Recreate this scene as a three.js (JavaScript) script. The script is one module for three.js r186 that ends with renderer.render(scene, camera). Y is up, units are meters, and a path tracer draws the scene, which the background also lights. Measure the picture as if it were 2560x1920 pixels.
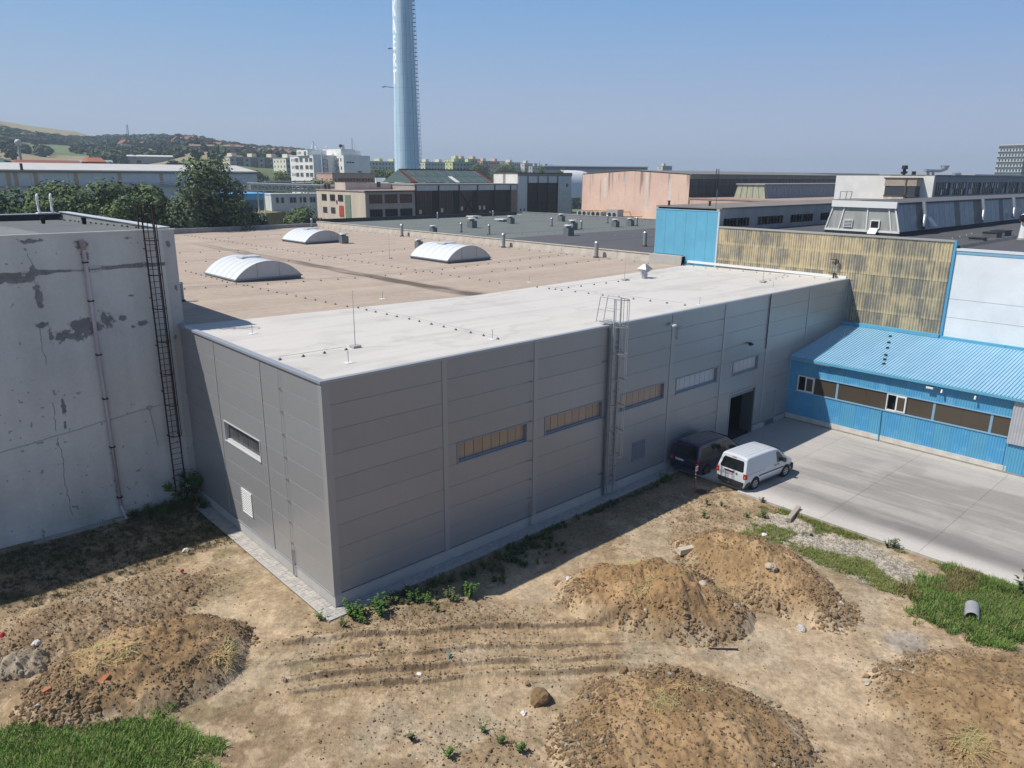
import * as THREE from 'three';
import { mergeGeometries } from 'three/addons/utils/BufferGeometryUtils.js';

// ---------- camera, sky, sun, exposure ----------
const scene = new THREE.Scene();
const camera = new THREE.PerspectiveCamera(54.52, 4 / 3, 0.3, 6000);
camera.position.set(-12.955, 17.046, 24.507);
camera.rotation.order = 'YXZ';
camera.rotation.set(-0.27298, -0.74634, 0.00673);
const SUN = new THREE.Vector3(-0.60, 1.0, -0.372).normalize();
{
  const W = 1024, H = 512, d = new Float32Array(W * H * 4);
  const ss = (a, b, x) => { const t = Math.min(1, Math.max(0, (x - a) / (b - a))); return t * t * (3 - 2 * t); };
  const mix = (a, b, t) => a.map((v, i) => v + (b[i] - v) * t);
  const hor = [0.465, 0.545, 0.675], mid = [0.190, 0.405, 0.720], up = [0.060, 0.150, 0.33], zen = [0.025, 0.07, 0.20];
  for (let j = 0; j < H; j++) for (let i = 0; i < W; i++) {
    const el = ((j + 0.5) / H - 0.5) * Math.PI, az = ((i + 0.5) / W - 0.5) * 2 * Math.PI;
    const x = Math.cos(el) * Math.cos(az), y = Math.sin(el), z = Math.cos(el) * Math.sin(az);
    const c = x * SUN.x + y * SUN.y + z * SUN.z, e = el * 180 / Math.PI;
    const hz = (x * SUN.x + z * SUN.z) / Math.max(1e-4, Math.hypot(x, z) * Math.hypot(SUN.x, SUN.z));   // azimuth towards the sun
    let k = mix(hor, mid, ss(-1, 14, e)); k = mix(k, up, ss(9, 32, e)); k = mix(k, zen, ss(30, 90, e));
    const warm = 0.5 + 0.5 * hz;
    k = mix(k, [k[0] * 1.12, k[1] * 1.10, k[2] * 1.02], warm);
    k = mix(k, [k[0] * 0.93, k[1] * 0.90, k[2] * 0.96], 1 - warm);
    const glow = 0.55 * Math.exp(-(1 - c) * 10) + 0.03 * (1 + c);
    k = [k[0] + glow * 0.50, k[1] + glow * 0.47, k[2] + glow * 0.42];
    if (e < 0) k = mix(k, [0.20, 0.17, 0.14], ss(0, -6, e));
    const o = (j * W + i) * 4; d[o] = k[0]; d[o + 1] = k[1]; d[o + 2] = k[2]; d[o + 3] = 1;
  }
  const t = new THREE.DataTexture(d, W, H, THREE.RGBAFormat, THREE.FloatType);
  t.mapping = THREE.EquirectangularReflectionMapping; t.magFilter = THREE.LinearFilter; t.needsUpdate = true;
  scene.background = t; scene.environment = t; scene.backgroundIntensity = 1.0; scene.environmentIntensity = 1.0;
}
const sun = new THREE.DirectionalLight(new THREE.Color(1.0, 0.95, 0.87), 5.0);
sun.position.copy(SUN).multiplyScalar(200); sun.castShadow = true; sun.shadow.mapSize.set(4096, 4096);
Object.assign(sun.shadow.camera, { left: -90, right: 120, top: 90, bottom: -90, near: 1, far: 500 });
scene.add(sun);
scene.fog = new THREE.FogExp2(new THREE.Color(0.50, 0.60, 0.72), 0.00036);
const renderer = new THREE.WebGLRenderer({ antialias: true });
renderer.toneMapping = THREE.LinearToneMapping; renderer.toneMappingExposure = 1.0;
renderer.shadowMap.enabled = true; renderer.setSize(1024, 768);

// ---------- helpers ----------
function rng(seed) { let a = seed >>> 0; return () => { a = (a + 0x6d2b79f5) >>> 0; let t = Math.imul(a ^ (a >>> 15), 1 | a); t = (t + Math.imul(t ^ (t >>> 7), 61 | t)) ^ t; return ((t ^ (t >>> 14)) >>> 0) / 4294967296; }; }
const R = rng(7), rr = (a, b) => a + (b - a) * R(), cl = (x, a = 0, b = 1) => Math.min(b, Math.max(a, x)), lerp = (a, b, t) => a + (b - a) * t;
const sst = (a, b, x) => { const t = cl((x - a) / (b - a)); return t * t * (3 - 2 * t); };
const hash = (i, j, s) => { let h = Math.imul(i, 374761393) ^ Math.imul(j, 668265263) ^ Math.imul(s, 1274126177); h = Math.imul(h ^ (h >>> 13), 1274126177); return ((h ^ (h >>> 16)) >>> 0) / 4294967296; };
const NT = new Float32Array(65536); { const r = rng(99); for (let i = 0; i < 65536; i++) NT[i] = r(); }
function vn(x, y, s = 0, p = 0) {   // value noise, p = period in cells
  let i = Math.floor(x), j = Math.floor(y); const fx = x - i, fy = y - j, u = fx * fx * (3 - 2 * fx), v = fy * fy * (3 - 2 * fy); let i1 = i + 1, j1 = j + 1;
  if (p) { i = ((i % p) + p) % p; j = ((j % p) + p) % p; i1 = ((i1 % p) + p) % p; j1 = ((j1 % p) + p) % p; }
  const ox = (s * 131) & 255, oy = (s * 57) & 255, a = (i + ox) & 255, b = (i1 + ox) & 255, c = ((j + oy) & 255) << 8, d = ((j1 + oy) & 255) << 8;
  const t = NT[c | a], w = NT[d | a], e = t + (NT[c | b] - t) * u, f = w + (NT[d | b] - w) * u; return e + (f - e) * v;
}
function fbm(x, y, o = 4, s = 0, p = 0) { let a = 0.5, t = 0, n = 0; for (let k = 0; k < o; k++) { t += a * vn(x, y, s + k, p); n += a; a *= 0.5; x *= 2; y *= 2; p *= 2; } return t / n; }
const names = {};
function numbered(n) { if (!(n in names)) { names[n] = 0; return n; } names[n]++; return n + '_' + String(names[n]).padStart(3, '0'); }
function tag(o, label, category, group, kind) {
  if (label) o.userData.label = label; if (category) o.userData.category = category; if (group) o.userData.group = group; if (kind) o.userData.kind = kind; return o;
}
function thing(name, label, category, pos = [0, 0, 0], turn = 0, group) {
  const o = new THREE.Group(); o.name = numbered(name); o.position.set(...pos); o.rotation.y = turn; scene.add(o); return tag(o, label, category, group);
}
function mesh(name, geo, mat, parent) { const m = new THREE.Mesh(geo, mat); m.name = name; m.castShadow = m.receiveShadow = true; if (parent) parent.add(m); return m; }
function top(name, geo, mat, label, category, pos = [0, 0, 0], turn = 0, group) {
  const m = mesh(numbered(name), geo, mat, scene); m.position.set(...pos); m.rotation.y = turn; return tag(m, label, category, group);
}
function ground(name, geo, mat, label) { const m = mesh(numbered(name), geo, mat, scene); m.userData.kind = 'structure'; if (label) m.userData.label = label; return m; }
function copy(o, pos, turn, label) { const c = o.clone(); c.name = numbered(o.name.replace(/_\d{3}$/, '')); c.userData = { ...o.userData }; if (label) c.userData.label = label; c.position.set(...pos); if (turn !== undefined) c.rotation.y = turn; scene.add(c); return c; }
const V = (x, y, z) => new THREE.Vector3(x, y, z);
function lumps(x, y, seed = 0) {   // rounded lumps about one unit across, 0..1
  const i = Math.floor(x), j = Math.floor(y); let h = 0; for (let a = -1; a <= 1; a++) for (let b = -1; b <= 1; b++) { const k = ((j + b + seed * 31) & 255) << 8 | ((i + a + seed * 17) & 255), px = i + a + NT[k], py = j + b + NT[(k * 7 + 13) & 65535], r = 0.35 + 0.5 * NT[(k * 3 + 101) & 65535], d = ((x - px) ** 2 + (y - py) ** 2) / (r * r); if (d < 1) h = Math.max(h, r * Math.sqrt(1 - d)); } return h;
}
class MB {   // collects faces and solids into one geometry, uv in metres
  constructor() { this.p = []; this.n = []; this.u = []; this.c = null; this.extra = []; }
  tri(a, b, c) {
    const n = V(b.x - a.x, b.y - a.y, b.z - a.z).cross(V(c.x - a.x, c.y - a.y, c.z - a.z)).normalize(), ax = Math.abs(n.x), ay = Math.abs(n.y), az = Math.abs(n.z);
    for (const q of [a, b, c]) { this.p.push(q.x, q.y, q.z); this.n.push(n.x, n.y, n.z); if (ay >= ax && ay >= az) this.u.push(q.x, -q.z); else if (ax >= az) this.u.push(-Math.sign(n.x) * q.z, q.y); else this.u.push(Math.sign(n.z) * q.x, q.y); }
    return this;
  }
  quad(a, b, c, d) { this.tri(a, b, c); return this.tri(a, c, d); }
  q(...k) { return this.quad(V(k[0], k[1], k[2]), V(k[3], k[4], k[5]), V(k[6], k[7], k[8]), V(k[9], k[10], k[11])); }
  hexa(a) { const [b0, b1, b2, b3, t0, t1, t2, t3] = a; this.quad(b3, b2, b1, b0); this.quad(t0, t1, t2, t3); this.quad(b0, b1, t1, t0); this.quad(b1, b2, t2, t1); this.quad(b2, b3, t3, t2); return this.quad(b3, b0, t0, t3); }
  box(x0, x1, y0, y1, z0, z1) { return this.hexa([V(x0, y0, z1), V(x1, y0, z1), V(x1, y0, z0), V(x0, y0, z0), V(x0, y1, z1), V(x1, y1, z1), V(x1, y1, z0), V(x0, y1, z0)]); }
  cbox(x, y, z, w, h, d) { return this.box(x - w / 2, x + w / 2, y - h / 2, y + h / 2, z - d / 2, z + d / 2); }
  bar(a, b, w, h, up = V(0, 1, 0)) {   // a square bar from a to b
    const t = b.clone().sub(a).normalize(); let s = t.clone().cross(up); if (s.length() < 1e-3) s = t.clone().cross(V(1, 0, 0)); s.normalize().multiplyScalar(w / 2); const n = s.clone().cross(t).normalize().multiplyScalar(h / 2);
    const f = (o, i, j) => o.clone().addScaledVector(s, i).addScaledVector(n, j);
    return this.hexa([f(a, -1, -1), f(a, 1, -1), f(b, 1, -1), f(b, -1, -1), f(a, -1, 1), f(a, 1, 1), f(b, 1, 1), f(b, -1, 1)]);
  }
  add(g, m) { g = g.index ? g.toNonIndexed() : g.clone(); if (m) g.applyMatrix4(m); for (const k of Object.keys(g.attributes)) if (!['position', 'normal', 'uv'].includes(k)) g.deleteAttribute(k); this.extra.push(g); return this; }
  tube(a, b, r, n = 8, r2 = r) { const d = b.clone().sub(a), L = d.length(), g = new THREE.CylinderGeometry(r2, r, L, n, 1); g.applyQuaternion(new THREE.Quaternion().setFromUnitVectors(V(0, 1, 0), d.normalize())); g.translate((a.x + b.x) / 2, (a.y + b.y) / 2, (a.z + b.z) / 2); return this.add(g); }
  path(pts, r, n = 6) { for (let i = 1; i < pts.length; i++) this.tube(pts[i - 1], pts[i], r, n); return this; }
  curve(pts, r, seg = 24, n = 6) { return this.add(new THREE.TubeGeometry(new THREE.CatmullRomCurve3(pts), seg, r, n)); }
  geo() {
    const g = new THREE.BufferGeometry(); g.setAttribute('position', new THREE.Float32BufferAttribute(this.p, 3)); g.setAttribute('normal', new THREE.Float32BufferAttribute(this.n, 3)); g.setAttribute('uv', new THREE.Float32BufferAttribute(this.u, 2));
    return this.extra.length ? mergeGeometries(this.p.length ? [g, ...this.extra] : this.extra) : g;
  }
  to(name, mat, parent) { return mesh(name, this.geo(), mat, parent); }
}
function gridGeo(nu, nv, f, color) {   // smooth sheet of (nu+1)(nv+1) points, f(u, v) -> [x, y, z, s, t]
  const p = [], uv = [], id = [], col = [];
  for (let j = 0; j <= nv; j++) for (let i = 0; i <= nu; i++) { const q = f(i / nu, j / nv); p.push(q[0], q[1], q[2]); uv.push(q[3] ?? q[0], q[4] ?? -q[2]); if (color) col.push(...color(q[0], q[1], q[2])); }
  for (let j = 0; j < nv; j++) for (let i = 0; i < nu; i++) { const a = j * (nu + 1) + i, b = a + 1, c = a + nu + 1, d = c + 1; id.push(a, b, d, a, d, c); }
  const g = new THREE.BufferGeometry(); g.setAttribute('position', new THREE.Float32BufferAttribute(p, 3)); g.setAttribute('uv', new THREE.Float32BufferAttribute(uv, 2)); if (color) g.setAttribute('color', new THREE.Float32BufferAttribute(col, 3));
  g.setIndex(id); g.computeVertexNormals(); return g;
}
const enc = (v) => Math.round(255 * (v <= 0.0031308 ? 12.92 * v : 1.055 * Math.pow(cl(v), 1 / 2.4) - 0.055));
const LUT = new Uint8Array(4097); for (let i = 0; i <= 4096; i++) LUT[i] = cl(enc(i / 4096), 0, 255);
function tex(w, h, f, rep) {   // linear colours -> sRGB colour map; rep = [metres across, metres up]
  const d = new Uint8Array(w * h * 4);
  for (let j = 0; j < h; j++) for (let i = 0; i < w; i++) { const c = f(i / w, j / h, i, j), o = (j * w + i) * 4; for (let k = 0; k < 3; k++) d[o + k] = LUT[(cl(c[k]) * 4096) | 0]; d[o + 3] = 255; }
  const t = new THREE.DataTexture(d, w, h); t.colorSpace = THREE.SRGBColorSpace; return wrap(t, rep);
}
function gtex(w, h, f, rep) { const d = new Uint8Array(w * h * 4); for (let j = 0; j < h; j++) for (let i = 0; i < w; i++) { const v = cl(f(i / w, j / h)) * 255, o = (j * w + i) * 4; d[o] = d[o + 1] = d[o + 2] = v; d[o + 3] = 255; } return wrap(new THREE.DataTexture(d, w, h), rep); }
function wrap(t, rep) { t.wrapS = t.wrapT = THREE.RepeatWrapping; t.magFilter = THREE.LinearFilter; t.minFilter = THREE.LinearMipmapLinearFilter; t.generateMipmaps = true; if (rep) t.repeat.set(1 / rep[0], 1 / rep[1]); t.needsUpdate = true; return t; }
const lin = (r, g, b) => new THREE.Color().setRGB(r, g, b);
function mat(c, rough = 0.8, o = {}) { return new THREE.MeshStandardMaterial({ color: Array.isArray(c) ? lin(...c) : c, roughness: rough, ...o }); }
// mottled wear: colour varies by two layers of noise, size in metres
const mottleCache = new Map();
function mottled(c, amp, size, rough = 0.85, o = {}) {
  const { c2, seed = 3, streak = 1, ...more } = o, sd = seed % 3, am = Math.max(0.1, Math.round(amp * 10) / 10), key = [sd, am, streak !== 1, c2 ? c2.join() + c.join() : ''].join('|');
  if (!mottleCache.has(key)) mottleCache.set(key, tex(384, 384, (u, v) => { const n = fbm(u * 8, v * (streak !== 1 ? 2 : 8), 5, sd * 5, streak !== 1 ? 0 : 8), f = fbm(u * 64, v * 64, 2, sd + 9, 64), k = (1 + am * (n - 0.5) * 2 + am * 0.5 * (f - 0.5)) / 1.5, m = c2 ? sst(0.52, 0.72, n) : 0; return c2 ? [0, 1, 2].map((i) => lerp(c[i] * k * 1.5, c2[i], m)) : [k, k, k]; }, [1, 1]));
  const t = mottleCache.get(key).clone(); t.repeat.set(1 / size, 1 / size); t.needsUpdate = true;
  return new THREE.MeshStandardMaterial({ map: t, color: c2 ? lin(1, 1, 1) : lin(c[0] * 1.5, c[1] * 1.5, c[2] * 1.5), roughness: rough, ...more });
}
const panelMap = (s) => tex(512, 512, (u, v) => { const n = fbm(u * 3, v * 3, 4, s, 3), st = fbm(u * 22, v * 2, 3, s + 4, 0), f = fbm(u * 60, v * 60, 2, s + 7, 60), k = 0.95 + 0.06 * (n - 0.5) + 0.05 * (st - 0.5) + 0.02 * (f - 0.5); return [k, k, k]; }, [5.6, 5.6]);
const M = {
  panel: new THREE.MeshPhysicalMaterial({ color: lin(0.318, 0.322, 0.332), roughness: 0.34, metalness: 0.15, clearcoat: 0.35, clearcoatRoughness: 0.3, map: panelMap(2) }),
  panelB: new THREE.MeshPhysicalMaterial({ color: lin(0.308, 0.312, 0.322), roughness: 0.36, metalness: 0.15, clearcoat: 0.3, clearcoatRoughness: 0.32, map: panelMap(12) }),
  strip: mat([0.34, 0.345, 0.35], 0.45, { metalness: 0.2 }),
  flash: mat([0.36, 0.38, 0.42], 0.4, { metalness: 0.25 }),
  galv: mat([0.42, 0.43, 0.45], 0.42, { metalness: 0.55 }),
  steel: mat([0.22, 0.23, 0.25], 0.45, { metalness: 0.6 }),
  rust: mottled([0.035, 0.018, 0.013], 0.5, 0.6, 0.85),
  dark: mat([0.015, 0.016, 0.018], 0.7), black: mat([0.006, 0.006, 0.007], 0.9),
  rubber: mat([0.014, 0.014, 0.015], 0.9),
  white: mat([0.72, 0.73, 0.73], 0.6), whitewall: mottled([0.66, 0.66, 0.64], 0.10, 9, 0.85),
  glass: new THREE.MeshPhysicalMaterial({ color: lin(0.02, 0.023, 0.026), roughness: 0.08, metalness: 0.0, specularIntensity: 1 }),
  farglass: mat([0.045, 0.055, 0.07], 0.2),
  concrete: mottled([0.42, 0.41, 0.39], 0.14, 4, 0.9),
  oldconcrete: mottled([0.30, 0.29, 0.27], 0.25, 3, 0.9),
  bluepaint: mottled([0.11, 0.37, 0.54], 0.10, 6, 0.55),
  blueface: mottled([0.085, 0.325, 0.52], 0.12, 5, 0.55),
};
// ---------- the grey hall ----------
const BAY = 5.488, J0 = 0.276, J = (k) => J0 + BAY * k, HT = 9.53, PB = 0.6, HL = 44.82, HD = 14.62;
const roofY = (x, z) => {   // the joint roof: a valley at x = 19.9, eaves outside
  const v = x < 19.9 ? lerp(9.47, 9.05, x / 19.9) : lerp(9.05, 9.27, (x - 19.9) / 24.3);
  return z > -HD ? lerp(9.53, v + 0.012, cl(-z / HD)) : v;
};
const hall = thing('grey_panel_hall', 'new grey hall clad in horizontal metal panels with a flat white roof', 'hall');
{
  const H = hall, frontRows = [], wins = [[6.4, 10.72], [11.92, 16.26], [17.38, 21.72], [22.86, 27.26], [29.05, 32.2]], gate = [29.1, 32.2, 0.12, 3.36];
  // inner shell so that the hall is closed and dark inside
  const core = new MB().box(0.30, 29.0, 0.02, 9.35, -0.40, -0.30).box(32.3, HL - 0.02, 0.02, 9.35, -0.40, -0.30).box(29.0, 32.3, 3.46, 9.35, -0.40, -0.30).box(0.30, 0.40, 0.02, 9.35, -14.5, -0.41)
    .box(0.3, 45.0, -0.02, 9.0, -HD - 0.2, -HD - 0.1).box(44.9, 45, 0, 9.35, -HD, -0.1).box(24, 24.1, 0, 9.0, -14.5, -0.25).box(39, 39.1, 0, 9.2, -14.5, -0.25).box(24.1, 39, -0.02, 0.13, -14.4, -0.25);
  core.to('wall_core', M.dark, H);
  const pg = new Map(), bev = 0.009, joint = 0.006;
  const panelGeo = (w, h) => {   // a cassette with chamfered edges, faces +z
    const k = w.toFixed(2) + '|' + h.toFixed(2); if (pg.has(k)) return pg.get(k);
    const m = new MB(), a = w / 2, b = h / 2, c = bev * 1.3; m.box(-a, a, -b, b, -0.09, -bev);
    const o = [V(-a, -b, -bev + 0.001), V(a, -b, -bev + 0.001), V(a, b, -bev + 0.001), V(-a, b, -bev + 0.001)], i = [V(-a + c, -b + c, 0), V(a - c, -b + c, 0), V(a - c, b - c, 0), V(-a + c, b - c, 0)];
    m.quad(i[0], i[1], i[2], i[3]); for (let s = 0; s < 4; s++) m.quad(o[s], o[(s + 1) % 4], i[(s + 1) % 4], i[s]);
    const g = m.geo(); pg.set(k, g); return g;
  };
  const put = (face, a0, a1, y0, y1) => {
    const w = a1 - a0 - joint, h = y1 - y0 - joint; if (w < 0.08 || h < 0.08) return;
    const p = mesh('wall_panel', panelGeo(w, h), R() < 0.5 ? M.panel : M.panelB, H);
    if (face === 'f') p.position.set((a0 + a1) / 2, (y0 + y1) / 2, rr(-0.0012, 0.0012)); else { p.position.set(rr(-0.0012, 0.0012), (y0 + y1) / 2, -(a0 + a1) / 2); p.rotation.y = -Math.PI / 2; }
  };
  for (let b = 0; b < 8; b++) {
    const x0 = b ? J(b) : 0.28, x1 = b < 7 ? J(b + 1) : HL;
    for (let r = 0; r < 9; r++) {
      const y0 = PB + r, y1 = r === 8 ? HT - 0.02 : PB + r + 1, w = r === 4 ? wins.find((q) => q[0] > x0 && q[1] < x1) : null;
      let cuts = [[x0, x1]];
      if (w) cuts = [[x0, w[0]], [w[1], x1]];
      if (b === 5 && r < 3) cuts = [[x0, gate[0]], [gate[1], x1]];
      if (b === 6 && r < 2) cuts = [[x0, 33.95], [35.12, x1]];
      for (const c of cuts) put('f', c[0], c[1], y0, y1);
      if (b === 5 && r === 2) put('f', gate[0], gate[1], 3.46, y1);
    }
  }
  const lw = [5.97, 9.94];
  for (const [a, b] of [[0.06, 5.35], [5.35, 10.33], [10.33, 14.58]]) for (let r = 0; r < 9; r++) {
    const y0 = PB + r, y1 = r === 8 ? HT - 0.02 : y0 + 1;
    if (a === 5.35 && r === 4) { put('l', a, lw[0], y0, y1); put('l', lw[1], b, y0, y1); } else put('l', a, b, y0, y1);
  }
  for (let k = 1; k < 8; k++) new MB().box(J(k) - 0.13, J(k) + 0.13, PB - 0.03, HT, 0.004, 0.028).to('cover_strip', M.strip, H);
  for (const z of [5.35, 10.33]) new MB().box(-0.022, -0.004, PB - 0.03, HT, -z - 0.035, -z + 0.035).to('cover_strip', M.strip, H);
  new MB().box(-0.03, 0.3, PB - 0.04, HT, 0.004, 0.03).box(-0.03, -0.005, PB - 0.04, HT, -0.26, 0.004).to('corner_trim', M.strip, H);
  new MB().box(HL - 0.3, HL, PB, HT, 0.004, 0.03).to('corner_trim', M.strip, H);
  // plinth and drip strip
  new MB().box(0.02, 29.1, -0.3, PB - 0.05, -0.1, -0.02).box(32.2, HL, -0.3, PB - 0.05, -0.1, -0.02).box(0.02, 0.1, -0.3, PB - 0.05, -HD, -0.1).to('plinth', M.concrete, H);
  new MB().box(-0.02, 29.1, PB - 0.05, PB - 0.02, -0.1, 0.035).box(32.2, HL, PB - 0.05, PB - 0.02, -0.1, 0.035).box(-0.035, 0.05, PB - 0.05, PB - 0.02, -HD, -0.1).to('drip_strip', M.flash, H);
  // windows: recessed, jambs and sill of lighter trim, upright translucent panes
  const tan = new THREE.MeshPhysicalMaterial({ color: lin(0.38, 0.275, 0.20), roughness: 0.25 }), tan2 = new THREE.MeshPhysicalMaterial({ color: lin(0.35, 0.26, 0.195), roughness: 0.27 });
  const paleReflect = new THREE.MeshPhysicalMaterial({ color: lin(0.46, 0.455, 0.47), roughness: 0.2 }), trim = mat([0.25, 0.29, 0.35], 0.4, { metalness: 0.2 }), smoke = mottled([0.07, 0.072, 0.075], 0.45, 2.2, 0.3);  // right-hand windows get a pale pane colour that imitates their reflection
  const mkWin = (w, y0, y1, left) => {
    const f = new MB(), d = 0.2, e = 0.05, L = w[1] - w[0], h = y1 - y0;
    f.box(0, L, h - e, h, -d, 0.03).box(0, L, 0, e, -d, 0.045).box(0, e, e, h - e, -d, 0.03).box(L - e, L, e, h - e, -d, 0.03).box(e, L - e, 0.05, 0.12, -d + 0.02, -0.06);
    const g = f.to('window', left ? mat([0.5, 0.51, 0.52], 0.4) : trim, H), n = Math.round(L / 0.54);
    for (let i = 0; i < n; i++) { const a = e + (L - 2 * e) * i / n, b = e + (L - 2 * e) * (i + 1) / n; new MB().box(a + 0.014, b - 0.014, 0.12, h - e, -d + rr(0.0, 0.004), -d + 0.03).to('pane', left ? smoke : w[0] > 22 ? paleReflect : i % 2 ? tan : tan2, g); }
    new MB().box(0, L, 0, h, -d - 0.03, -d - 0.01).to('window_backing', M.black, g);
    if (left) { g.rotation.y = -Math.PI / 2; g.position.set(0, y0, -w[1]); g.position.z = -w[0] - L; } else g.position.set(w[0], y0, 0);
    if (left) g.position.set(0, y0, -w[1]);
    return g;
  };
  for (const w of wins) mkWin(w, PB + 4.0, PB + 5.0);
  { const g = mkWin(lw, PB + 3.95, PB + 5.0, true); g.rotation.y = -Math.PI / 2; g.position.set(0, PB + 3.97, -lw[1]); g.userData.label = 'smoky dark window on the sunlit end wall'; }
  // louvre vents
  const louvre = (w, h, m) => { const g = new MB().box(-0.03, w + 0.03, -0.03, 0, 0, 0.05).box(-0.03, w + 0.03, h, h + 0.03, 0, 0.05).box(-0.03, 0, 0, h, 0, 0.05).box(w, w + 0.03, 0, h, 0, 0.05).to('louvre', m, H); mesh('louvre_back', new MB().box(0, w, 0, h, 0.002, 0.008).geo(), M.dark, g); for (let i = 0; i < 12; i++) { const y = h * (i + 0.25) / 12; mesh('slat', new MB().hexa([V(0, y, 0.05), V(w, y, 0.05), V(w, y, 0.042), V(0, y, 0.042), V(0, y + 0.034, 0.028), V(w, y + 0.034, 0.028), V(w, y + 0.034, 0.02), V(0, y + 0.034, 0.02)]).geo(), m, g); } return g; };
  louvre(1.08, 1.08, mat([0.22, 0.25, 0.29], 0.45, { metalness: 0.2 })).position.set(19.05, 1.4, 0);
  { const g = louvre(1.06, 1.16, mat([0.62, 0.63, 0.63], 0.5)); g.rotation.y = -Math.PI / 2; g.position.set(0, 1.36, -8.53); }
  // gate: frame, rolled-up shutter edge, threshold; a side door further on
  new MB().box(gate[0] - 0.1, gate[0], 0, gate[3], -0.25, 0.03).box(gate[1], gate[1] + 0.1, 0, gate[3], -0.6, 0.03).box(gate[0] - 0.1, gate[1] + 0.1, gate[3], gate[3] + 0.09, -0.25, 0.03).to('gate_frame', M.strip, H);
  new MB().box(gate[1] - 0.06, gate[1], 0.13, gate[3], -0.9, -0.02).to('guide_rail', M.steel, H);
  new MB().box(gate[0], gate[1], gate[3] - 0.28, gate[3], -0.2, -0.1).to('shutter', M.steel, H);
  new MB().box(33.95, 35.12, 0.14, 2.6, -0.06, -0.02).to('side_door', M.panelB, H);
  new MB().box(33.9, 33.96, 0.14, 2.62, -0.05, 0.03).box(35.1, 35.16, 0.14, 2.62, -0.05, 0.03).box(33.96, 35.1, 2.56, 2.62, -0.05, 0.03).to('door_frame', M.strip, H);
  // roof sheet in strips with lap seams, edge caps
  const rm = new THREE.MeshStandardMaterial({ roughness: 0.75, map: tex(1024, 512, (u, v) => { const x = u * 46, z = v * 15, n = fbm(x * 0.5, z * 0.5, 5, 21), f = fbm(x * 6, z * 6, 3, 41), lap = Math.abs(((z + 0.25 * vn(x * 0.2, 3, 5)) % 1.05) - 0.5) < 0.022 ? 0.89 : 1, d = 1 - 0.07 * sst(0.5, 0.75, n) - 0.05 * (f - 0.5) - 0.10 * sst(0.5, 0.75, fbm(x * 0.12, z * 0.9, 4, 77)) - 0.10 * sst(0.62, 0.66, fbm(x * 0.22, z * 0.4, 4, 57)) * sst(0.72, 0.66, fbm(x * 0.22, z * 0.4, 4, 57)); return [0.575 * d * lap, 0.545 * d * lap, 0.51 * d * lap]; }, null) });
  mesh('roof', gridGeo(92, 30, (u, v) => { const x = u * HL, z = -0.02 - v * (HD - 0.02); return [x, roofY(x, z) + 0.03, z, u * HL / 46, v]; }), rm, H);
  const ne = 46; const seam = new MB(); for (let i = 0; i < ne; i++) { const a = 0.3 + (HL - 0.3) * i / ne, b = 0.3 + (HL - 0.3) * (i + 1) / ne, w = 0.09 * vn(i, 2, 9); seam.q(a, roofY(a, -HD) + 0.035, -HD + 0.06 + w, b, roofY(b, -HD) + 0.035, -HD + 0.06 + w, b, roofY(b, -HD - 0.2) + 0.02, -HD - 0.12, a, roofY(a, -HD - 0.2) + 0.02, -HD - 0.12); } seam.to('roof_edge_lap', rm, H);
  for (let i = 0; i < 8; i++) new MB().box(i ? J(i) + 0.004 : -0.08, i < 7 ? J(i + 1) - 0.004 : HL, 9.5, 9.6, -0.18, 0.05).to('edge_cap', M.flash, H);
  for (const [a, b] of [[0.19, 5.35], [5.35, 10.33], [10.33, 14.58]]) new MB().box(-0.08, 0.2, 9.5, 9.6, -b + 0.004, -a).to('edge_cap', M.flash, H);
  new MB().box(HL - 0.1, HL + 0.02, 9.55, 9.75, -HD, -0.2).to('wall_upstand', M.white, H);
}
// paving strip round the hall: paver pieces joined, too small to pick apart
{
  const m = new MB(), m2 = new MB(), base = new MB(); base.box(-0.66, 28.9, -0.2, -0.035, 0.0, 0.62).box(-0.66, 0.0, -0.2, -0.035, -14.4, -0.0);
  const one = (x0, x1, z0, z1) => { const h = rr(-0.006, 0.006); (R() < 0.5 ? m : m2).box(x0 + 0.006, x1 - 0.006, -0.1, h, z0 + 0.006, z1 - 0.006); };
  for (let i = 0; i < 72; i++) for (let k = 0; k < 3; k++) { const z = -14.3 + i * 0.2, x = -0.6 + k * 0.2; one(x, x + 0.2, z, z + 0.2); }
  for (let i = 0; i < 147; i++) for (let k = 0; k < 3; k++) { const x = -0.6 + i * 0.2, z = 0.0 + k * 0.19 + 0.1 - 0.1; if (x < 0 && z < 0) continue; one(x, x + 0.2, z, z + 0.19); }
  const t = thing('paving_strip', 'pale concrete paver strip around the foot of the grey hall', 'paving'); delete t.userData.category; t.userData.kind = 'structure';
  const pv = mottled([0.43, 0.405, 0.375], 0.16, 1.6, 0.9, { seed: 5 }), pv2 = mottled([0.38, 0.36, 0.34], 0.16, 1.9, 0.9, { seed: 6 });
  m.to('paver', pv, t).userData.kind = 'stuff'; m2.to('paver', pv2, t).userData.kind = 'stuff'; base.to('bedding', M.oldconcrete, t);
  const kerb = new MB(); for (let i = 0; i < 29; i++) kerb.box(-0.66 + i * 1.0 + 0.005, -0.66 + (i + 1) * 1.0 - 0.005, -0.2, 0.012, 0.575, 0.63); for (let i = 0; i < 14; i++) kerb.box(-0.66, -0.605, -0.2, 0.012, -14.3 + i * 1.06, -14.3 + (i + 1) * 1.06 - 0.008); kerb.to('edging', M.concrete, t).userData.kind = 'stuff';
}
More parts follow.
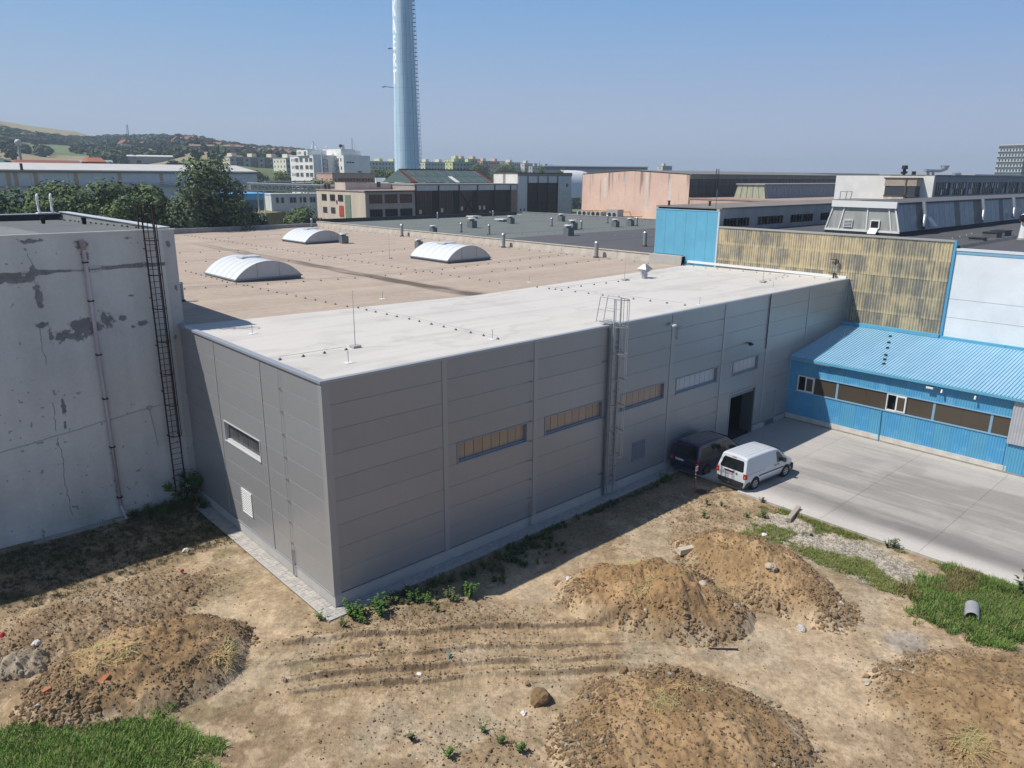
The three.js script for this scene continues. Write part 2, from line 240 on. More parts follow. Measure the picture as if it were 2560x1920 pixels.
// cage ladder on the hall front
function cageLadder(g, { x, y0, y1, ytop, w, z, cz, cr, cy0, rail, metal, hoops, n }) {
  for (const s of [-1, 1]) new MB().bar(V(x + s * w / 2, y0, z), V(x + s * w / 2, ytop, z), rail, rail * 1.4, V(0, 0, 1)).to('rail', metal, g);
  for (let y = y0 + 0.3; y < y1; y += 0.3) new MB().tube(V(x - w / 2, y, z), V(x + w / 2, y, z), 0.014, 6).to('rung', metal, g);
  const arc = []; for (let k = 0; k <= 14; k++) { const a = Math.PI * (k / 14); arc.push([Math.cos(a) * w / 2 * 1.25, Math.sin(a) * cr]); }
  for (let i = 0; i < hoops; i++) { const y = lerp(cy0, ytop - 0.02, i / (hoops - 1)), b = new MB(); for (let k = 1; k < arc.length; k++) b.bar(V(x + arc[k - 1][0], y, z + arc[k - 1][1]), V(x + arc[k][0], y, z + arc[k][1]), 0.012, 0.05); b.to('hoop', metal, g); }
  for (let k = 0; k < n; k++) { const a = arc[Math.round(1 + (arc.length - 3) * k / (n - 1))]; new MB().bar(V(x + a[0], cy0, z + a[1]), V(x + a[0], ytop, z + a[1]), 0.035, 0.01, V(0, 0, 1)).to('cage_bar', metal, g); }
  for (let y = y0 + 1; y < y1; y += 2.4) for (const s of [-1, 1]) new MB().bar(V(x + s * w / 2, y, z), V(x + s * w / 2, y, cz), 0.04, 0.04).to('wall_bracket', metal, g);
}
{
  const g = thing('cage_ladder', 'galvanised caged ladder on the grey front of the new hall', 'ladder', [16.86, 0, 0.03]);
  cageLadder(g, { x: 0, y0: 0.15, y1: 9.7, ytop: 11.0, w: 0.5, z: 0.22, cz: 0, cr: 0.72, cy0: 2.5, rail: 0.045, metal: M.galv, hoops: 7, n: 6 });
  for (const s of [-1, 1]) { const f = new MB(), x = s * 0.3; f.path([V(x, 11, 0.2), V(x, 11, -0.7), V(x, 9.65, -0.95)], 0.022).path([V(x, 10.35, 0.2), V(x, 10.35, -0.8)], 0.018).path([V(x, 9.75, -0.95), V(x, 9.75, 0.1)], 0.02); f.to('exit_railing', M.galv, g); }
  new MB().box(-0.3, 0.3, 9.66, 9.7, -0.75, 0.1).to('exit_step', M.galv, g);
  const d = thing('downpipe', 'thin galvanised downpipe beside the cage ladder ending in a bent shoe', 'downpipe', [17.42, 0, 0.1]);
  new MB().path([V(0, 9.4, 0), V(0, 0.62, 0)], 0.05, 10).to('pipe', M.galv, d); new MB().path([V(0, 0.63, 0), V(0.03, 0.5, 0.1), V(0.07, 0.42, 0.26)], 0.05, 10).to('shoe', M.galv, d);
  for (const y of [1.6, 3.8, 6, 8.2]) new MB().box(-0.07, 0.07, y, y + 0.05, -0.1, 0.05).to('pipe_clip', M.steel, d);
  const d2 = thing('downpipe', 'dark square downpipe left of the cage ladder on the grey hall front', 'downpipe', [16.5, 0, 0.1]); new MB().box(-0.05, 0.05, 0.1, 9.5, -0.05, 0.05).to('pipe', M.steel, d2); for (const y of [1.4, 4.6, 7.7]) new MB().box(-0.42, 0.07, y, y + 0.04, -0.08, -0.03).to('pipe_clip', M.steel, d2);
}
// lightning down conductors: wire, clamps, guard
function downConductor(label, pos, turn, ytop) {
  const g = thing('down_conductor', label, 'lightning wire', pos, turn);
  new MB().tube(V(0, 1.3, 0.07), V(0, ytop, 0.07), 0.008, 5).to('wire', M.galv, g);
  for (let y = PB + 1; y < ytop; y += 1) new MB().bar(V(-0.02, y, 0.07), V(0.02, y, 0.07), 0.03, 0.03).bar(V(0, y, 0), V(0, y, 0.08), 0.02, 0.02).bar(V(-0.22, y, 0.02), V(0, y, 0.07), 0.012, 0.02).to('clamp', M.steel, g);
  new MB().bar(V(-0.05, 0.06, 0.06), V(-0.05, 1.35, 0.06), 0.03, 0.03).bar(V(0.05, 0.06, 0.06), V(0.05, 1.35, 0.06), 0.03, 0.03).bar(V(-0.05, 0.7, 0.06), V(0.05, 0.7, 0.06), 0.03, 0.03).bar(V(-0.05, 1.3, 0.06), V(0.05, 1.3, 0.06), 0.03, 0.03).bar(V(-0.05, 0.1, 0.06), V(0.05, 0.1, 0.06), 0.03, 0.03).to('guard', M.galv, g);
}
downConductor('lightning wire with clamps down the sunlit left end wall of the grey hall', [-0.01, 0, -3.45], -Math.PI / 2, 9.6);
downConductor('lightning wire with hooks beside the second cover strip of the grey hall front', [10.95, 0, 0.01], 0, 9.2);
downConductor('lightning wire with hooks left of the open gate of the grey hall', [27.3, 0, 0.01], 0, 9.2);
{ // lamps, camera and bracket on the front
  const l = (label, x, y, m) => { const g = thing('wall_lamp', label, 'lamp', [x, y, 0.02]); new MB().box(-0.03, 0.03, -0.05, 0.05, 0, 0.14).to('arm', M.steel, g); new MB().hexa([V(-0.16, -0.12, 0.32), V(0.16, -0.12, 0.32), V(0.16, -0.06, 0.1), V(-0.16, -0.06, 0.1), V(-0.16, -0.04, 0.34), V(0.16, -0.04, 0.34), V(0.16, 0.06, 0.12), V(-0.16, 0.06, 0.12)]).to('housing', m, g); new MB().box(-0.13, 0.13, -0.128, -0.12, 0.16, 0.3).to('lens', M.glass, g); };
  l('pale flood lamp high on the grey front between ladder and gate', 21.86, 9.0, M.white); l('dark flood lamp on the grey wall above the window over the gate', 30.62, 6.62, M.dark);
  const b = thing('pipe_bracket', 'small pale hooked bracket high on the grey hall front', 'bracket', [22.62, 8.02, 0.02]); new MB().path([V(0, 0, 0.05), V(0, 0.62, 0.05), V(0.08, 0.7, 0.08), V(0.3, 0.7, 0.1)], 0.025).box(-0.03, 0.03, 0, 0.08, 0, 0.06).to('hook', mat([0.4, 0.36, 0.28], 0.6), b);
  const b2 = thing('roof_vent_pipe', 'dark vertical conduit beside the fifth cover strip of the grey front', 'conduit', [32.98, 5.9, 0.05]); new MB().path([V(0, 0, 0), V(0, 3.7, 0)], 0.035).to('conduit', M.dark, b2);
}
// ---------- tan-roofed hall behind ----------
const noStain = 1;
{
  const g = thing('tan_roof_hall', 'older hall with a wide tan bitumen roof and low parapets behind the white roof', 'hall');
  const tm = tex(1280, 1792, (u, v) => {   // felt in strips along x; a wet valley with old dirt at x = 19.9
    const x = u * 46, z = v * 70, lane = Math.floor(z / 1.0), n = fbm(x * 0.25, z * 0.25, 5, 61), f = fbm(x * 3.1, z * 3.1, 3, 14), e = fbm(x * 0.5, z * 3, 3, 80);
    const seam = (z % 1.0) < 0.07 ? 0.84 : 1, tone = 1 + 0.12 * (hash(lane, 3, 5) - 0.5) + 0.24 * (n - 0.5) + 0.2 * (f - 0.5) + 0.12 * (e - 0.5);
    const d = Math.abs(x - 19.9 + 0.5 * (vn(z * 0.3, 1, 2) - 0.5)), wet = (0.35 + sst(0.40, 0.7, fbm(x * 0.5, z * 0.16, 4, 33))) * Math.exp(-d * d / 0.5) * sst(62, 4, z) * 0.9 + 0.5 * Math.exp(-((d - 0.5) ** 2) / 0.02) * sst(0.4, 0.6, vn(z * 0.2, 2, 4)) + 0.95 * Math.exp(-((x - 20.2) ** 2 / 0.8 + (z - 0.9) ** 2 / 2.6)) + 0.8 * Math.exp(-((x - 20.4) ** 2 / 0.35 + (z - 4.4) ** 2 / 1.2)) * 0.8;
    const pale = 0.35 * Math.exp(-((d - 1.2) ** 2) / 0.2), k = seam * tone;
    return [lerp(0.405 * k, 0.07, cl(wet) * 0.85) + 0.05 * pale, lerp(0.325 * k, 0.05, cl(wet) * 0.85) + 0.05 * pale, lerp(0.262 * k, 0.035, cl(wet) * 0.85) + 0.05 * pale];
  });
  const rm = new THREE.MeshStandardMaterial({ map: tm, roughness: 0.95 });
  mesh('roof', gridGeo(46, 34, (u, v) => { const x = 0.25 + u * 44, z = -HD - 0.02 - v * 67.4; return [x, roofY(x, z), z, x / 46, (-z - HD) / 70]; }), rm, g);
  const pm = mottled([0.44, 0.40, 0.35], 0.16, 5, 0.9, { seed: 31 }), pd = mottled([0.30, 0.29, 0.28], 0.16, 5, 0.9, { seed: 32 });
  for (let i = 0; i < 9; i++) { const a = -15.0 - i * 7.5, b = Math.max(-82.2, a - 7.48); new MB().hexa([V(44.25, 9, a), V(44.85, 9, a), V(44.85, 9, b), V(44.25, 9, b), V(44.45, 10.02, a), V(44.85, 10.02, a), V(44.85, 10.02, b), V(44.45, 10.02, b)]).to('parapet', pm, g); }
  for (let i = 0; i < 9; i++) { const a = -15.0 - i * 7.5, b = Math.max(-82.2, a - 7.49); new MB().box(44.38, 44.92, 10.02, 10.07, b, a).to('coping', pm, g); }
  new MB().box(0.25, 44.3, 9, 9.72, -82.3, -81.9).to('parapet', pd, g); new MB().box(0.25, 44.3, 9.72, 9.77, -82.34, -81.86).to('coping', M.flash, g);
  new MB().box(0.26, 0.4, 0, 9.3, -82, -36).to('wall', M.oldconcrete, g); new MB().box(0.3, 45, 0, 8.9, -82.28, -82.0).to('wall', M.oldconcrete, g); new MB().box(44.9, 45.0, 0, 9.0, -82, -18).to('wall', M.oldconcrete, g);
}
// ---------- grey-felt hall further back ----------
{
  const g = thing('grey_felt_hall', 'long hall with a flat grey felt roof and black back parapet behind the tan roof', 'hall');
  const gm = tex(1024, 1024, (u, v) => { const x = 45 + u * 50, z = v * 74, n = fbm(x * 0.3, z * 0.3, 5, 4), f = fbm(x * 4, z * 4, 2, 8); const newer = z < 32 + 0.5 * vn(x, 1, 3) ? 1 : 0, k = (1 + 0.22 * (n - 0.5) + 0.2 * (f - 0.5)) * ((z % 1.0) < 0.06 ? 0.85 : 1) * (Math.abs(z - 38) < 0.22 || Math.abs(z - 55) < 0.22 || Math.abs(z - 22) < 0.2 ? 0.62 : 1); return newer ? [0.088 * k, 0.088 * k, 0.095 * k] : [0.140 * k, 0.155 * k, 0.148 * k]; });
  mesh('roof', gridGeo(10, 10, (u, v) => { const x = 44.8 + u * 48.6, z = -14 - v * 73.4; return [x, 9.4, z, (x - 45) / 50, (-z - 14) / 74]; }), new THREE.MeshStandardMaterial({ map: gm, roughness: 0.9 }), g);
  new MB().box(44.9, 91.5, 8.5, 10.0, -87.7, -87.4).to('back_parapet', mat([0.035, 0.04, 0.043], 0.7), g);
  new MB().hexa([V(92.7, 9, -14), V(93.4, 9, -14), V(93.4, 9, -87.4), V(92.7, 9, -87.4), V(93.0, 9.95, -14), V(93.4, 9.95, -14), V(93.4, 9.95, -87.4), V(93.0, 9.95, -87.4)]).to('parapet', mottled([0.15, 0.155, 0.16], 0.2, 4), g);
  new MB().box(92.95, 93.5, 9.95, 10.02, -87.4, -14).to('coping', M.flash, g);
  new MB().box(45.02, 93.2, 0, 8.4, -87.6, -87.45).box(93.2, 93.35, 0, 8.9, -87.4, -14).to('wall', M.oldconcrete, g);
}
// ---------- old white rendered building on the left ----------
{
  const g = thing('white_render_building', 'tall old white rendered building with peeling plaster at the left edge', 'building'), ZF = -14.6, X1 = 0.25, X0 = -22, Y1 = 14.38;
  const crack = (u, v, x, y) => {   // bare grey patches where plaster has come off
    const w1 = (fbm(x * 2.2, y * 2.2, 4, 91) - 0.5) * 1.7, w2 = (fbm(x * 7, y * 7, 3, 97) - 0.5) * 1.8, d = []; const ell = (cx, cy, a, b) => d.push(1 - Math.hypot((x - cx) / a, (y - cy) / b));
    ell(-4.95, 9.85, 0.75, 0.32); ell(-4.2, 10.15, 0.8, 0.42); ell(-3.35, 10.4, 0.45, 0.48); ell(-2.65, 10.42, 0.2, 0.16); ell(-1.75, 10.05, 0.3, 0.14); ell(-2.2, 9.92, 0.14, 0.12); ell(-2.1, 11.4, 0.22, 0.07);
    ell(-6.9, 12.55, 0.9, 0.2); ell(-7.7, 12.5, 0.7, 0.26); ell(-6.0, 12.9, 0.13, 0.3); ell(-5.95, 11.7, 0.17, 0.7); ell(-6.0, 10.5, 0.3, 0.16); ell(-5.75, 10.0, 0.15, 0.5); ell(-5.7, 6.6, 0.13, 0.5); ell(-5.75, 5.85, 0.1, 0.25); ell(-5.95, 14.1, 0.5, 0.12);
    ell(-3.95, 13.85, 0.36, 0.26); ell(-3.85, 13.4, 0.2, 0.3); ell(-1.9, 14.05, 0.22, 0.09); ell(-0.1, 13.7, 0.14, 0.2); ell(0.05, 11.6, 0.1, 0.2); ell(0.05, 6.4, 0.14, 0.35); ell(-0.25, 9.2, 0.1, 0.2);
    let m = Math.max(...d) - 0.16 + w1 * 0.8 + w2 * 0.5; const line = 0.05 + 0.11 * vn(x * 1.4, 2, 5); const yl = 12.75 + (x + 3) * 0.005 + 0.06 * w1; m = Math.max(m, x < -0.35 && x > -12 ? (1 - Math.abs(y - yl) / line) * (fbm(x * 3, 1, 2, 6) > 0.3 ? 1 : 0.2) : 0);
    if (y > 0.5 && fbm(y * 1.1, 7, 3, 21) > 0.45) m = Math.max(m, 1 - Math.abs(x + 6.1 + 0.3 * (fbm(y * 1.6, 4, 3, 12) - 0.5)) / 0.016); return m;
  };
  const wt = tex(1536, 1024, (u, v) => {
    const x = X0 + u * 22.25, y = v * 14.6, n = fbm(x * 0.35, y * 0.35, 5, 51), st = fbm(x * 1.3, y * 0.12, 4, 52), f = fbm(x * 9, y * 9, 3, 55), low = sst(5, 0.2, y) * fbm(x * 0.8, y * 0.8, 4, 66), dots = fbm(x * 5, y * 5, 2, 71) > 0.83 && n > 0.45 ? 0.55 : 1;
    let k = (0.86 + 0.30 * (n - 0.5) * 2 * 0.55 + 0.20 * (st - 0.5) + 0.10 * (f - 0.5) - 0.30 * low) * dots; const seam = Math.abs(((y + 0.3) % 2.9) - 1.45) < 0.02 ? 0.94 : 1; k *= seam;
    const ck = crack(u, v, x, y); if (ck > 0.15) { const c = 0.19 * (0.8 + 0.5 * f + 0.3 * w3(x, y)); return [c, c, c * 1.02]; }
    const edge = ck > -0.04 ? 0.82 : 1; return [0.66 * k * edge, 0.665 * k * edge, 0.64 * k * edge];
  });
  function w3(x, y) { return fbm(x * 3, y * 3, 2, 44) - 0.5; }
  const wm = new THREE.MeshStandardMaterial({ map: wt, roughness: 0.92, bumpMap: gtex(512, 512, (u, v) => fbm(u * 40, v * 40, 4, 3, 40), null), bumpScale: 0.004 });
  mesh('front_wall', gridGeo(1, 1, (u, v) => [lerp(X0, X1, u), v * Y1 - 0.6 * (1 - v), ZF, u, v * 0.985]), wm, g);
  const side = mottled([0.62, 0.63, 0.62], 0.16, 7, 0.9, { seed: 13 });
  new MB().q(X1, -0.5, ZF, X1, -0.5, -35.6, X1, 14.3, -35.6, X1, Y1, ZF).to('side_wall', side, g); new MB().q(X0, 0, -35.6, X1, 0, -35.6, X1, 14.3, -35.6, X0, 14.3, -35.6).q(X0, 0, ZF, X0, 0, -35.6, X0, 14.3, -35.6, X0, 14.3, ZF).to('back_wall', side, g);
  const rt = tex(512, 512, (u, v) => { const x = X0 + u * 22.3, z = -v * 21, f = fbm(x * 3, z * 3, 3, 9), lighter = (x < -4.8 - 0.5 * (z + 12) * 0.05 + 0.2 * vn(z, 1, 1)) && z > -12.5 ? 1.45 : 1, k = (0.9 + 0.3 * (f - 0.5) + 0.2 * (fbm(x * 0.4, z * 0.4, 3, 2) - 0.5)) * (Math.abs(((x + 50) % 1.0)) < 0.04 ? 0.85 : 1) * lighter; return [0.135 * k, 0.145 * k, 0.145 * k]; });
  mesh('roof', gridGeo(8, 8, (u, v) => { const x = lerp(X0, 0.1, u), z = ZF - 0.05 - v * 20.8; return [x, lerp(14.33, 13.9, v), z, u, v]; }), new THREE.MeshStandardMaterial({ map: rt, roughness: 0.95 }), g);
  new MB().hexa([V(-0.12, 13.7, -15.3), V(0.24, 13.7, -15.3), V(0.24, 13.7, -35.5), V(-0.12, 13.7, -35.5), V(-0.12, 14.36, -15.3), V(0.24, 14.36, -15.3), V(0.24, 14.4, -35.5), V(-0.12, 14.4, -35.5)]).to('side_parapet', mottled([0.22, 0.23, 0.235], 0.15, 3), g);
  for (let i = 0; i < 5; i++) new MB().box(-0.2, 0.32, 14.4, 14.44, -15.3 - (i + 1) * 4.05 + 0.01, -15.3 - i * 4.05).to('cap_sheet', mat([0.62, 0.64, 0.66], 0.4, { metalness: 0.2 }), g);
  new MB().box(X0, -0.13, 13.7, 14.3, -35.5, -35.2).to('back_parapet', mat([0.03, 0.033, 0.037], 0.8), g); new MB().box(X0, -0.21, 14.3, 14.35, -35.6, -35.1).to('cap_sheet', mat([0.6, 0.62, 0.64], 0.4), g);
  new MB().box(X0, 0.3, Y1 - 0.04, Y1 + 0.02, ZF - 0.1, ZF + 0.07).to('eaves_strip', mat([0.62, 0.63, 0.62], 0.6), g);
  const con = new MB(); con.box(-14, -3, -0.4, 0.12, ZF + 0.004, ZF + 0.5); con.to('footing', M.oldconcrete, g);
  // things on it
  const d = thing('downpipe', 'mauve plastic downpipe with rusty stains down the old white wall', 'downpipe', [-3.91, 0, -14.47]), dm = mottled([0.46, 0.42, 0.45], 0.25, 2, 0.6), rs = mottled([0.32, 0.25, 0.24], 0.4, 1.5);
  new MB().path([V(0, 3.9, 0), V(0, 13.95, 0)], 0.085, 10).to('pipe', dm, d); new MB().path([V(0, 0.75, 0), V(0, 3.9, 0)], 0.08, 10).to('lower_pipe', rs, d); new MB().path([V(0, 0.76, 0), V(0.05, 0.5, 0.08), V(0.16, 0.0, 0.3)], 0.085, 10).to('shoe', dm, d); new MB().tube(V(0, 13.6, 0), V(0, 14.02, 0), 0.11, 10, 0.15).to('hopper', rs, d);
  for (const y of [1.2, 3.9, 6.4, 8.6, 11.2, 13.0]) new MB().box(-0.12, 0.12, y, y + 0.06, -0.12, 0.1).to('pipe_clip', M.rust, d);
  const l = thing('cage_ladder', 'rusty dark caged ladder climbing the old white rendered wall', 'ladder', [-1.0, 0, ZF]);
  cageLadder(l, { x: 0, y0: 0.5, y1: 14.6, ytop: 15.6, w: 0.52, z: 0.32, cz: 0, cr: 0.62, cy0: 4.0, rail: 0.055, metal: M.rust, hoops: 8, n: 5 });
  new MB().bar(V(-0.4, 15.55, 0.32), V(-0.4, 14.45, 0.1), 0.05, 0.05).bar(V(0.3, 15.55, 0.32), V(0.3, 14.45, 0.1), 0.05, 0.05).bar(V(-0.4, 15.55, 0.32), V(0.3, 15.55, 0.32), 0.05, 0.05).to('exit_railing', M.rust, l);
  const s = thing('warning_sign', 'small white sign fixed low on the rusty ladder', 'sign', [-0.8, 1.18, -13.98], 0.12); new MB().box(-0.2, 0.2, -0.13, 0.13, -0.01, 0).to('plate', M.white, s); new MB().add(new THREE.CircleGeometry(0.075, 16), new THREE.Matrix4().setPosition(0.1, 0.02, 0.004)).box(-0.17, 0.0, -0.1, -0.085, 0.001, 0.004).box(-0.13, -0.06, 0, 0.05, 0.001, 0.004).to('print', mat([0.03, 0.16, 0.24], 0.6), s);
  const p = thing('drain_pipe', 'bent orange plastic drain pipe at the corner of old wall and paving', 'pipe', [0, 0, 0]); new MB().path([V(0.1, 0.62, -14.4), V(-0.35, 0.55, -14.35), V(-0.4, 0.15, -13.9), V(-0.85, -0.05, -13.3)], 0.08, 10).to('pipe', mat([0.42, 0.11, 0.035], 0.5), p);
  const c = thing('wall_cable', 'thin grey cable clipped across the old white wall with a drop wire', 'cable'); const cp = []; for (let i = 0; i <= 14; i++) cp.push(V(-10 + i * 0.62, 4.55 + i * 0.075 + (i % 3 ? 0 : 0.03), ZF + 0.03)); new MB().path(cp, 0.012, 5).path([V(-1.95, 5.5, ZF + 0.03), V(-1.75, 3.4, ZF + 0.03)], 0.014, 5).box(-2.05, -1.85, 5.45, 5.62, ZF, ZF + 0.1).to('cable', mat([0.36, 0.37, 0.37], 0.7), c);
  const w = thing('roof_ladder_handles', 'pair of white curved ladder handrails on the back parapet of the left roof', 'handrails', [-1.05, 14.35, -35.4]); for (const q of [-0.35, 0.45]) new MB().curve([V(q, 0, 0.2), V(q - 0.05, 1.2, 0.1), V(q, 2.0, 0), V(q + 0.08, 2.15, -0.2), V(q + 0.1, 1.9, -0.4), V(q + 0.06, 0.2, -0.5)], 0.06, 24, 8).to('handrail', M.white, w); new MB().box(-0.5, 0.62, 0.0, 0.09, -0.35, 0.35).to('base_plate', M.white, w); w.scale.set(1, 0.6, 1);
  [[-2.6, -28.5, 0.35], [-1.1, -25.5, 0.42]].forEach(([x, z, h], i) => { const k = thing('roof_outlet', i ? 'nearer black vent stub on the left grey roof' : 'farther black vent stub on the left grey roof', 'vent', [x, 14.05, z]); new MB().tube(V(0, 0, 0), V(0, h, 0), 0.1, 10, 0.14).to('stub', M.black, k); new MB().tube(V(0, h, 0), V(0, h + 0.03, 0), 0.15, 10).to('cap', M.black, k); });
}
// ---------- blue block, yellow corrugated wall, pale wall: fronts of the works behind the gap ----------
const XW = 44.88;
{
  const g = thing('window_block', 'weathered grey block with strip windows and a bright blue end wall', 'building');
  for (let i = 0; i < 6; i++) { const a = -11.85 - i * 1.1, b = a - 1.085; new MB().box(XW - 0.05, XW, i >= 3 ? 10.15 : 9.3, 14.12, b, a).to('blue_sheet', M.bluepaint, g); }
  new MB().box(XW - 0.08, XW + 0.1, 14.12, 14.2, -18.5, -11.8).to('roof_edge', mat([0.2, 0.42, 0.6], 0.5), g);
  new MB().box(XW - 0.12, XW, 9.4, 14.15, -11.85, -11.7).to('corner_strip', mat([0.5, 0.56, 0.6], 0.5), g);
  new MB().box(XW - 0.6, XW + 0.1, 9.0, 10.1, -18.6, -15.0).to('low_wall', M.concrete, g);
  const gw = mottled([0.33, 0.335, 0.335], 0.3, 6, 0.95, { seed: 77, streak: 0.4 }), y0 = 12.3, y1 = 14.35, zf = -11.8;
  const ww = [[45.6, 49.9], [51.3, 56.1], [57.5, 62.2], [63.8, 68.4], [70, 74.5], [76.2, 80.8]], m = new MB(); let x = XW;
  for (const w of ww) { m.box(x, w[0], 12.78, 13.52, zf - 0.3, zf); x = w[1]; } m.box(x, 88, 12.78, 13.52, zf - 0.3, zf).box(XW, 88, y0, 12.78, zf - 0.3, zf).box(XW, 88, 13.52, y1, zf - 0.3, zf); m.to('wall', gw, g);
  new MB().box(XW + 0.1, 88, y1, y1 + 0.12, -18.6, zf + 0.15).to('roof', mottled([0.2, 0.18, 0.165], 0.3, 8), g); new MB().box(XW + 0.02, 88, 9, y1, -18.5, -18.3).to('back_wall', gw, g);
  for (const w of ww) { const f = new MB().box(w[0], w[1], 12.78, 12.84, zf - 0.14, zf - 0.04).box(w[0], w[1], 13.46, 13.52, zf - 0.14, zf - 0.04); for (let i = 0; i <= 8; i++) { const q = lerp(w[0], w[1] - 0.06, i / 8); f.box(q, q + 0.06, 12.84, 13.46, zf - 0.14, zf - 0.06); } const fr = f.to('window', M.rust, g); for (let i = 0; i < 8; i++) { const q = lerp(w[0], w[1], i / 8); mesh('pane', new MB().box(q + 0.05, q + (w[1] - w[0]) / 8 - 0.02, 12.84, 13.46, zf - 0.16, zf - 0.13).geo(), R() < 0.25 ? mat([0.1, 0.09, 0.07], 0.3) : M.glass, fr); } }
  const t = thing('roof_mast', 'thin metal rod standing on the corner of the blue block roof', 'rod', [XW + 0.3, 14.47, -12.4]); new MB().tube(V(0, 0, 0), V(0, 1.5, 0), 0.03, 6).to('rod', M.steel, t);
  for (const [q, z, n] of [[45.4, -17.5, 'left'], [47.6, -14.6, 'right']]) { const k = thing('roof_vent', 'rusty small vent stub on the ' + n + ' part of the blue block roof', 'vent', [q, 14.47, z]); new MB().tube(V(0, 0, 0), V(0, 0.38, 0), 0.1, 8).tube(V(0, 0.38, 0), V(0, 0.44, 0), 0.16, 8).to('stub', M.rust, k); }
}
const corr = (w, h, pitch, amp, seg = 6) => { const n = Math.max(2, Math.round(w / pitch * seg)); return gridGeo(n, 1, (u, v) => [u * w, v * h, amp * Math.cos(u * w / pitch * 2 * Math.PI), u * w, v * h]); };
const trap = (w, h, pitch, dep, rib) => { const m = new MB(), n = Math.round(w / pitch); for (let i = 0; i < n; i++) { const a = i * pitch, s = [[a, 0], [a + pitch - rib * 1.6, 0], [a + pitch - rib * 1.25, dep], [a + pitch - rib * 0.35, dep], [a + pitch, 0]]; for (let k = 0; k < 4; k++) { if (s[k + 1][0] > w + 1e-6) break; m.q(s[k][0], 0, s[k][1], s[k + 1][0], 0, s[k + 1][1], s[k + 1][0], h, s[k + 1][1], s[k][0], h, s[k][1]); } } return m.geo(); };
{
  const g = thing('yellow_corrugated_wall', 'weathered yellow corrugated sheet wall stained grey above the blue lean-to roof', 'wall');
  const yt = tex(2048, 1024, (u, v) => {   // each sheet row has worn paint, brighter at laps; rib stripes imitate groove shade
    const z = u * 18.8, y = v * 7, row = y / 1.38, fr = row - Math.floor(row), cell = hash(Math.floor(z / 1.62), Math.floor(row), 5), lap = Math.max(0, 1 - Math.abs(fr - 0.06) / 0.14), n = fbm(z * 0.9, y * 0.8, 4, 15), f = fbm(z * 22, y * 1.8, 3, 16), q = fbm(z * 4, y * 4, 3, 18), mid = 1 - Math.abs((z / 1.62) % 1 - 0.5) * 1.5;
    const rib = hash(Math.floor((z - 11.65) / 0.2 + 100), Math.floor(row), 8), rb2 = fbm(Math.floor((z - 11.65) / 0.2) * 7.3, y * 0.9, 3, 4), gv = 0.5 - 0.5 * Math.cos((z - 11.75 + 0.0) / 0.2 * 2 * Math.PI + Math.PI), wearShade = cl(sst(0.45, 0.80, 0.36 * n + 0.18 * f + 0.14 * cell + 0.12 * mid - 0.13 * lap * (0.4 + n) + 0.16 * gv + 0.12 * rib + 0.16 * rb2)), br = 0.9 + 0.25 * (q - 0.5), gr = 0.9 + 0.4 * (q - 0.5);
    return [lerp(0.56 * br, 0.20 * gr, wearShade), lerp(0.455 * br, 0.195 * gr, wearShade), lerp(0.275 * br, 0.165 * gr, wearShade)];
  });
  const ym = new THREE.MeshStandardMaterial({ map: yt, roughness: 0.85, side: THREE.DoubleSide });
  const zs = [], rows = [[5.95, 7.3], [7.26, 8.68], [8.64, 10.06], [10.02, 11.44], [11.4, 12.8]]; for (let i = 0; i < 17; i++) zs.push(-11.7 + i * 1.095);
  zs.forEach((z, i) => rows.forEach((r, k) => {
    if (z < -1.2 && r[1] < 9.4) return; const y0 = z < -0.2 ? Math.max(r[0], 9.5) : r[0]; if (y0 > r[1] - 0.1) return;
    const w = i === 16 ? 1.02 : 1.11, ge = gridGeo(33, 1, (u, v) => { const zz = z + u * w, yy = lerp(y0, r[1], v); return [XW - 0.03 - (k % 2) * 0.012 - (i % 2) * 0.006 - 0.036 * (0.5 + 0.5 * Math.cos(zz / 0.2 * 2 * Math.PI)), yy, zz, (zz + 11.75) / 18.8, (yy - 5.9) / 7]; }); mesh('corrugated_sheet', ge, ym, g);
  }));
  new MB().box(XW - 0.12, XW + 0.25, 12.8, 12.93, -11.7, 6.95).to('cap', mat([0.40, 0.40, 0.38], 0.5, { metalness: 0.3 }), g);
  new MB().box(XW - 0.14, XW + 0.1, 6.0, 12.9, 6.9, 7.06).to('blue_corner_post', M.blueface, g); new MB().box(XW - 0.3, XW - 0.02, 6.1, 6.34, -0.1, 6.9).to('base_flashing', M.bluepaint, g);
  new MB().box(XW - 0.02, XW, 6, 12.8, -11.7, 6.9).to('wall_backing', M.oldconcrete, g);
  const b = thing('insulator_bracket', 'upper rusty insulator bracket on the yellow corrugated wall', 'bracket', [XW - 0.1, 10.8, -1.2]); new MB().bar(V(-0.12, 0.15, -0.35), V(-0.12, 0.15, 0.25), 0.05, 0.05).bar(V(0, 0.15, 0.15), V(-0.3, 0.15, 0.15), 0.04, 0.04).tube(V(-0.25, -0.25, 0.15), V(-0.25, 0.2, 0.15), 0.07, 8).tube(V(-0.2, -0.1, 0.3), V(-0.2, 0.12, 0.3), 0.06, 8).to('bracket', M.rust, b); copy(b, [XW - 0.1, 9.75, -1.25], 0, 'lower rusty insulator bracket on the yellow corrugated wall near the white roof');
}
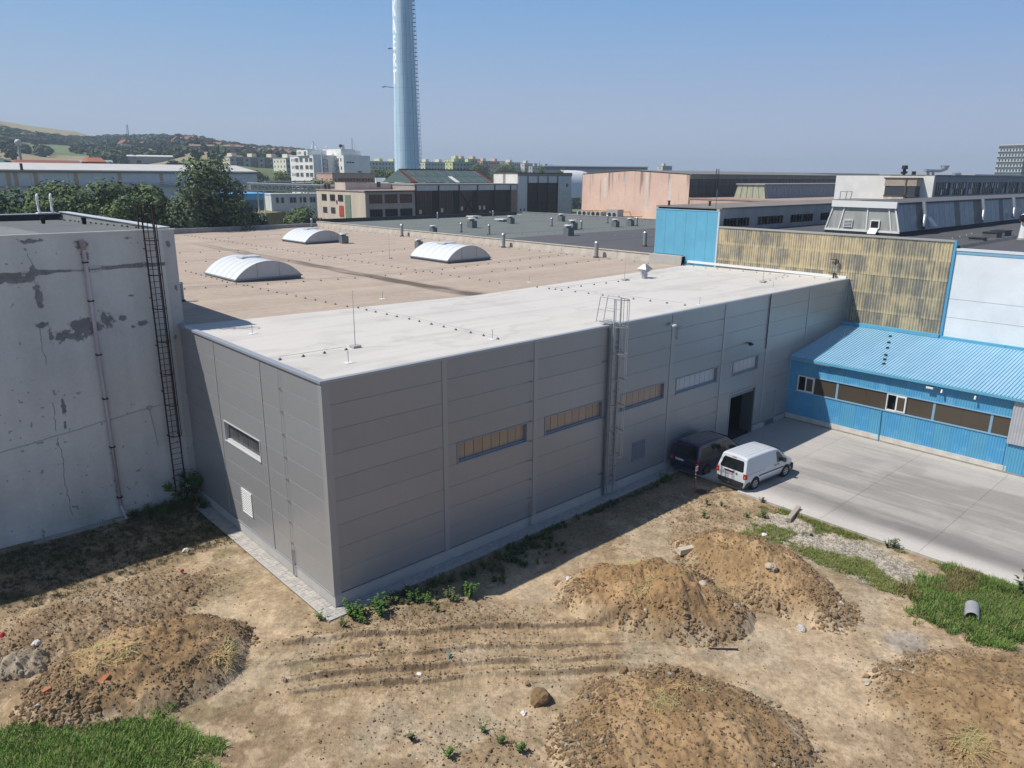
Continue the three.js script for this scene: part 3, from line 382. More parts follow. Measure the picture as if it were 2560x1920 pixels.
{
  const g = thing('pale_blue_wall_building', 'flat works building with a pale blue-white wall at the right edge', 'building'), pw = mottled([0.72, 0.74, 0.755], 0.06, 9, 0.85);
  for (const [a, b] of [[6.2, 7.6], [7.63, 8.9], [8.93, 12.25]]) for (const [c, d] of [[7.07, 15.0], [15.02, 23]]) new MB().box(XW - 0.03, XW + 0.2, a, b, c, d).to('wall_panel', pw, g);
  new MB().box(XW - 0.02, XW + 0.1, 6, 12.2, 7.06, 23).to('joint_backing', M.flash, g);
  new MB().box(XW - 0.1, XW + 0.4, 12.25, 12.4, 7.07, 23).to('edge_cap', mat([0.66, 0.68, 0.7], 0.4), g); new MB().box(XW - 0.07, XW - 0.03, 12.05, 12.25, 7.07, 23).to('cap_drip', mat([0.2, 0.4, 0.55], 0.5), g);
  for (let i = 0; i < 4; i++) new MB().box(XW - 0.28, XW - 0.03, 6.0, 6.26, 7.07 + i * 4, 11.05 + i * 4).to('base_flashing', M.bluepaint, g);
  const rt = tex(1024, 512, (u, v) => { const x = u * 60, z = v * 36, n = fbm(x * 0.4, z * 0.4, 4, 8), f = fbm(x * 4, z * 4, 2, 18), k = (0.9 + 0.3 * (n - 0.5) + 0.25 * (f - 0.5)) * ((z % 1) < 0.06 ? 0.85 : 1); return [0.088 * k, 0.088 * k, 0.095 * k]; });
  mesh('roof', gridGeo(4, 4, (u, v) => { const x = XW + u * 85, z = 24 - v * 35.9; return [x, 12.38, z, (x - XW) / 60, v]; }), new THREE.MeshStandardMaterial({ map: rt, roughness: 0.9 }), g);
  new MB().hexa([V(XW + 0.4, 12.38, 7.3), V(75, 12.38, 7.3), V(75, 12.38, 6.2), V(XW + 0.4, 12.38, 6.2), V(XW + 0.4, 12.56, 7.1), V(75, 12.6, 7.0), V(75, 12.6, 6.2), V(XW + 0.4, 12.56, 6.2)]).to('roof_step', mottled([0.08, 0.08, 0.085], 0.2, 4), g);
  // raised rooflight monitor with sloping glazed sides
  const m = thing('rooflight_monitor', 'long grey trapezoid rooflight monitor with white framed end on the dark roof', 'rooflight', [52.84, 0, 0]);
  const fm = mottled([0.33, 0.34, 0.32], 0.3, 2.5, 0.5, { seed: 40, streak: 0.3 }), wh = M.white, zb = [-6.05, 0.18], zt = [-5.55, -0.35], yb = 12.72, yt = 14.62, L = 62;
  for (let i = 0; i < 4; i++) { const c = [0, 0.19, 0.57, 0.9, 1], a = lerp(zb[0], zb[1], c[i]), b = lerp(zb[0], zb[1], c[i + 1]), e = lerp(zt[0], zt[1], c[i]), f = lerp(zt[0], zt[1], c[i + 1]); new MB().q(0.002, yb, a, 0.002, yb, b, 0.06, yt, f, 0.06, yt, e).to('end_pane', fm, m); const fr = new MB(); fr.bar(V(-0.02, yb, a), V(0.03, yt, e), 0.09, 0.1, V(1, 0, 0)); if (i === 3) fr.bar(V(-0.02, yb, b), V(0.03, yt, f), 0.12, 0.12, V(1, 0, 0)); fr.to('white_bar', wh, m); }
  new MB().box(-0.15, 0.1, yt, yt + 0.52, zt[0] - 0.1, zt[1] + 0.12).to('end_fascia', wh, m); new MB().box(-0.06, 0.02, yb - 0.1, yb + 0.06, zb[0] - 0.05, zb[1] + 0.05).to('sill', wh, m); new MB().box(-0.03, L, 12.3, yb - 0.05, zb[0] - 0.02, zb[1] + 0.02).to('kerb', M.dark, m);
  const gp = [mottled([0.235, 0.265, 0.285], 0.22, 3, 0.4, { seed: 42 }), mottled([0.21, 0.245, 0.265], 0.25, 3, 0.4, { seed: 43 }), mottled([0.13, 0.13, 0.125], 0.4, 2, 0.6, { seed: 44 })];
  for (let i = 0; i < 46; i++) { const a = 0.05 + i * 1.35, b = a + 1.31; new MB().q(a, yb, zb[1], b, yb, zb[1], b, yt + 0.3, zt[1] + 0.04, a, yt + 0.3, zt[1] + 0.04).to('side_pane', gp[[3, 10, 14, 15, 20].includes(i) ? 2 : i % 2], m); }
  new MB().q(0, yb, zb[1] - 0.02, L, yb, zb[1] - 0.02, L, yt + 0.3, zt[1] + 0.02, 0, yt + 0.3, zt[1] + 0.02).to('side_backing', M.dark, m); new MB().q(L, yb, zb[0], 0, yb, zb[0], 0, yt + 0.3, zt[0], L, yt + 0.3, zt[0]).to('far_side', gp[0], m);
  new MB().hexa([V(0.1, yt + 0.3, zt[1] + 0.15), V(L, yt + 0.3, zt[1] + 0.15), V(L, yt + 0.3, zt[0] - 0.1), V(0.1, yt + 0.3, zt[0] - 0.1), V(0.1, yt + 0.45, zt[1] + 0.13), V(L, yt + 0.45, zt[1] + 0.13), V(L, yt + 0.62, (zt[0] + zt[1]) / 2), V(0.1, yt + 0.62, (zt[0] + zt[1]) / 2)]).q(0.1, yt + 0.62, (zt[0] + zt[1]) / 2, L, yt + 0.62, (zt[0] + zt[1]) / 2, L, yt + 0.45, zt[0], 0.1, yt + 0.45, zt[0]).to('roof', mottled([0.11, 0.11, 0.118], 0.2, 5), m);
  const lv = new MB(); lv.box(-0.1, 0.06, 12.92, 13.58, -4.46, -3.7); lv.to('vent_frame', wh, m); for (let i = 0; i < 5; i++) new MB().box(-0.13, -0.1, 12.97 + i * 0.12, 13.02 + i * 0.12, -4.38, -3.78).to('vent_slat', wh, m); new MB().box(-0.105, -0.1, 12.96, 13.54, -4.4, -3.76).to('vent_dark', M.black, m);
  new MB().box(-0.1, 0.06, 12.92, 13.62, -2.22, -1.42).to('hatch_frame', wh, m); new MB().box(-0.108, -0.1, 13.0, 13.54, -2.12, -1.52).to('hatch_opening', M.black, m); new MB().hexa([V(-0.5, 12.5, -2.2), V(-0.1, 12.9, -2.2), V(-0.1, 12.9, -1.5), V(-0.5, 12.5, -1.5), V(-0.5, 12.54, -2.2), V(-0.1, 12.94, -2.2), V(-0.1, 12.94, -1.5), V(-0.5, 12.54, -1.5)]).to('hatch_flap', wh, m);
  // open side flap and slanting flues
  new MB().q(5.8, 13.0, 0.75, 7.0, 13.0, 0.75, 6.1, 14.5, -0.2, 5.4, 14.5, -0.2).to('open_flap', gp[0], m); new MB().q(5.0, 12.8, 0.2, 5.7, 12.8, 0.2, 5.6, 13.6, 0.02, 5.0, 13.6, 0.02).to('flap_opening', M.black, m);
  [4.9, 20.6, 31, 36].forEach((x) => { new MB().path([V(x, 15.1, 0.05), V(x, 14.0, 0.3), V(x - 0.5, 13.0, 0.45)], 0.16, 8).to('flue', M.galv, m); });
  const rail = thing('roof_frame', 'small steel goal-shaped frame on the far edge of the rooflight monitor', 'frame', [52.9, 15.15, -4.6]); new MB().path([V(0, 0, -0.5), V(0, 0.75, -0.5), V(0, 0.75, 0.5), V(0, 0, 0.4)], 0.03).path([V(0, 0, 0), V(0, 0.75, 0.05)], 0.03).to('frame', M.steel, rail);
  const cw = thing('roof_cowl', 'white bent ventilation cowl pipe on the dark roof at the right edge', 'vent', [57.1, 12.4, 7.95]); new MB().tube(V(0, 0, 0), V(0, 0.15, 0), 0.42, 14).to('collar', M.oldconcrete, cw); new MB().tube(V(0, 0.1, 0), V(0, 1.25, 0), 0.36, 14, 0.3).curve([V(0, 1.2, 0), V(-0.05, 1.6, 0), V(-0.35, 1.75, -0.05), V(-0.55, 1.68, -0.08)], 0.31, 14, 14).to('pipe', M.white, cw); new MB().add(new THREE.SphereGeometry(0.27, 12, 10), new THREE.Matrix4().makeTranslation(-0.52, 1.69, -0.08).scale(V(0.35, 1, 1))).to('mouth', M.black, cw);
  [[58.6, 6.0, 0.95, 'right'], [55.9, 6.1, 0.7, 'middle'], [51.4, 6.4, 0.4, 'left']].forEach(([x, z, w, n]) => { const k = thing('roof_hatch', 'dark box hatch on the dark roof behind the pale wall, ' + n + ' of three', 'hatch', [x, 12.38, z]); new MB().box(-w, w, 0, w > 0.5 ? 0.55 : 0.35, -0.5, 0.5).to('body', mottled([0.1, 0.1, 0.105], 0.2, 2), k); new MB().box(-w - 0.05, w + 0.05, w > 0.5 ? 0.55 : 0.35, w > 0.5 ? 0.6 : 0.4, -0.55, 0.55).to('lid', M.dark, k); });
}
// ---------- blue lean-to workshop ----------
{
  const g = thing('blue_workshop', 'bright blue corrugated lean-to workshop with a ribbed roof and a long window band', 'workshop'), XB = 36.83, Z1 = 24;
  const wall = (z0, z1, y0, y1, m = M.blueface, x = XB) => { const ge = gridGeo(Math.round((z1 - z0) / 0.15) * 4, 1, (u, v) => { const z = lerp(z0, z1, u); return [x - 0.016 - 0.016 * Math.cos(z / 0.15 * 2 * Math.PI), lerp(y0, y1, v), z, z, lerp(y0, y1, v)]; }); return mesh('wall_sheet', ge, m, g); };
  const bs = [M.blueface, mottled([0.07, 0.31, 0.56], 0.12, 4, 0.55, { seed: 25, c2: [0.12, 0.36, 0.58] })];
  for (let i = 0; i < 14; i++) { const a = i * 0.99, b = a + 0.986; wall(a, b, 0.55, 2.36, bs[i % 2]); wall(a, b, 3.53, 4.72, bs[(i + 1) % 2]); }
  for (let i = 0; i < 9; i++) { const a = 13.88 + i * 1.05, b = a + 1.046; wall(a, b, 0.2, 2.1, bs[i % 2], XB - 0.02); wall(a, b, 2.02, 4.75, mottled([0.40, 0.41, 0.44], 0.08, 3, 0.5), XB - 0.16); }
  wall(0.0, 0.68, 2.36, 3.53);
  new MB().box(XB + 0.06, XB + 0.1, 0.1, 2.34, 0.02, Z1).box(XB + 0.06, XB + 0.1, 3.55, 4.8, 0.02, Z1).box(XB + 0.12, 44.5, 0.05, 0.15, 0.02, Z1).to('inner_wall', M.dark, g);
  new MB().box(XB - 0.04, XB + 0.12, 0.1, 0.57, 0.03, 14.1).to('base_plinth', mottled([0.56, 0.54, 0.50], 0.15, 2), g); new MB().box(XB - 0.07, XB + 0.1, -0.2, 0.24, 0.0, Z1).to('footing', mottled([0.28, 0.25, 0.21], 0.25, 1.5), g);
  new MB().box(XB - 0.07, XB + 0.02, 2.3, 2.37, 0.02, 13.85).box(XB - 0.07, XB + 0.02, 3.52, 3.58, 0.02, 13.85).to('window_rail', mat([0.22, 0.4, 0.56], 0.5), g);
  // tinted glazing band, posts behind, two white casements
  const brown = new THREE.MeshPhysicalMaterial({ color: lin(0.12, 0.098, 0.07), roughness: 0.14, transmission: 0.35, thickness: 0 }), post = mat([0.40, 0.34, 0.2], 0.8), bl = mat([0.2, 0.36, 0.5], 0.6);
  const zs = [1.93, 3.9, 5.5, 6.82, 8.1, 9.7, 11.3, 12.9, 13.84]; for (let i = 0; i < zs.length - 1; i++) { if (i === 3) continue; new MB().box(XB + 0.0, XB + 0.012, 2.37, 3.52, zs[i] + 0.004, zs[i + 1] - 0.004).to('tinted_pane', brown, g); }
  for (const z of [4.12, 6.26, 9.42, 11.64]) new MB().box(XB + 0.05, XB + 0.15, 2.3, 3.55, z - 0.06, z + 0.06).to('post', post, g); for (const z of [3.55, 9.7, 12.88]) new MB().box(XB - 0.012, XB + 0.03, 2.36, 3.53, z - 0.07, z + 0.07).to('mullion', bl, g);
  for (const z of [0.7, 6.84]) { const f = new MB(), w = 1.22, x0 = XB - 0.06, x1 = XB + 0.06; f.box(x0, x1, 2.37, 2.45, z, z + w).box(x0, x1, 3.45, 3.52, z, z + w).box(x0, x1, 2.45, 3.45, z, z + 0.06).box(x0, x1, 2.45, 3.45, z + w - 0.06, z + w); const o = f.to('window', M.white, g); new MB().box(x0 - 0.04, x0 - 0.01, 2.42, 2.5, z + 0.6, z + w).box(x0 - 0.04, x0 - 0.01, 3.4, 3.5, z + 0.6, z + w).box(x0 - 0.04, x0 - 0.01, 2.5, 3.4, z + 0.6, z + 0.69).box(x0 - 0.04, x0 - 0.01, 2.5, 3.4, z + w - 0.08, z + w).to('sliding_sash', M.white, o); new MB().box(x0 - 0.025, x0 - 0.018, 2.5, 3.4, z + 0.69, z + w - 0.08).to('pane', brown, o); }
  new MB().box(XB + 0.3, XB + 0.35, 2.2, 3.6, 0.05, 1.9).box(XB + 0.3, XB + 0.35, 2.2, 3.6, 6.6, 8.3).to('dark_interior', M.black, g);
  // roof in ribbed sheets
  const rs = [mottled([0.27, 0.475, 0.63], 0.08, 5, 0.5), mottled([0.25, 0.46, 0.615], 0.08, 5, 0.5, { seed: 8 })], xe = 36.5, ye = 4.82, xr = XW - 0.05, yr = 6.1;
  for (let i = 0; i < 24; i++) { const z0 = i * 1.0, m = new MB(); const P = (x, z, h) => V(x, lerp(ye, yr, (x - xe) / (xr - xe)) + h, z); for (let k = 0; k < 5; k++) { const a = z0 + k * 0.2, s = [[a, 0], [a + 0.14, 0], [a + 0.148, 0.05], [a + 0.18, 0.05], [a + 0.2, 0]]; for (let q = 0; q < 4; q++) m.quad(P(xe, s[q][0], s[q][1]), P(xe, s[q + 1][0], s[q + 1][1]), P(xr, s[q + 1][0], s[q + 1][1]), P(xr, s[q][0], s[q][1])); } m.to('roof_sheet', rs[i % 2], g); }
  new MB().hexa([V(xe + 0.02, ye - 0.12, Z1), V(xr, yr - 0.12, Z1), V(xr, yr - 0.12, 0.02), V(xe + 0.02, ye - 0.12, 0.02), V(xe + 0.02, ye - 0.02, Z1), V(xr, yr - 0.02, Z1), V(xr, yr - 0.02, 0.02), V(xe + 0.02, ye - 0.02, 0.02)]).to('roof_deck', M.dark, g);
  new MB().box(xe - 0.06, xe + 0.02, ye - 0.16, ye + 0.0, 0.01, Z1).to('eaves_strip', M.bluepaint, g); new MB().box(xe - 0.04, XB, ye - 0.22, ye - 0.17, 0.05, 3).to('gutter', M.flash, g);
  new MB().path([V(XB - 0.08, 2.3, 6.62), V(XB - 0.08, 0.15, 6.7)], 0.04).to('cable_duct', M.blueface, g);
  for (const [y, x, k] of [[0, 38.0, 0], [0, 38.8, 1], [0, 39.6, 2], [0, 41.0, 3], [0, 42.1, 4], [0, 43.4, 5]]) { const z = lerp(5.9, 4.1, (x - 38) / 5.4), yy = lerp(ye, yr, (x - xe) / (xr - xe)); new MB().box(x - 0.1, x + 0.1, yy + 0.03, yy + 0.12, z - 0.08, z + 0.08).to('roof_fixing', M.dark, g); }
  [[4.72 - 0.25, 9.35, 0], [4.4, 10.05, 1], [4.4, 11.9, 1]].forEach(([y, z, k], i) => { const l = thing('eaves_fitting', ['white strip lamp under the blue workshop eaves', 'left small white camera under the blue workshop eaves', 'right small white camera under the blue workshop eaves, near the grey sheets'][i], k ? 'camera' : 'lamp', [XB - 0.05, y, z]); if (!k) new MB().box(-0.3, 0, -0.06, 0.06, -0.2, 0.2).to('housing', M.white, l); else { new MB().bar(V(0, 0, 0), V(-0.2, 0.05, 0), 0.04, 0.04).to('arm', M.white, l); new MB().tube(V(-0.2, 0.08, 0), V(-0.28, -0.12, 0), 0.06, 10).to('housing', M.white, l); } });
}
// ---------- ground ----------
const TE = [0.79, 0.613], TN = [-0.613, 0.79];
const g2 = (d, w) => Math.exp(-(d * d) / (w * w));
function tracks(x, z) {   // ruts of a tracked machine, along TE
  const s = x * TE[0] + z * TE[1], d = x * TN[0] + z * TN[1] + 0.35 * Math.sin(s * 0.22) + 0.06 * Math.sin(s * 1.3); const on = sst(-3.0, -0.5, s) * sst(15, 10, s); if (on <= 0) return [0, 0, 0];
  let h = 0, rut = 0; for (const [c, w, a] of [[2.05, 0.2, 0.19], [2.75, 0.14, 0.08], [3.35, 0.18, 0.14], [4.25, 0.16, 0.19], [4.95, 0.2, 0.21], [5.6, 0.15, 0.10]]) { const br = 0.35 + 0.95 * vn(s * 0.7, c * 7, 5); const e = d - c; h += a * br * (e < 0 ? Math.exp(-(e * e) / (4 * w * w)) : Math.exp(-(e * e) / (0.25 * w * w))); }
  for (const c of [2.4, 3.02, 3.85, 4.62, 5.3]) { const k = g2(d - c, 0.24); rut += k; h -= 0.07 * k; h += 0.03 * k * Math.sin(s * 2 * Math.PI / 0.19); }
  let face = 0; for (const [c, w] of [[2.05, 0.2], [3.35, 0.18], [4.25, 0.16], [4.95, 0.2]]) face += g2(d - c - 0.08, 0.05 + 0.05 * vn(s * 1.7, c * 3, 8)) * sst(0.18, 0.42, vn(s * 0.5, c * 7, 5)) * sst(0.22, 0.5, fbm(s * 5, d * 9, 3, 31)); return [h * on, cl(rut) * on, sst(0.22, 0.62, cl(face) * (0.45 + 1.1 * fbm(x * 6, z * 6, 3, 71))) * on];  // face marks rut sides whose shade soil() puts into the colour
}
// where the soil is broken up into clods
function roughness(x, z) {
  let r = sst(3.6, 1.6, Math.hypot((x + 7.0) / 1.6, (z + 5.6) / 0.95)) * 1.25; r = Math.max(r, sst(1.5, 0.6, Math.hypot((x - 3.6) / 3.2, (z - 3.6 - (x - 3.6) * 0.55) / 1.0)) * 0.9);
  r = Math.max(r, 0.28 * sst(0.54, 0.72, fbm(x * 0.22, z * 0.22, 3, 88)), sst(4, 2, Math.hypot(x - 19, z - 5.2) / 1.0) * 0.5, sst(3.2, 1, Math.hypot((x + 0.5), (z - 9.3))) * 0.55); return cl(r);
}
const smooth = (x, z) => cl(sst(2.9, 1.0, Math.hypot((x - 6.9) / 1.3, (z - 3.9) / 0.8)) + sst(1.7, 0.5, Math.hypot((x + 2.8) / 1.4, (z + 1.9) / 2.0)) + sst(4.5, 1.5, Math.hypot((x - 12) / 1.6, (z - 15.2) / 0.9)) + 0.8 * sst(3, 1, Math.hypot((x - 2.0) / 1.6, (z - 7.9) / 0.8)));
function groundY(x, z) {
  const far = sst(-15.9, -13.5, x) * sst(25.9, 24.6, z); const wall = sst(0, 1.6, Math.max(-x, z) - 0.6);
  const rg = roughness(x, z) * (1 - 0.8 * smooth(x, z)), tr = tracks(x, z);
  let h = -0.06 + 0.26 * (fbm(x * 0.14, z * 0.14, 3, 7) - 0.5) * wall; h += (0.03 + 0.13 * rg) * (fbm(x * 1.3, z * 1.3, 3, 17) - 0.42); h += 0.16 * rg * lumps(x * 5.5, z * 5.5, 2) + 0.02 * lumps(x * 8, z * 8, 4) * (1 - smooth(x, z)) * wall; h += (0.014 + 0.07 * rg) * (fbm(x * 5.2, z * 5.2, 2, 27) - 0.45) * wall; h += tr[0];
  h += 0.35 * sst(3.5, 0.8, Math.hypot((x + 7.0) / 1.4, (z + 5.8) / 0.8)) * rg; h -= 0.03 * smooth(x, z); h += 0.12 * sst(-6, -13, z);
  if (x > 21.4) h = lerp(h, 0.03, sst(21.2, 22.2, x)); 
  if (x > -0.7 && z < 0.66) h = Math.min(h, -0.06); else if (x < -0.66 && x > -1.2 && z < 0.66) h = Math.min(h, lerp(-0.03, h, cl((-0.66 - x) / 0.54))); else if (z > 0.63 && z < 1.2 && x > -1) h = Math.min(h, lerp(-0.03, h, cl((z - 0.63) / 0.55)));
  return h * far - 0.25 * (1 - far);
}
const gravelMask = (x, z) => { const c = (x - 20.2) + 0.10 * (z - 11), a = sst(2.3, 0.7, Math.abs(c)) * sst(6.6, 8.6, z) * sst(17, 13.2, z); return cl(a * 1.25 * sst(0.34, 0.52, fbm(x * 0.9, z * 0.9, 4, 46) + 0.12)); };
const SZ = { x0: -16, x1: 23.4, z0: -14.7, z1: 26 };
function soil(x, z) {
  const n = fbm(x * 0.3, z * 0.3, 4, 5), m = fbm(x * 1.7, z * 1.7, 3, 15), f = fbm(x * 9, z * 9, 3, 25), sm = smooth(x, z), t = tracks(x, z)[1], rg = roughness(x, z);
  let c = [0.335, 0.242, 0.145]; const pale = [0.48, 0.365, 0.24], dk = [0.205, 0.136, 0.075];
  const mix = (a, b, k) => a.map((v, i) => lerp(v, b[i], cl(k))); c = mix(c, dk, sst(0.52, 0.75, n) * 0.5); c = mix(c, pale, sst(0.48, 0.66, m) * 0.55 * (1 - rg * 0.5)); c = mix(c, pale, sm * (0.55 + 0.3 * m)); c = mix(c, dk, 0.75 * sst(0.35, 0.9, rg) * sst(0.35, 0.6, f)); c = mix(c, [0.37, 0.265, 0.155], t * 0.7); c = mix(c, [0.10, 0.066, 0.038], tracks(x, z)[2] * 0.6);  // last mix paints the shade of the steep rut sides
  c = mix(c, [0.40, 0.33, 0.235], 0.8 * sst(0.52, 0.68, fbm(x * 0.55, z * 0.55, 4, 35)) * (z > 6 || x < -8 ? 0.75 : 0.5));
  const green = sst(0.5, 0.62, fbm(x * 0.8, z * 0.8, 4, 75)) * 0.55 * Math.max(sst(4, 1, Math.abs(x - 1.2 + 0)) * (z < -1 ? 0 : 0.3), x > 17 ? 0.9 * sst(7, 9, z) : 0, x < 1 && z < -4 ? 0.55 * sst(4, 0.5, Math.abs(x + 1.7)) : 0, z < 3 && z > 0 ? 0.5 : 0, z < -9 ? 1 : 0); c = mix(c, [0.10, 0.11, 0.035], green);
  if (x > 1.5) c = mix(c, [0.13, 0.09, 0.05], 0.6 * sst(3.4, 1.2, z) * sst(0.3, 0.6, m)); if (z < -8) c = mix(c, [0.12, 0.09, 0.045], 0.55 * sst(-8, -10, z)); const gv = gravelMask(x, z); c = mix(c, f > 0.5 ? [0.50, 0.455, 0.39] : [0.32, 0.27, 0.21], gv * 0.75);  // soil darkened to deepen the shade along the hall and at the left
  c = mix(c, [0.27, 0.26, 0.25], 0.6 * sst(1.1, 0.4, Math.hypot((x - 14.9) / 1.2, z - 16.6) + 0.6 * (f - 0.5)));
  const k = 0.90 + 0.62 * (f - 0.5) + 0.45 * (m - 0.5); return c.map((v) => v * k);
}
{
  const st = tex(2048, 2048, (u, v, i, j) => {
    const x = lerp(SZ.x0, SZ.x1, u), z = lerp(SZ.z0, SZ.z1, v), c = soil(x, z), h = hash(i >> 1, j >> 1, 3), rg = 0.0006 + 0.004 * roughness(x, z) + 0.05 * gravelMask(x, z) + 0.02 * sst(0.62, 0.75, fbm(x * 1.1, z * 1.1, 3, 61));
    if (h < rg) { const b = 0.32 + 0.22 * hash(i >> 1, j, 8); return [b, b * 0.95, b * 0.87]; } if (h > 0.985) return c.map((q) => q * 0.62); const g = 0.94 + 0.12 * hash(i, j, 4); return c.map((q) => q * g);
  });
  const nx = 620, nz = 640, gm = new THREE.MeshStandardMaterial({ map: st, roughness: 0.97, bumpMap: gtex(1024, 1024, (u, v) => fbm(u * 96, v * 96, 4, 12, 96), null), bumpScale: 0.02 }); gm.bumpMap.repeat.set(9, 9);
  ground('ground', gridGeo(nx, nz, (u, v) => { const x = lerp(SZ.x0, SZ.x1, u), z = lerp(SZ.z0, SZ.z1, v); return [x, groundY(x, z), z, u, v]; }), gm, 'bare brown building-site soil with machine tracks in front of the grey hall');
}
// ---------- concrete yard ----------
{
  const ct = tex(1024, 1792, (u, v) => {   // swept concrete with tyre marks along z; position in metres
    const x = 22 + u * 15, z = v * 30, n = fbm(x * 0.35, z * 0.2, 5, 3), s = 0.72 * fbm(x * 0.75 + 1.2 * vn(z * 0.12, 1, 1), z * 0.13, 4, 13) + 0.28 * fbm(x * 2.8 + 1.2 * vn(z * 0.2, 3, 1), z * 0.16, 3, 33), s2 = fbm(x * 9, z * 0.5, 3, 14), f = fbm(x * 8, z * 8, 3, 23), f2 = fbm(x * 30, z * 30, 2, 29);
    const edge = sst(23.3, 24.6, x) * sst(36.4, 35.4, x), near = sst(2, 8, z), mk = cl((0.22 + sst(0.38, 0.72, s) * 0.6 + 0.28 * sst(0.45, 0.7, fbm(x * 0.5 + 9, z * 0.4, 4, 63)) + 0.25 * sst(0.4, 0.6, n) + sst(0.5, 0.75, s2) * 0.16) * edge * (0.35 + 0.65 * near)), sw = Math.exp(-((x - 24.6 - 0.02 * (z - 14)) ** 2) / 0.9) * near * 0.5;
    const slab = ((z < 9.4 ? 0 : z < 14.3 ? 1 : 2) + (x < 29.5 ? 0 : 3)), tone = 1 + 0.07 * (hash(slab, 2, 6) - 0.5); let k = (0.95 + 0.22 * (n - 0.5) + 0.12 * (f - 0.5) + 0.05 * (f2 - 0.5)) * tone * (1 - 0.43 * mk) * (1 - 0.35 * sw * (0.6 + 0.8 * s)); k *= 1 + 0.10 * (1 - sst(23.0, 23.6, x)); const dirt = sst(1.6, 0, 36.8 - x) * fbm(x * 2, z * 2, 3, 9) * 0.35;
    return [lerp(0.485 * k, 0.3, dirt), lerp(0.452 * k, 0.25, dirt), lerp(0.42 * k, 0.18, dirt)];
  });
  const cm = new THREE.MeshStandardMaterial({ map: ct, roughness: 0.9 }), g = new THREE.Group(); g.name = 'concrete_yard'; g.userData.kind = 'structure'; g.userData.label = 'wide pale concrete yard with tyre marks'; scene.add(g);
  const slab = (x0, x1, z0, z1) => { const m = new MB(), gp = 0.006, Y = 0.15; x0 += gp; x1 -= gp; z0 += gp; z1 -= gp; m.q(x0, Y, z1, x1, Y, z1, x1, Y, z0, x0, Y, z0); const n = m.p.length / 3; for (let i = 0; i < n; i++) { m.u[i * 2] = (m.p[i * 3] - 22) / 15; m.u[i * 2 + 1] = m.p[i * 3 + 2] / 30; } const s = new MB().box(x0, x1, -0.3, Y - 0.001, z0, z1); m.add(s.geo()); m.to('slab', cm, g); };
  const zs = [0.02, 4.8, 9.55, 14.3, 19.2, 24.5, 30], xs = [22.42, 29.5, 36.8]; for (let i = 0; i < 6; i++) for (let k = 0; k < 2; k++) if (!(i === 0 && k === 0)) slab(xs[k], xs[k + 1], zs[i], zs[i + 1]); slab(22.9, 29.5, 0.64, 4.8); slab(28.9, 29.5, 0.02, 0.64);
  new MB().box(22.96, 36.7, -0.3, 0.10, 0.75, 4.85).box(22.5, 36.7, -0.3, 0.10, 4.86, 29.9).to('joint_filler', M.dark, g);
  // pale smears of cement along the edge, straggling mortar
}
// ---------- spoil heaps ----------
const clodGeos = [0, 1, 2, 3].map((k) => { const g = new THREE.IcosahedronGeometry(1, 1), p = g.attributes.position; for (let i = 0; i < p.count; i++) { const v = V(p.getX(i), p.getY(i), p.getZ(i)), s = 0.5 + 0.95 * fbm(v.x * 2.1 + k * 9 + 5, v.y * 2.1 + v.z * 1.7 + 7, 3, k); p.setXYZ(i, v.x * s * 1.25, v.y * s * 0.75, v.z * s); } g.computeVertexNormals(); return g; });
const clodMat = new THREE.MeshStandardMaterial({ color: lin(1, 1, 1), roughness: 0.97, bumpMap: gtex(256, 256, (u, v) => fbm(u * 12, v * 12, 4, 2, 12), null), bumpScale: 0.02 });
function clods(name, list, parent) {   // list of [x, y, z, size, colour]
  const by = [[], [], [], []]; list.forEach((q, i) => by[i % 4].push(q)); const out = [];
  by.forEach((l, k) => { if (!l.length) return; const im = new THREE.InstancedMesh(clodGeos[k], clodMat, l.length), m = new THREE.Matrix4(), q = new THREE.Quaternion(); l.forEach((c, i) => { q.setFromEuler(new THREE.Euler(R() * 6.3, R() * 6.3, R() * 6.3)); const s = c[3]; m.compose(V(c[0], c[1], c[2]), q, V(s * rr(0.8, 1.2), s * rr(0.75, 1.1), s * rr(0.8, 1.2))); im.setMatrixAt(i, m); im.setColorAt(i, lin(...c[4])); }); im.name = parent ? name : numbered(name); im.castShadow = im.receiveShadow = true; im.userData.kind = 'stuff'; (parent || scene).add(im); out.push(im); });
  return out;
}
const clodCol = () => { const t = R(), k = rr(0.75, 1.2); if (t > 0.985) { const b = rr(0.34, 0.5); return [b, b * 0.95, b * 0.86]; } if (t > 0.9) return [0.28 * k, 0.21 * k, 0.14 * k]; return [0.235 * k, 0.157 * k, 0.085 * k]; };
const heaps = [];
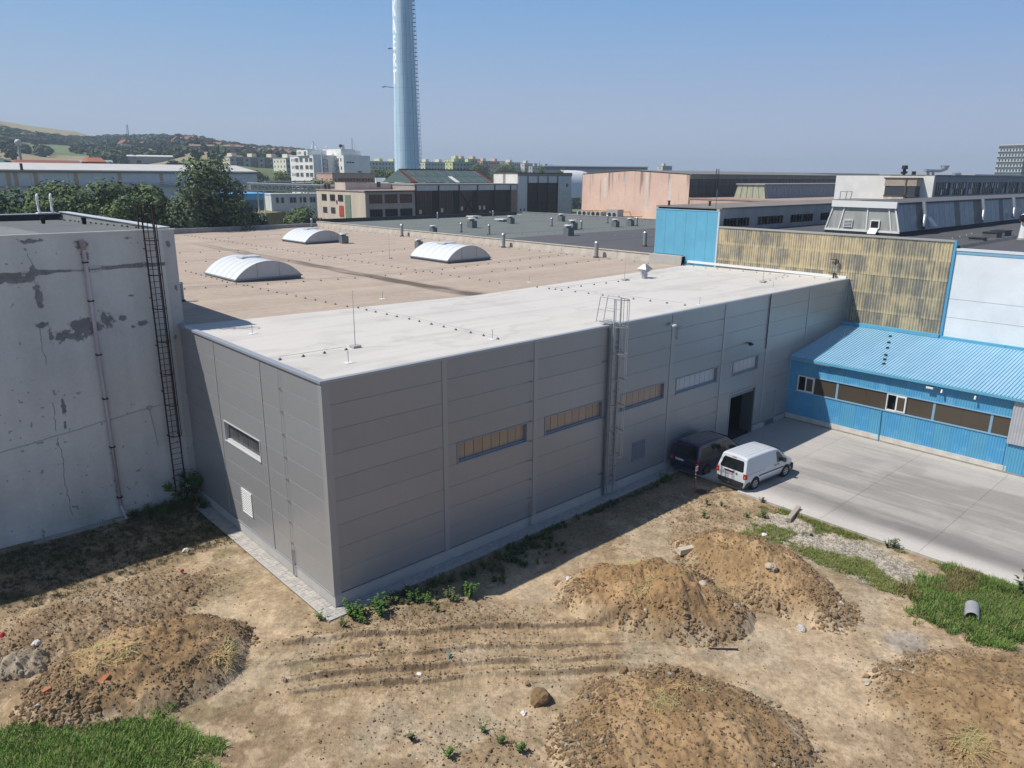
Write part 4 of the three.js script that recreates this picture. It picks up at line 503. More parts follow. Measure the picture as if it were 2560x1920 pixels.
function heap(label, cx, cz, ra, rb, rot, H, seed, nclod, rim, tint = [1, 1, 1]) {
  const cs = Math.cos(rot), sn = Math.sin(rot), loc = (u, v) => [cx + u * cs - v * sn, cz + u * sn + v * cs];
  const prof = (u, v) => { const a = Math.atan2(v / rb, u / ra), w = 1 + 0.30 * (fbm(Math.cos(a) * 1.3 + 4, Math.sin(a) * 1.3 + 4, 4, seed) - 0.5) * 2, r = Math.hypot(u / ra, v / rb) / w; return r; };
  const top = (u, v) => { const r = prof(u, v), d = cl(1 - r), n1 = fbm(u * 0.8 + seed, v * 0.8, 3, seed), n2 = fbm(u * 3.4, v * 3.4, 3, seed + 5), n3 = fbm(u * 11, v * 11, 2, seed + 9); return H * (d * 1.5 / (0.55 + d * 0.95)) * (0.6 + 0.75 * n1) + d ** 0.55 * (0.30 * (n2 - 0.45) + 0.10 * (n3 - 0.5) + 0.13 * lumps(u * 5.2, v * 5.2, seed) * sst(0.36, 0.56, fbm(u * 0.9 + seed, v * 0.9, 3, seed + 8)) + 0.05 * lumps(u * 10, v * 10, seed + 1) + 0.045 * (fbm(u * 26, v * 26, 2, seed + 3) - 0.5)) - 0.10 * sst(0.96, 1.2, r) - 0.2 * sst(1.05, 1.25, r); };
  const t = thing('dirt_heap', label, 'dirt heap', [cx, 0, cz], -rot), N = Math.round(Math.max(ra, rb) * 2.5 / 0.06), NM = Math.round(Math.min(ra, rb) * 2.5 / 0.06);
  const col = (x, y, z) => { const n = fbm(x * 0.9 + seed * 3, z * 0.9, 4, seed), f = fbm(x * 7, z * 7, 3, seed + 2), k = 0.68 + 0.55 * n + 0.75 * (f - 0.5), p = sst(0.55, 0.72, n) * 0.6, r = prof(x, z), w = loc(x, z), e = sst(0.72, 0.98, r + 0.25 * (f - 0.5)), s = e > 0 ? soil(w[0], w[1]) : [0, 0, 0]; return [lerp(lerp(0.255, 0.34, p) * k * tint[0], s[0], e), lerp(lerp(0.162, 0.232, p) * k * tint[1], s[1], e), lerp(lerp(0.078, 0.128, p) * k * tint[2], s[2], e)]; };
  const hm = new THREE.MeshStandardMaterial({ vertexColors: true, roughness: 0.97, bumpMap: clodMat.bumpMap, bumpScale: 0.03 });
  const ge = gridGeo(ra >= rb ? N : NM, ra >= rb ? NM : N, (u, v) => { const a = (u - 0.5) * 2.5 * ra, b = (v - 0.5) * 2.5 * rb, w = loc(a, b); return [a, Math.max(groundY(w[0], w[1]), -0.3) + top(a, b), b, a, b]; }, col); mesh('soil', ge, hm, t);
  const l = []; for (let i = 0; i < nclod; i++) { let u, v, r, s = Math.exp(rr(Math.log(0.013), Math.log(0.05))); const q = R(); if (q < rim) { const a = R() * 6.283; r = rr(0.62, 1.12); u = ra * r * Math.cos(a); v = rb * r * Math.sin(a); if (fbm(u * 0.9 + seed, v * 0.9, 3, seed + 8) < 0.46) continue; s *= r > 0.78 ? 1.7 : 1.15; if (R() < 0.1) s *= 1.8; } else { u = rr(-ra, ra); v = rr(-rb, rb); if (prof(u, v) > 1) continue; } const w = loc(u, v); l.push([u, groundY(w[0], w[1]) + top(u, v) + s * 0.05, v, s, clodCol().map((q, i) => q * tint[i] * 0.97)]); }
  clods('clod', l, t); heaps.push({ t, top: (x, z) => { const dx = x - cx, dz = z - cz, u = dx * cs + dz * sn, v = -dx * sn + dz * cs; return prof(u, v) < 1.1 ? top(u, v) : -9; } }); return t;
}
heap('brown soil heap at lower left beside the green grass, with dry straw on it', -7.0, -1.0, 3.7, 2.7, 0.28, 1.25, 11, 6500, 0.62);
heap('smooth tan soil heap with pale straw on top, nearest the shadow of the grey hall', 9.9, 8.3, 3.75, 2.45, 1.15, 1.75, 23, 4200, 0.6, [1.1, 1.06, 1.02]);
heap('lumpy stony soil heap nearest the concrete yard, behind the smooth tan heap', 15.1, 10.0, 4.6, 2.6, 1.75, 1.35, 37, 6200, 0.55, [1.08, 1.08, 1.08]);
heap('large brown soil heap at the bottom middle with a big dark clod on its edge', 4.3, 14.1, 4.0, 3.4, 0.6, 0.95, 41, 7500, 0.5);
heap('broad greyish soil heap at the lower right corner with clods along its edge', 13.0, 20.6, 4.4, 3.7, 0.5, 0.85, 53, 5200, 0.45, [0.98, 1.0, 1.02]);
const topY = (x, z) => { let h = 0; for (const q of heaps) h = Math.max(h, q.top(x, z)); return groundY(x, z) + Math.max(0, h); };
{
  const l = []; for (let i = 0; i < 160000 && l.length < 26000; i++) { const x = rr(-14, 22), z = rr(-12, 24); if (x > -0.8 && z < 0.8) continue; const k = roughness(x, z) * (1 - smooth(x, z)) * 0.7 + 0.05 * sst(0.5, 0.66, fbm(x * 0.7, z * 0.7, 3, 19)) + 0.004 + (tracks(x, z)[0] > 0.05 ? 0.35 : 0); if (R() > k) continue; const s = Math.exp(rr(Math.log(0.011), Math.log(0.042))) * (R() < 0.02 ? 2 : 1); l.push([x, groundY(x, z) + s * 0.2, z, s, clodCol()]); }
  for (let i = 0; i < 5200; i++) { const x = rr(17.5, 22.3), z = rr(6.5, 17); if (R() > gravelMask(x, z)) continue; const b = rr(0.3, 0.6); l.push([x, groundY(x, z) + 0.005, z, rr(0.015, 0.035), [b, b * 0.95, b * 0.88]]); }
  clods('rubble', l).forEach((o, i) => tag(o, 'loose clods and pebbles strewn over the brown site soil', 'rubble'));
}
// ---------- separate lumps and litter ----------
function rock(label, cat, x, z, s, c, flat = 0.8, name = 'stone') { const g = new THREE.IcosahedronGeometry(1, 3), p = g.attributes.position, o = R() * 50; for (let i = 0; i < p.count; i++) { const v = V(p.getX(i), p.getY(i), p.getZ(i)), k = 0.42 + 1.0 * fbm(v.x * 1.9 + o, v.y * 1.9 + v.z * 1.7 + o, 5, 3); p.setXYZ(i, v.x * k * s * 1.25, v.y * k * s * flat, v.z * k * s); } g.computeVertexNormals(); const m = top(name, g, mottled(c, 0.25, s * 3, 0.95, { seed: 7 }), label, cat, [x, topY(x, z) + s * flat * 0.35, z], R() * 6); return m; }
rock('big dark clod standing on the edge of the bottom middle heap', 'clod', 2.35, 9.5, 0.36, [0.19, 0.12, 0.06], 0.95, 'soil_clod'); rock('single round clod between the ruts right of the middle of the track', 'clod', 5.25, 10.7, 0.17, [0.2, 0.13, 0.07], 0.9, 'soil_clod');
rock('white stone lying at the edge of the building shadow on the left', 'stone', -2.75, -8.95, 0.16, [0.62, 0.58, 0.5]); rock('white chunk on the rough soil above the left heap', 'stone', -9.6, -4.9, 0.13, [0.62, 0.6, 0.57]); rock('pale white stone at the foot of the smooth tan heap', 'stone', 8.3, 5.2, 0.13, [0.6, 0.53, 0.45]);
rock('white lump on the top edge of the stony heap by the yard', 'stone', 19.1, 8.35, 0.13, [0.75, 0.73, 0.7]); rock('pale boulder in the middle of the stony heap', 'stone', 14.4, 11.2, 0.22, [0.4, 0.33, 0.25]); rock('round grey stone on the right flank of the smooth tan heap', 'stone', 11.3, 9.9, 0.18, [0.42, 0.37, 0.31]); rock('pale stone on the upper edge of the lower right heap', 'stone', 11.4, 16.6, 0.16, [0.45, 0.38, 0.3]); rock('grey stones at the toe of the stony heap', 'stone', 12.75, 13.5, 0.17, [0.45, 0.43, 0.4]); rock('dark clod at the far edge of the lower right heap', 'clod', 15.6, 19.4, 0.2, [0.17, 0.11, 0.06], 0.8, 'soil_clod');
rock('small white scrap beside the rut below the middle', 'stone', 0.02, 5.75, 0.085, [0.75, 0.73, 0.72]); rock('pale stone by the small ridge under the track', 'stone', 1.45, 9.6, 0.1, [0.6, 0.57, 0.52]); rock('black round lump on the white gravel by the yard', 'stone', 20.8, 9.95, 0.1, [0.015, 0.016, 0.02]);
rock('brown stone at the bottom of the left heap beside the grass', 'stone', -7.75, 1.75, 0.2, [0.3, 0.22, 0.14]);
{ // pale powder heap
  heap('small grey-white pile of powdery rubble at the far left edge', -10.3, -4.1, 0.95, 0.7, 0.3, 0.5, 61, 260, 0.4, [1.35, 1.75, 2.6]);
  const slabm = mottled([0.50, 0.44, 0.35], 0.2, 1), put = (name, label, cat, g, m, x, z, ry, rz = 0, dy = 0.06) => { const o = top(name, g, m, label, cat, [x, topY(x, z) + dy, z], ry); o.rotation.z = rz; return o; };
  put('concrete_block', 'pale concrete block lying on top behind the smooth tan heap', 'block', new MB().hexa([V(-0.55, -0.12, 0.16), V(0.5, -0.12, 0.15), V(0.55, -0.12, -0.15), V(-0.5, -0.12, -0.16), V(-0.52, 0.12, 0.14), V(0.5, 0.1, 0.14), V(0.54, 0.11, -0.13), V(-0.5, 0.13, -0.15)]).geo(), slabm, 14.35, 7.1, -0.3, 0, 0.12);
  put('concrete_beam', 'short concrete kerb piece leaning on the corner of the yard', 'kerb piece', new MB().box(-0.75, 0.75, -0.1, 0.1, -0.11, 0.11).geo(), mottled([0.36, 0.31, 0.26], 0.2, 1), 22.05, 8.35, 0.15, 0.12, 0.14);
  put('brick_piece', 'orange brick fragment on the lower slope of the left heap', 'brick', new MB().box(-0.2, 0.2, -0.05, 0.05, -0.11, 0.11).geo(), mat([0.36, 0.13, 0.06], 0.9), -8.5, -0.15, 0.5, 0.3); put('brick_piece', 'small orange brick fragment near the grass left of the heap', 'brick', new MB().box(-0.13, 0.13, -0.05, 0.05, -0.08, 0.08).geo(), mat([0.4, 0.15, 0.07], 0.9), -10.0, -0.95, 0.2, 0.1);
  const red = mat([0.45, 0.02, 0.04], 0.5); put('red_scrap', 'red plastic scrap on the rough soil left of the grey hall', 'scrap', new MB().hexa([V(-0.09, 0, 0.06), V(0.09, 0, 0.05), V(0.08, 0, -0.06), V(-0.06, 0, -0.05), V(-0.07, 0.1, 0.03), V(0.05, 0.13, 0.04), V(0.07, 0.08, -0.03), V(-0.04, 0.11, -0.05)]).geo(), red, -3.6, -7.05, 0.4); put('red_scrap', 'red plastic scrap at the very left edge of the photo', 'scrap', new MB().hexa([V(-0.13, 0, 0.06), V(0.12, 0, 0.08), V(0.1, 0, -0.06), V(-0.1, 0, -0.09), V(-0.09, 0.12, 0.03), V(0.05, 0.15, 0.04), V(0.09, 0.1, -0.03), V(-0.06, 0.12, -0.05)]).geo(), red, -10.4, -6.6, 1.1);
  put('teal_scrap', 'crumpled teal plastic scrap between the ruts', 'scrap', new MB().hexa([V(-0.15, 0, 0.05), V(0.12, 0, 0.07), V(0.1, 0, -0.05), V(-0.1, 0, -0.06), V(-0.09, 0.06, 0.03), V(0.05, 0.08, 0.04), V(0.09, 0.05, -0.03), V(-0.06, 0.07, -0.05)]).geo(), mat([0.08, 0.22, 0.22], 0.5), 1.5, 5.6, 0.4);
  put('metal_rod', 'dark thin rod lying on the flat soil between the right heaps', 'rod', new MB().tube(V(-0.5, 0, 0), V(0.55, 0.02, 0.05), 0.03, 6).geo(), M.dark, 9.4, 12.1, -0.75, 0, 0.03);
  const cp = thing('concrete_pipe', 'grey concrete pipe section lying in the green grass on the right', 'pipe', [18.75, groundY(18.75, 17.7) + 0.24, 17.68], 0.28); const pg = new MB(); pg.add(new THREE.LatheGeometry([[0.19, -0.5], [0.26, -0.5], [0.27, -0.45], [0.27, 0.5], [0.2, 0.5], [0.19, -0.5]].map((q) => new THREE.Vector2(...q)), 24), new THREE.Matrix4().makeRotationZ(Math.PI / 2)); pg.to('pipe', mottled([0.30, 0.31, 0.33], 0.15, 1), cp); new MB().box(-0.62, -0.5, -0.24, -0.2, -0.14, 0.16).to('wood_wedge', mat([0.55, 0.40, 0.18], 0.8), cp);
  put('wood_piece', 'yellow-brown broken board in the grass in front of the concrete pipe', 'board', new MB().box(-0.35, 0.35, -0.02, 0.03, -0.1, 0.1).geo(), mat([0.5, 0.34, 0.12], 0.8), 18.0, 18.6, 0.9, 0.15);
}
// ---------- weeds, grass, straw ----------
function leafGeo(kind, seed) {   // one plant as many small blades
  const r = rng(seed), P = [], I = [], C = []; const blade = (b, d, L, w, bend, c) => { const s = V(-d.z, 0, d.x).normalize().multiplyScalar(w / 2), n = P.length / 3, m = b.clone().addScaledVector(d, L * 0.5), t = b.clone().addScaledVector(d, L); t.y -= bend * L; for (const q of [b.clone().sub(s), b.clone().add(s), m.clone().addScaledVector(s, 1.1), m.clone().addScaledVector(s, -1.1), t]) { P.push(q.x, q.y, q.z); C.push(...c); } I.push(n, n + 1, n + 2, n, n + 2, n + 3, n + 3, n + 2, n + 4); };
  if (kind === 'grass') for (let i = 0; i < 16; i++) { const a = r() * 6.28, k = 0.25 + r() * 0.8, q = 0.75 + r() * 0.5; blade(V((r() - 0.5) * 0.22, 0, (r() - 0.5) * 0.22), V(Math.cos(a) * k, 1, Math.sin(a) * k).normalize(), 0.16 + r() * 0.2, 0.018, 0.25 * r(), [q, q, q]); }
  else if (kind === 'weed') for (let i = 0; i < 9; i++) { const a = r() * 6.28, k = 0.15 + r() * 0.55, d = V(Math.cos(a) * k, 1, Math.sin(a) * k).normalize(), L = 0.35 + r() * 0.4; blade(V(0, 0, 0), d, L, 0.012, 0, [0.8, 0.8, 0.7]); for (let j = 0; j < 9; j++) { const t = (0.25 + 0.75 * j / 9) * L, b = r() * 6.28, q = 0.7 + r() * 0.6; blade(d.clone().multiplyScalar(t), V(Math.cos(b), 0.35 * r(), Math.sin(b)).normalize(), 0.09 + r() * 0.1, 0.06, 0.3 * r(), [q, q, q * 0.9]); } }
  else for (let i = 0; i < 22; i++) { const a = r() * 6.28, q = 0.8 + r() * 0.4; blade(V((r() - 0.5) * 0.5, 0.02 + r() * 0.05, (r() - 0.5) * 0.3), V(Math.cos(a), 0.12 * (r() - 0.3), Math.sin(a) * 0.6).normalize(), 0.3 + r() * 0.5, 0.014, 0.1, [q, q, q]); }
  const g = new THREE.BufferGeometry(); g.setAttribute('position', new THREE.Float32BufferAttribute(P, 3)); g.setAttribute('color', new THREE.Float32BufferAttribute(C, 3)); g.setIndex(I); g.computeVertexNormals(); return g;
}
const gm1 = new THREE.MeshStandardMaterial({ color: lin(1, 1, 1), vertexColors: true, roughness: 0.75, side: THREE.DoubleSide });
const GK = { grass: [1, 2, 3].map((s) => leafGeo('grass', s)), weed: [4, 5, 6].map((s) => leafGeo('weed', s)), straw: [7, 8].map((s) => leafGeo('straw', s)) };
function plants(name, kind, list, label, cat, isThing) {   // list of [x, z, scale, colour]
  const gs = GK[kind], by = gs.map(() => []); list.forEach((q, i) => by[i % gs.length].push(q));
  by.forEach((l, k) => { if (!l.length) return; const im = new THREE.InstancedMesh(gs[k], gm1, l.length), m = new THREE.Matrix4(), q = new THREE.Quaternion(); l.forEach((c, i) => { q.setFromEuler(new THREE.Euler((R() - 0.5) * 0.3, R() * 6.3, (R() - 0.5) * 0.3)); m.compose(V(c[0], topY(c[0], c[1]) - 0.01, c[1]), q, V(c[2], c[2] * rr(0.8, 1.2), c[2])); im.setMatrixAt(i, m); im.setColorAt(i, lin(...c[3])); }); im.name = numbered(name); im.castShadow = im.receiveShadow = true; scene.add(im); tag(im, label, cat, null, 'stuff'); });
}
const green = (a = 1) => { const t = R(); return t < 0.5 ? [0.165 * a, 0.285 * a, 0.045 * a] : t < 0.72 ? [0.095 * a, 0.18 * a, 0.03 * a] : [0.24 * a, 0.25 * a, 0.08 * a]; };
{
  const l = []; const inL = (x, z) => { const d = Math.hypot((x + 11.2) / 4.3, (z - 3.2) / 4.0) + 0.5 * (fbm(x * 0.9, z * 0.9, 4, 3) - 0.5); return d < 0.8 + 0.25 * R() && !(heaps[0].top(x, z) > 0.12); };
  for (let i = 0; i < 30000 && l.length < 9000; i++) { const x = rr(-15, -6.4), z = rr(-2.8, 8); if (inL(x, z)) l.push([x, z, rr(0.6, 1.25), green()]); } plants('grass', 'grass', l, 'bright green grass patch in the lower left corner', 'grass');
  const r = []; for (let i = 0; i < 60000 && r.length < 9000; i++) { const x = rr(15, 23.2), z = rr(13.5, 27), d = Math.hypot((x - 20.4) / 3.9, (z - 17.4) / 2.6) + 0.9 * (fbm(x * 0.7, z * 0.7, 4, 13) - 0.5); if (x < 22.35 && R() < sst(0.98, 0.4, d)) { const dry = fbm(x * 0.6, z * 0.6, 3, 44) > 0.62; r.push([x, z, rr(0.6, 1.4), dry ? [0.2, 0.17, 0.06] : green(0.8)]); } } plants('grass', 'grass', r, 'dark green grass patch round the concrete pipe on the right', 'grass');
  const s = []; for (let i = 0; i < 60000 && s.length < 3800; i++) { const x = rr(16.6, 22.3), z = rr(6.2, 17), n = fbm(x * 0.7, z * 0.7, 4, 64), core = sst(1.4, 0.3, Math.hypot((x - 19.1) / 0.8, (z - 12.1) / 2.4)); const edge = sst(1.0, 0.2, 22.4 - x) * 0.9; if (R() < core * 0.75 + edge * sst(0.42, 0.55, n) + 0.5 * sst(0.55, 0.68, n) - 0.12) s.push([x, z, rr(0.3, 0.75), R() < 0.5 ? [0.27, 0.25, 0.08] : green(0.9)]); } plants('grass', 'grass', s, 'sparse yellow-green grass along the white gravel beside the yard', 'grass');
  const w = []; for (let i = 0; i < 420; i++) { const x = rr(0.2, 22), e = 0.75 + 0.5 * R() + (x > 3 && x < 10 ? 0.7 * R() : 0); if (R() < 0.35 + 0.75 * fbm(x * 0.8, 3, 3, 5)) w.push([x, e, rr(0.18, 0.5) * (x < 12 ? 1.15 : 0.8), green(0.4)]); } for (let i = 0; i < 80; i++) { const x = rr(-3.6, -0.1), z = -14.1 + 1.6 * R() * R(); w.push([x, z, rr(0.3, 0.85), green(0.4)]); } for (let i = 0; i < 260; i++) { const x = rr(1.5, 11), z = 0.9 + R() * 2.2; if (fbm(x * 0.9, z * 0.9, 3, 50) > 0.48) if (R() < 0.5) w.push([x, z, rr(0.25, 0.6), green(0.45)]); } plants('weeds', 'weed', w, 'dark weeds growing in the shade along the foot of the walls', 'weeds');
  const t = []; for (let i = 0; i < 2600; i++) { const x = rr(-10, -0.6), z = rr(-13.9, -8.3); if (R() < 0.2 + fbm(x * 0.6, z * 0.6, 3, 9)) t.push([x, z, rr(0.3, 0.7), [0.045, 0.055, 0.02]]); } for (let i = 0; i < 1500; i++) { const x = rr(-6, 21), z = rr(-8, 14); if ((x < -0.7 || z > 0.7) && x < 22 && fbm(x * 0.7, z * 0.7, 3, 39) > 0.6 && smooth(x, z) < 0.3) t.push([x, z, rr(0.2, 0.5), R() < 0.5 ? [0.2, 0.17, 0.08] : green(0.8)]); } plants('grass', 'grass', t, 'thin low grass on the shaded soil at the left', 'grass');  // first batch has its green darkened to imitate the shade there
  const st = []; const spot = (cx, cz, n, a, b) => { for (let i = 0; i < n; i++) { const x = cx + rr(-a, a) * R(), z = cz + rr(-b, b) * R(); st.push([x, z, rr(0.5, 1.1), [0.46 * rr(0.8, 1.1), 0.34, 0.15]]); } }; spot(-8.4, -2.1, 16, 0.6, 0.5); spot(-7.9, -0.6, 12, 1.4, 1.2); spot(-5.0, 0.8, 12, 0.8, 0.7); spot(10.6, 6.6, 26, 1.0, 1.1); spot(12.6, 10.2, 18, 0.5, 1.3); spot(10.2, 20.2, 26, 0.9, 0.5); spot(9.6, 8.5, 14, 1.4, 1.4); spot(4.6, 12.6, 12, 2, 1.5); plants('straw', 'straw', st, 'dry straw wisps lying on the soil heaps', 'straw');
}
const weedGeo = GK.weed.map((g) => g);
function weed(label, x, z, s, k = 1, group) { const im = new MB(); const t = thing('weed_plant', label, 'weed', [x, topY(x, z), z], R() * 6, group); const g = weedGeo[(R() * 3) | 0], m = mesh('foliage', g, weedMats[k], t); m.scale.setScalar(s); if (s > 0.8) { const n = mesh('foliage', weedGeo[(R() * 3) | 0], weedMats[k], t); n.scale.setScalar(s * 0.8); n.position.set(0.2, 0, 0.14); n.rotation.y = 2; } return t; }
const weedMats = [[0.05, 0.11, 0.02], [0.075, 0.15, 0.025], [0.10, 0.13, 0.05]].map((c) => new THREE.MeshStandardMaterial({ color: lin(...c), vertexColors: true, roughness: 0.75, side: THREE.DoubleSide }));
[['tall leafy weed at the front corner of the paving', 0.15, 0.95, 1.3], ['weed just in front of the paving corner', 0.25, 1.45, 0.9], ['small round weed left of the ones at the paving corner', -0.45, 1.35, 0.75], ['weed left of the paving tip', -0.85, 0.3, 0.7], ['broad weed in the sun by the front corner of the hall', 1.15, 1.5, 1.3], ['weed behind the broad sunny one', 1.95, 1.2, 0.8], ['weed at the end of the sunlit row by the hall corner', 2.7, 1.7, 1.0], ['small weed in front of the sunlit row', 2.85, 2.45, 0.8], ['weed beside the shadow edge in the sunlit row', 3.85, 2.65, 0.9], ['tall weed where the hall shadow ends', 4.55, 3.05, 1.2], ['weed alone on the soil at the bottom, right one of a pair', -0.05, 10.15, 0.6], ['weed alone on the soil at the bottom, above the pair', -0.1, 9.4, 0.6], ['weed at the bottom right of the pair, by the middle heap', 0.12, 10.85, 0.7], ['weed at the bottom left of the middle heap, lowest one', -1.6, 9.5, 0.7], ['weed on the soil near the bottom, farthest left of the lone ones', -2.0, 8.1, 0.6], ['weed on the sunny soil behind the heaps, nearest the shadow', 18.5, 5.3, 0.7], ['weed on the sunny soil in front of the white van, left of two', 19.95, 4.5, 0.6], ['weed on the sunny soil in front of the white van, right of two', 20.3, 5.2, 0.6], ['weed growing at the edge of the yard behind the white van', 22.3, 6.4, 0.6], ['weed half way between white van and kerb piece', 20.2, 6.75, 0.6], ['weed near the kerb piece at the yard corner', 20.75, 7.35, 0.8], ['dark weed at the plinth left of the blue van, left of two', 20.85, 0.85, 0.8], ['dark weed at the plinth left of the blue van, right of two', 21.3, 0.9, 0.8], ['weed sprouting from the yard edge by the gravel', 22.25, 13.3, 0.9], ['bushy weed at the right edge of the photo by the yard', 22.1, 18.6, 1.6], ['second bushy weed at the right edge of the photo', 21.6, 19.2, 1.5]].forEach((q, i) => weed(q[0], q[1], q[2], q[3], i % 3 === 2 ? 2 : i % 2));
{ const t = thing('creeper_bush', 'leggy dark shrub spreading behind the foot of the rusty ladder', 'shrub', [-0.95, 0.1, -14.15]), m = new MB(), r = rng(77); for (let i = 0; i < 16; i++) { const a = r() * Math.PI, L = 0.9 + r() * 1.6, e = V(Math.cos(a) * L * 0.75, 0.5 + r() * 1.9, 0.1 + r() * 0.3); m.curve([V(0, 0, 0), e.clone().multiplyScalar(0.5).add(V(0, 0.3, 0)), e], 0.015, 6, 4); const f = mesh('foliage', weedGeo[i % 3], weedMats[0], t); f.position.copy(e).multiplyScalar(0.75); f.scale.setScalar(0.9); f.rotation.set(r(), r() * 6, r()); } m.to('stem', mat([0.06, 0.05, 0.035], 0.9), t); }
// ---------- the two vans ----------
function van(label, pos, turn, paint, windowed) {
  const t = thing('parked_van', label, 'van', pos, turn), L = 4.95, Wd = 0.965;
  const gl = new THREE.MeshPhysicalMaterial({ color: lin(0.012, 0.014, 0.015), roughness: 0.06 }), tintg = new THREE.MeshPhysicalMaterial({ color: lin(0.03, 0.045, 0.045), roughness: 0.06 }), plastic = mat([0.018, 0.019, 0.021], 0.6), chrome = mat([0.6, 0.6, 0.6], 0.25, { metalness: 0.9 }), redl = new THREE.MeshPhysicalMaterial({ color: lin(0.42, 0.012, 0.012), roughness: 0.2 }), amber = mat([0.55, 0.2, 0.04], 0.3);
  // outline heights along the length
  const K = [[0, 1.86], [0.12, 1.92], [0.5, 1.955], [1.6, 1.965], [2.7, 1.95], [3.15, 1.90], [3.4, 1.77], [3.75, 1.50], [4.08, 1.235], [4.2, 1.17], [4.6, 1.06], [4.82, 0.93], [4.93, 0.72], [4.95, 0.62]];
  const topAt = (x) => { for (let i = 1; i < K.length; i++) if (x <= K[i][0]) { const a = K[i - 1], b = K[i], f = (x - a[0]) / (b[0] - a[0]); return lerp(a[1], b[1], f); } return K[K.length - 1][1]; };
  const plan = (x) => (x < 0.14 ? 1 - 0.06 * ((0.14 - x) / 0.14) ** 2 : x > 3.9 ? 1 - 0.20 * ((x - 3.9) / 1.05) ** 2.2 : 1);
  const sideW = (y) => (y < 0.5 ? lerp(0.9, 0.955, (y - 0.25) / 0.25) : y < 1.08 ? 0.965 : lerp(0.965, 0.80, (y - 1.08) / 0.80));
  const lean = (x, y) => (x < 0.6 ? sst(0.95, 1.95, y) * 0.26 * (1 - x / 0.6) : 0);
  const sect = (x) => { const yt = topAt(x), out = [], pl = plan(x), r = Math.min(0.13, (yt - 0.3) * 0.3); for (const y of [0.26, 0.42, 0.6, 0.85, 1.0, 1.08]) { const yy = Math.min(y, yt - r - 0.01 * (1.1 - y)); out.push([yy, sideW(yy) * pl]); } const ye = yt - r, w0 = sideW(ye) * pl; for (let k = 1; k <= 3; k++) out.push([lerp(Math.min(1.08, ye), ye, k / 3), sideW(lerp(Math.min(1.08, ye), ye, k / 3)) * pl]); for (let k = 1; k <= 4; k++) { const a = k / 4 * Math.PI / 2; out.push([ye + r * 0.86 * Math.sin(a), w0 - r * 1.1 * (1 - Math.cos(a))]); } const wl = w0 - r * 1.1; for (let k = 1; k <= 4; k++) out.push([ye + r * 0.86 + r * 0.14 * (1 - (1 - k / 4) ** 2) + 0, wl * (1 - k / 4)]); return out; };
  const xs = []; for (const x of [0, 0.02, 0.06, 0.14, 0.3, 0.6, 1, 1.5, 2, 2.5, 2.9, 3.15, 3.3, 3.4, 3.6, 3.8, 4.0, 4.08, 4.2, 4.35, 4.5, 4.65, 4.78, 4.87, 4.93, 4.95]) xs.push(x);
  const S = xs.map((x) => sect(x)), n = S[0].length, P = [], I = []; S.forEach((s, i) => { for (const sg of [-1, 1]) for (const q of s) { const xi = i === 0 ? 0.03 : xs[i]; P.push(xi + lean(xi, q[0]), q[0], sg * q[1] * (i === 0 ? 0.97 : 1)); } });
  const id = (i, sg, k) => i * 2 * n + (sg > 0 ? n : 0) + k; for (let i = 0; i < xs.length - 1; i++) for (let k = 0; k < n - 1; k++) { I.push(id(i, 1, k), id(i + 1, 1, k), id(i + 1, 1, k + 1), id(i, 1, k), id(i + 1, 1, k + 1), id(i, 1, k + 1)); I.push(id(i, -1, k), id(i + 1, -1, k + 1), id(i + 1, -1, k), id(i, -1, k), id(i, -1, k + 1), id(i + 1, -1, k + 1)); }
  for (const i of [0, xs.length - 1]) for (let k = 0; k < n - 1; k++) I.push(id(i, 1, k), id(i, 1, k + 1), id(i, -1, k + 1), id(i, 1, k), id(i, -1, k + 1), id(i, -1, k)); for (let i = 0; i < xs.length - 1; i++) I.push(id(i, 1, 0), id(i, -1, 0), id(i + 1, -1, 0), id(i, 1, 0), id(i + 1, -1, 0), id(i + 1, 1, 0));
  const bg = new THREE.BufferGeometry(); bg.setAttribute('position', new THREE.Float32BufferAttribute(P, 3)); bg.setIndex(I); bg.computeVertexNormals(); mesh('body', bg, paint, t);
  // patches on the flanks: polygons in (x, y) laid on the surface, e = how proud
  const flank = (poly, sg, e, m, name, parent = t) => { const c = [poly.reduce((a, q) => a + q[0], 0) / poly.length, poly.reduce((a, q) => a + q[1], 0) / poly.length], b = new MB(), at = (q) => V(q[0] + lean(q[0], q[1]), q[1], sg * (sideW(q[1]) * plan(q[0]) + e)); for (let i = 0; i < poly.length; i++) b.tri(at(c), at(poly[i]), at(poly[(i + 1) % poly.length])); return b.to(name, m, parent); };
  const rear = (poly, e, m, name) => { const c = [0, poly.reduce((a, q) => a + q[1], 0) / poly.length], b = new MB(), at = (q) => V(0.03 + lean(0.03, q[1]) - e, q[1], q[0]); for (let i = 0; i < poly.length; i++) b.tri(at(c), at(poly[i]), at(poly[(i + 1) % poly.length])); return b.to(name, m, t); };
  rear([[-0.72, 1.14], [0.72, 1.14], [0.77, 1.22], [0.72, 1.4], [0.68, 1.62], [0.62, 1.72], [-0.62, 1.72], [-0.68, 1.62], [-0.72, 1.4], [-0.77, 1.22]], 0.012, gl, 'rear_window');
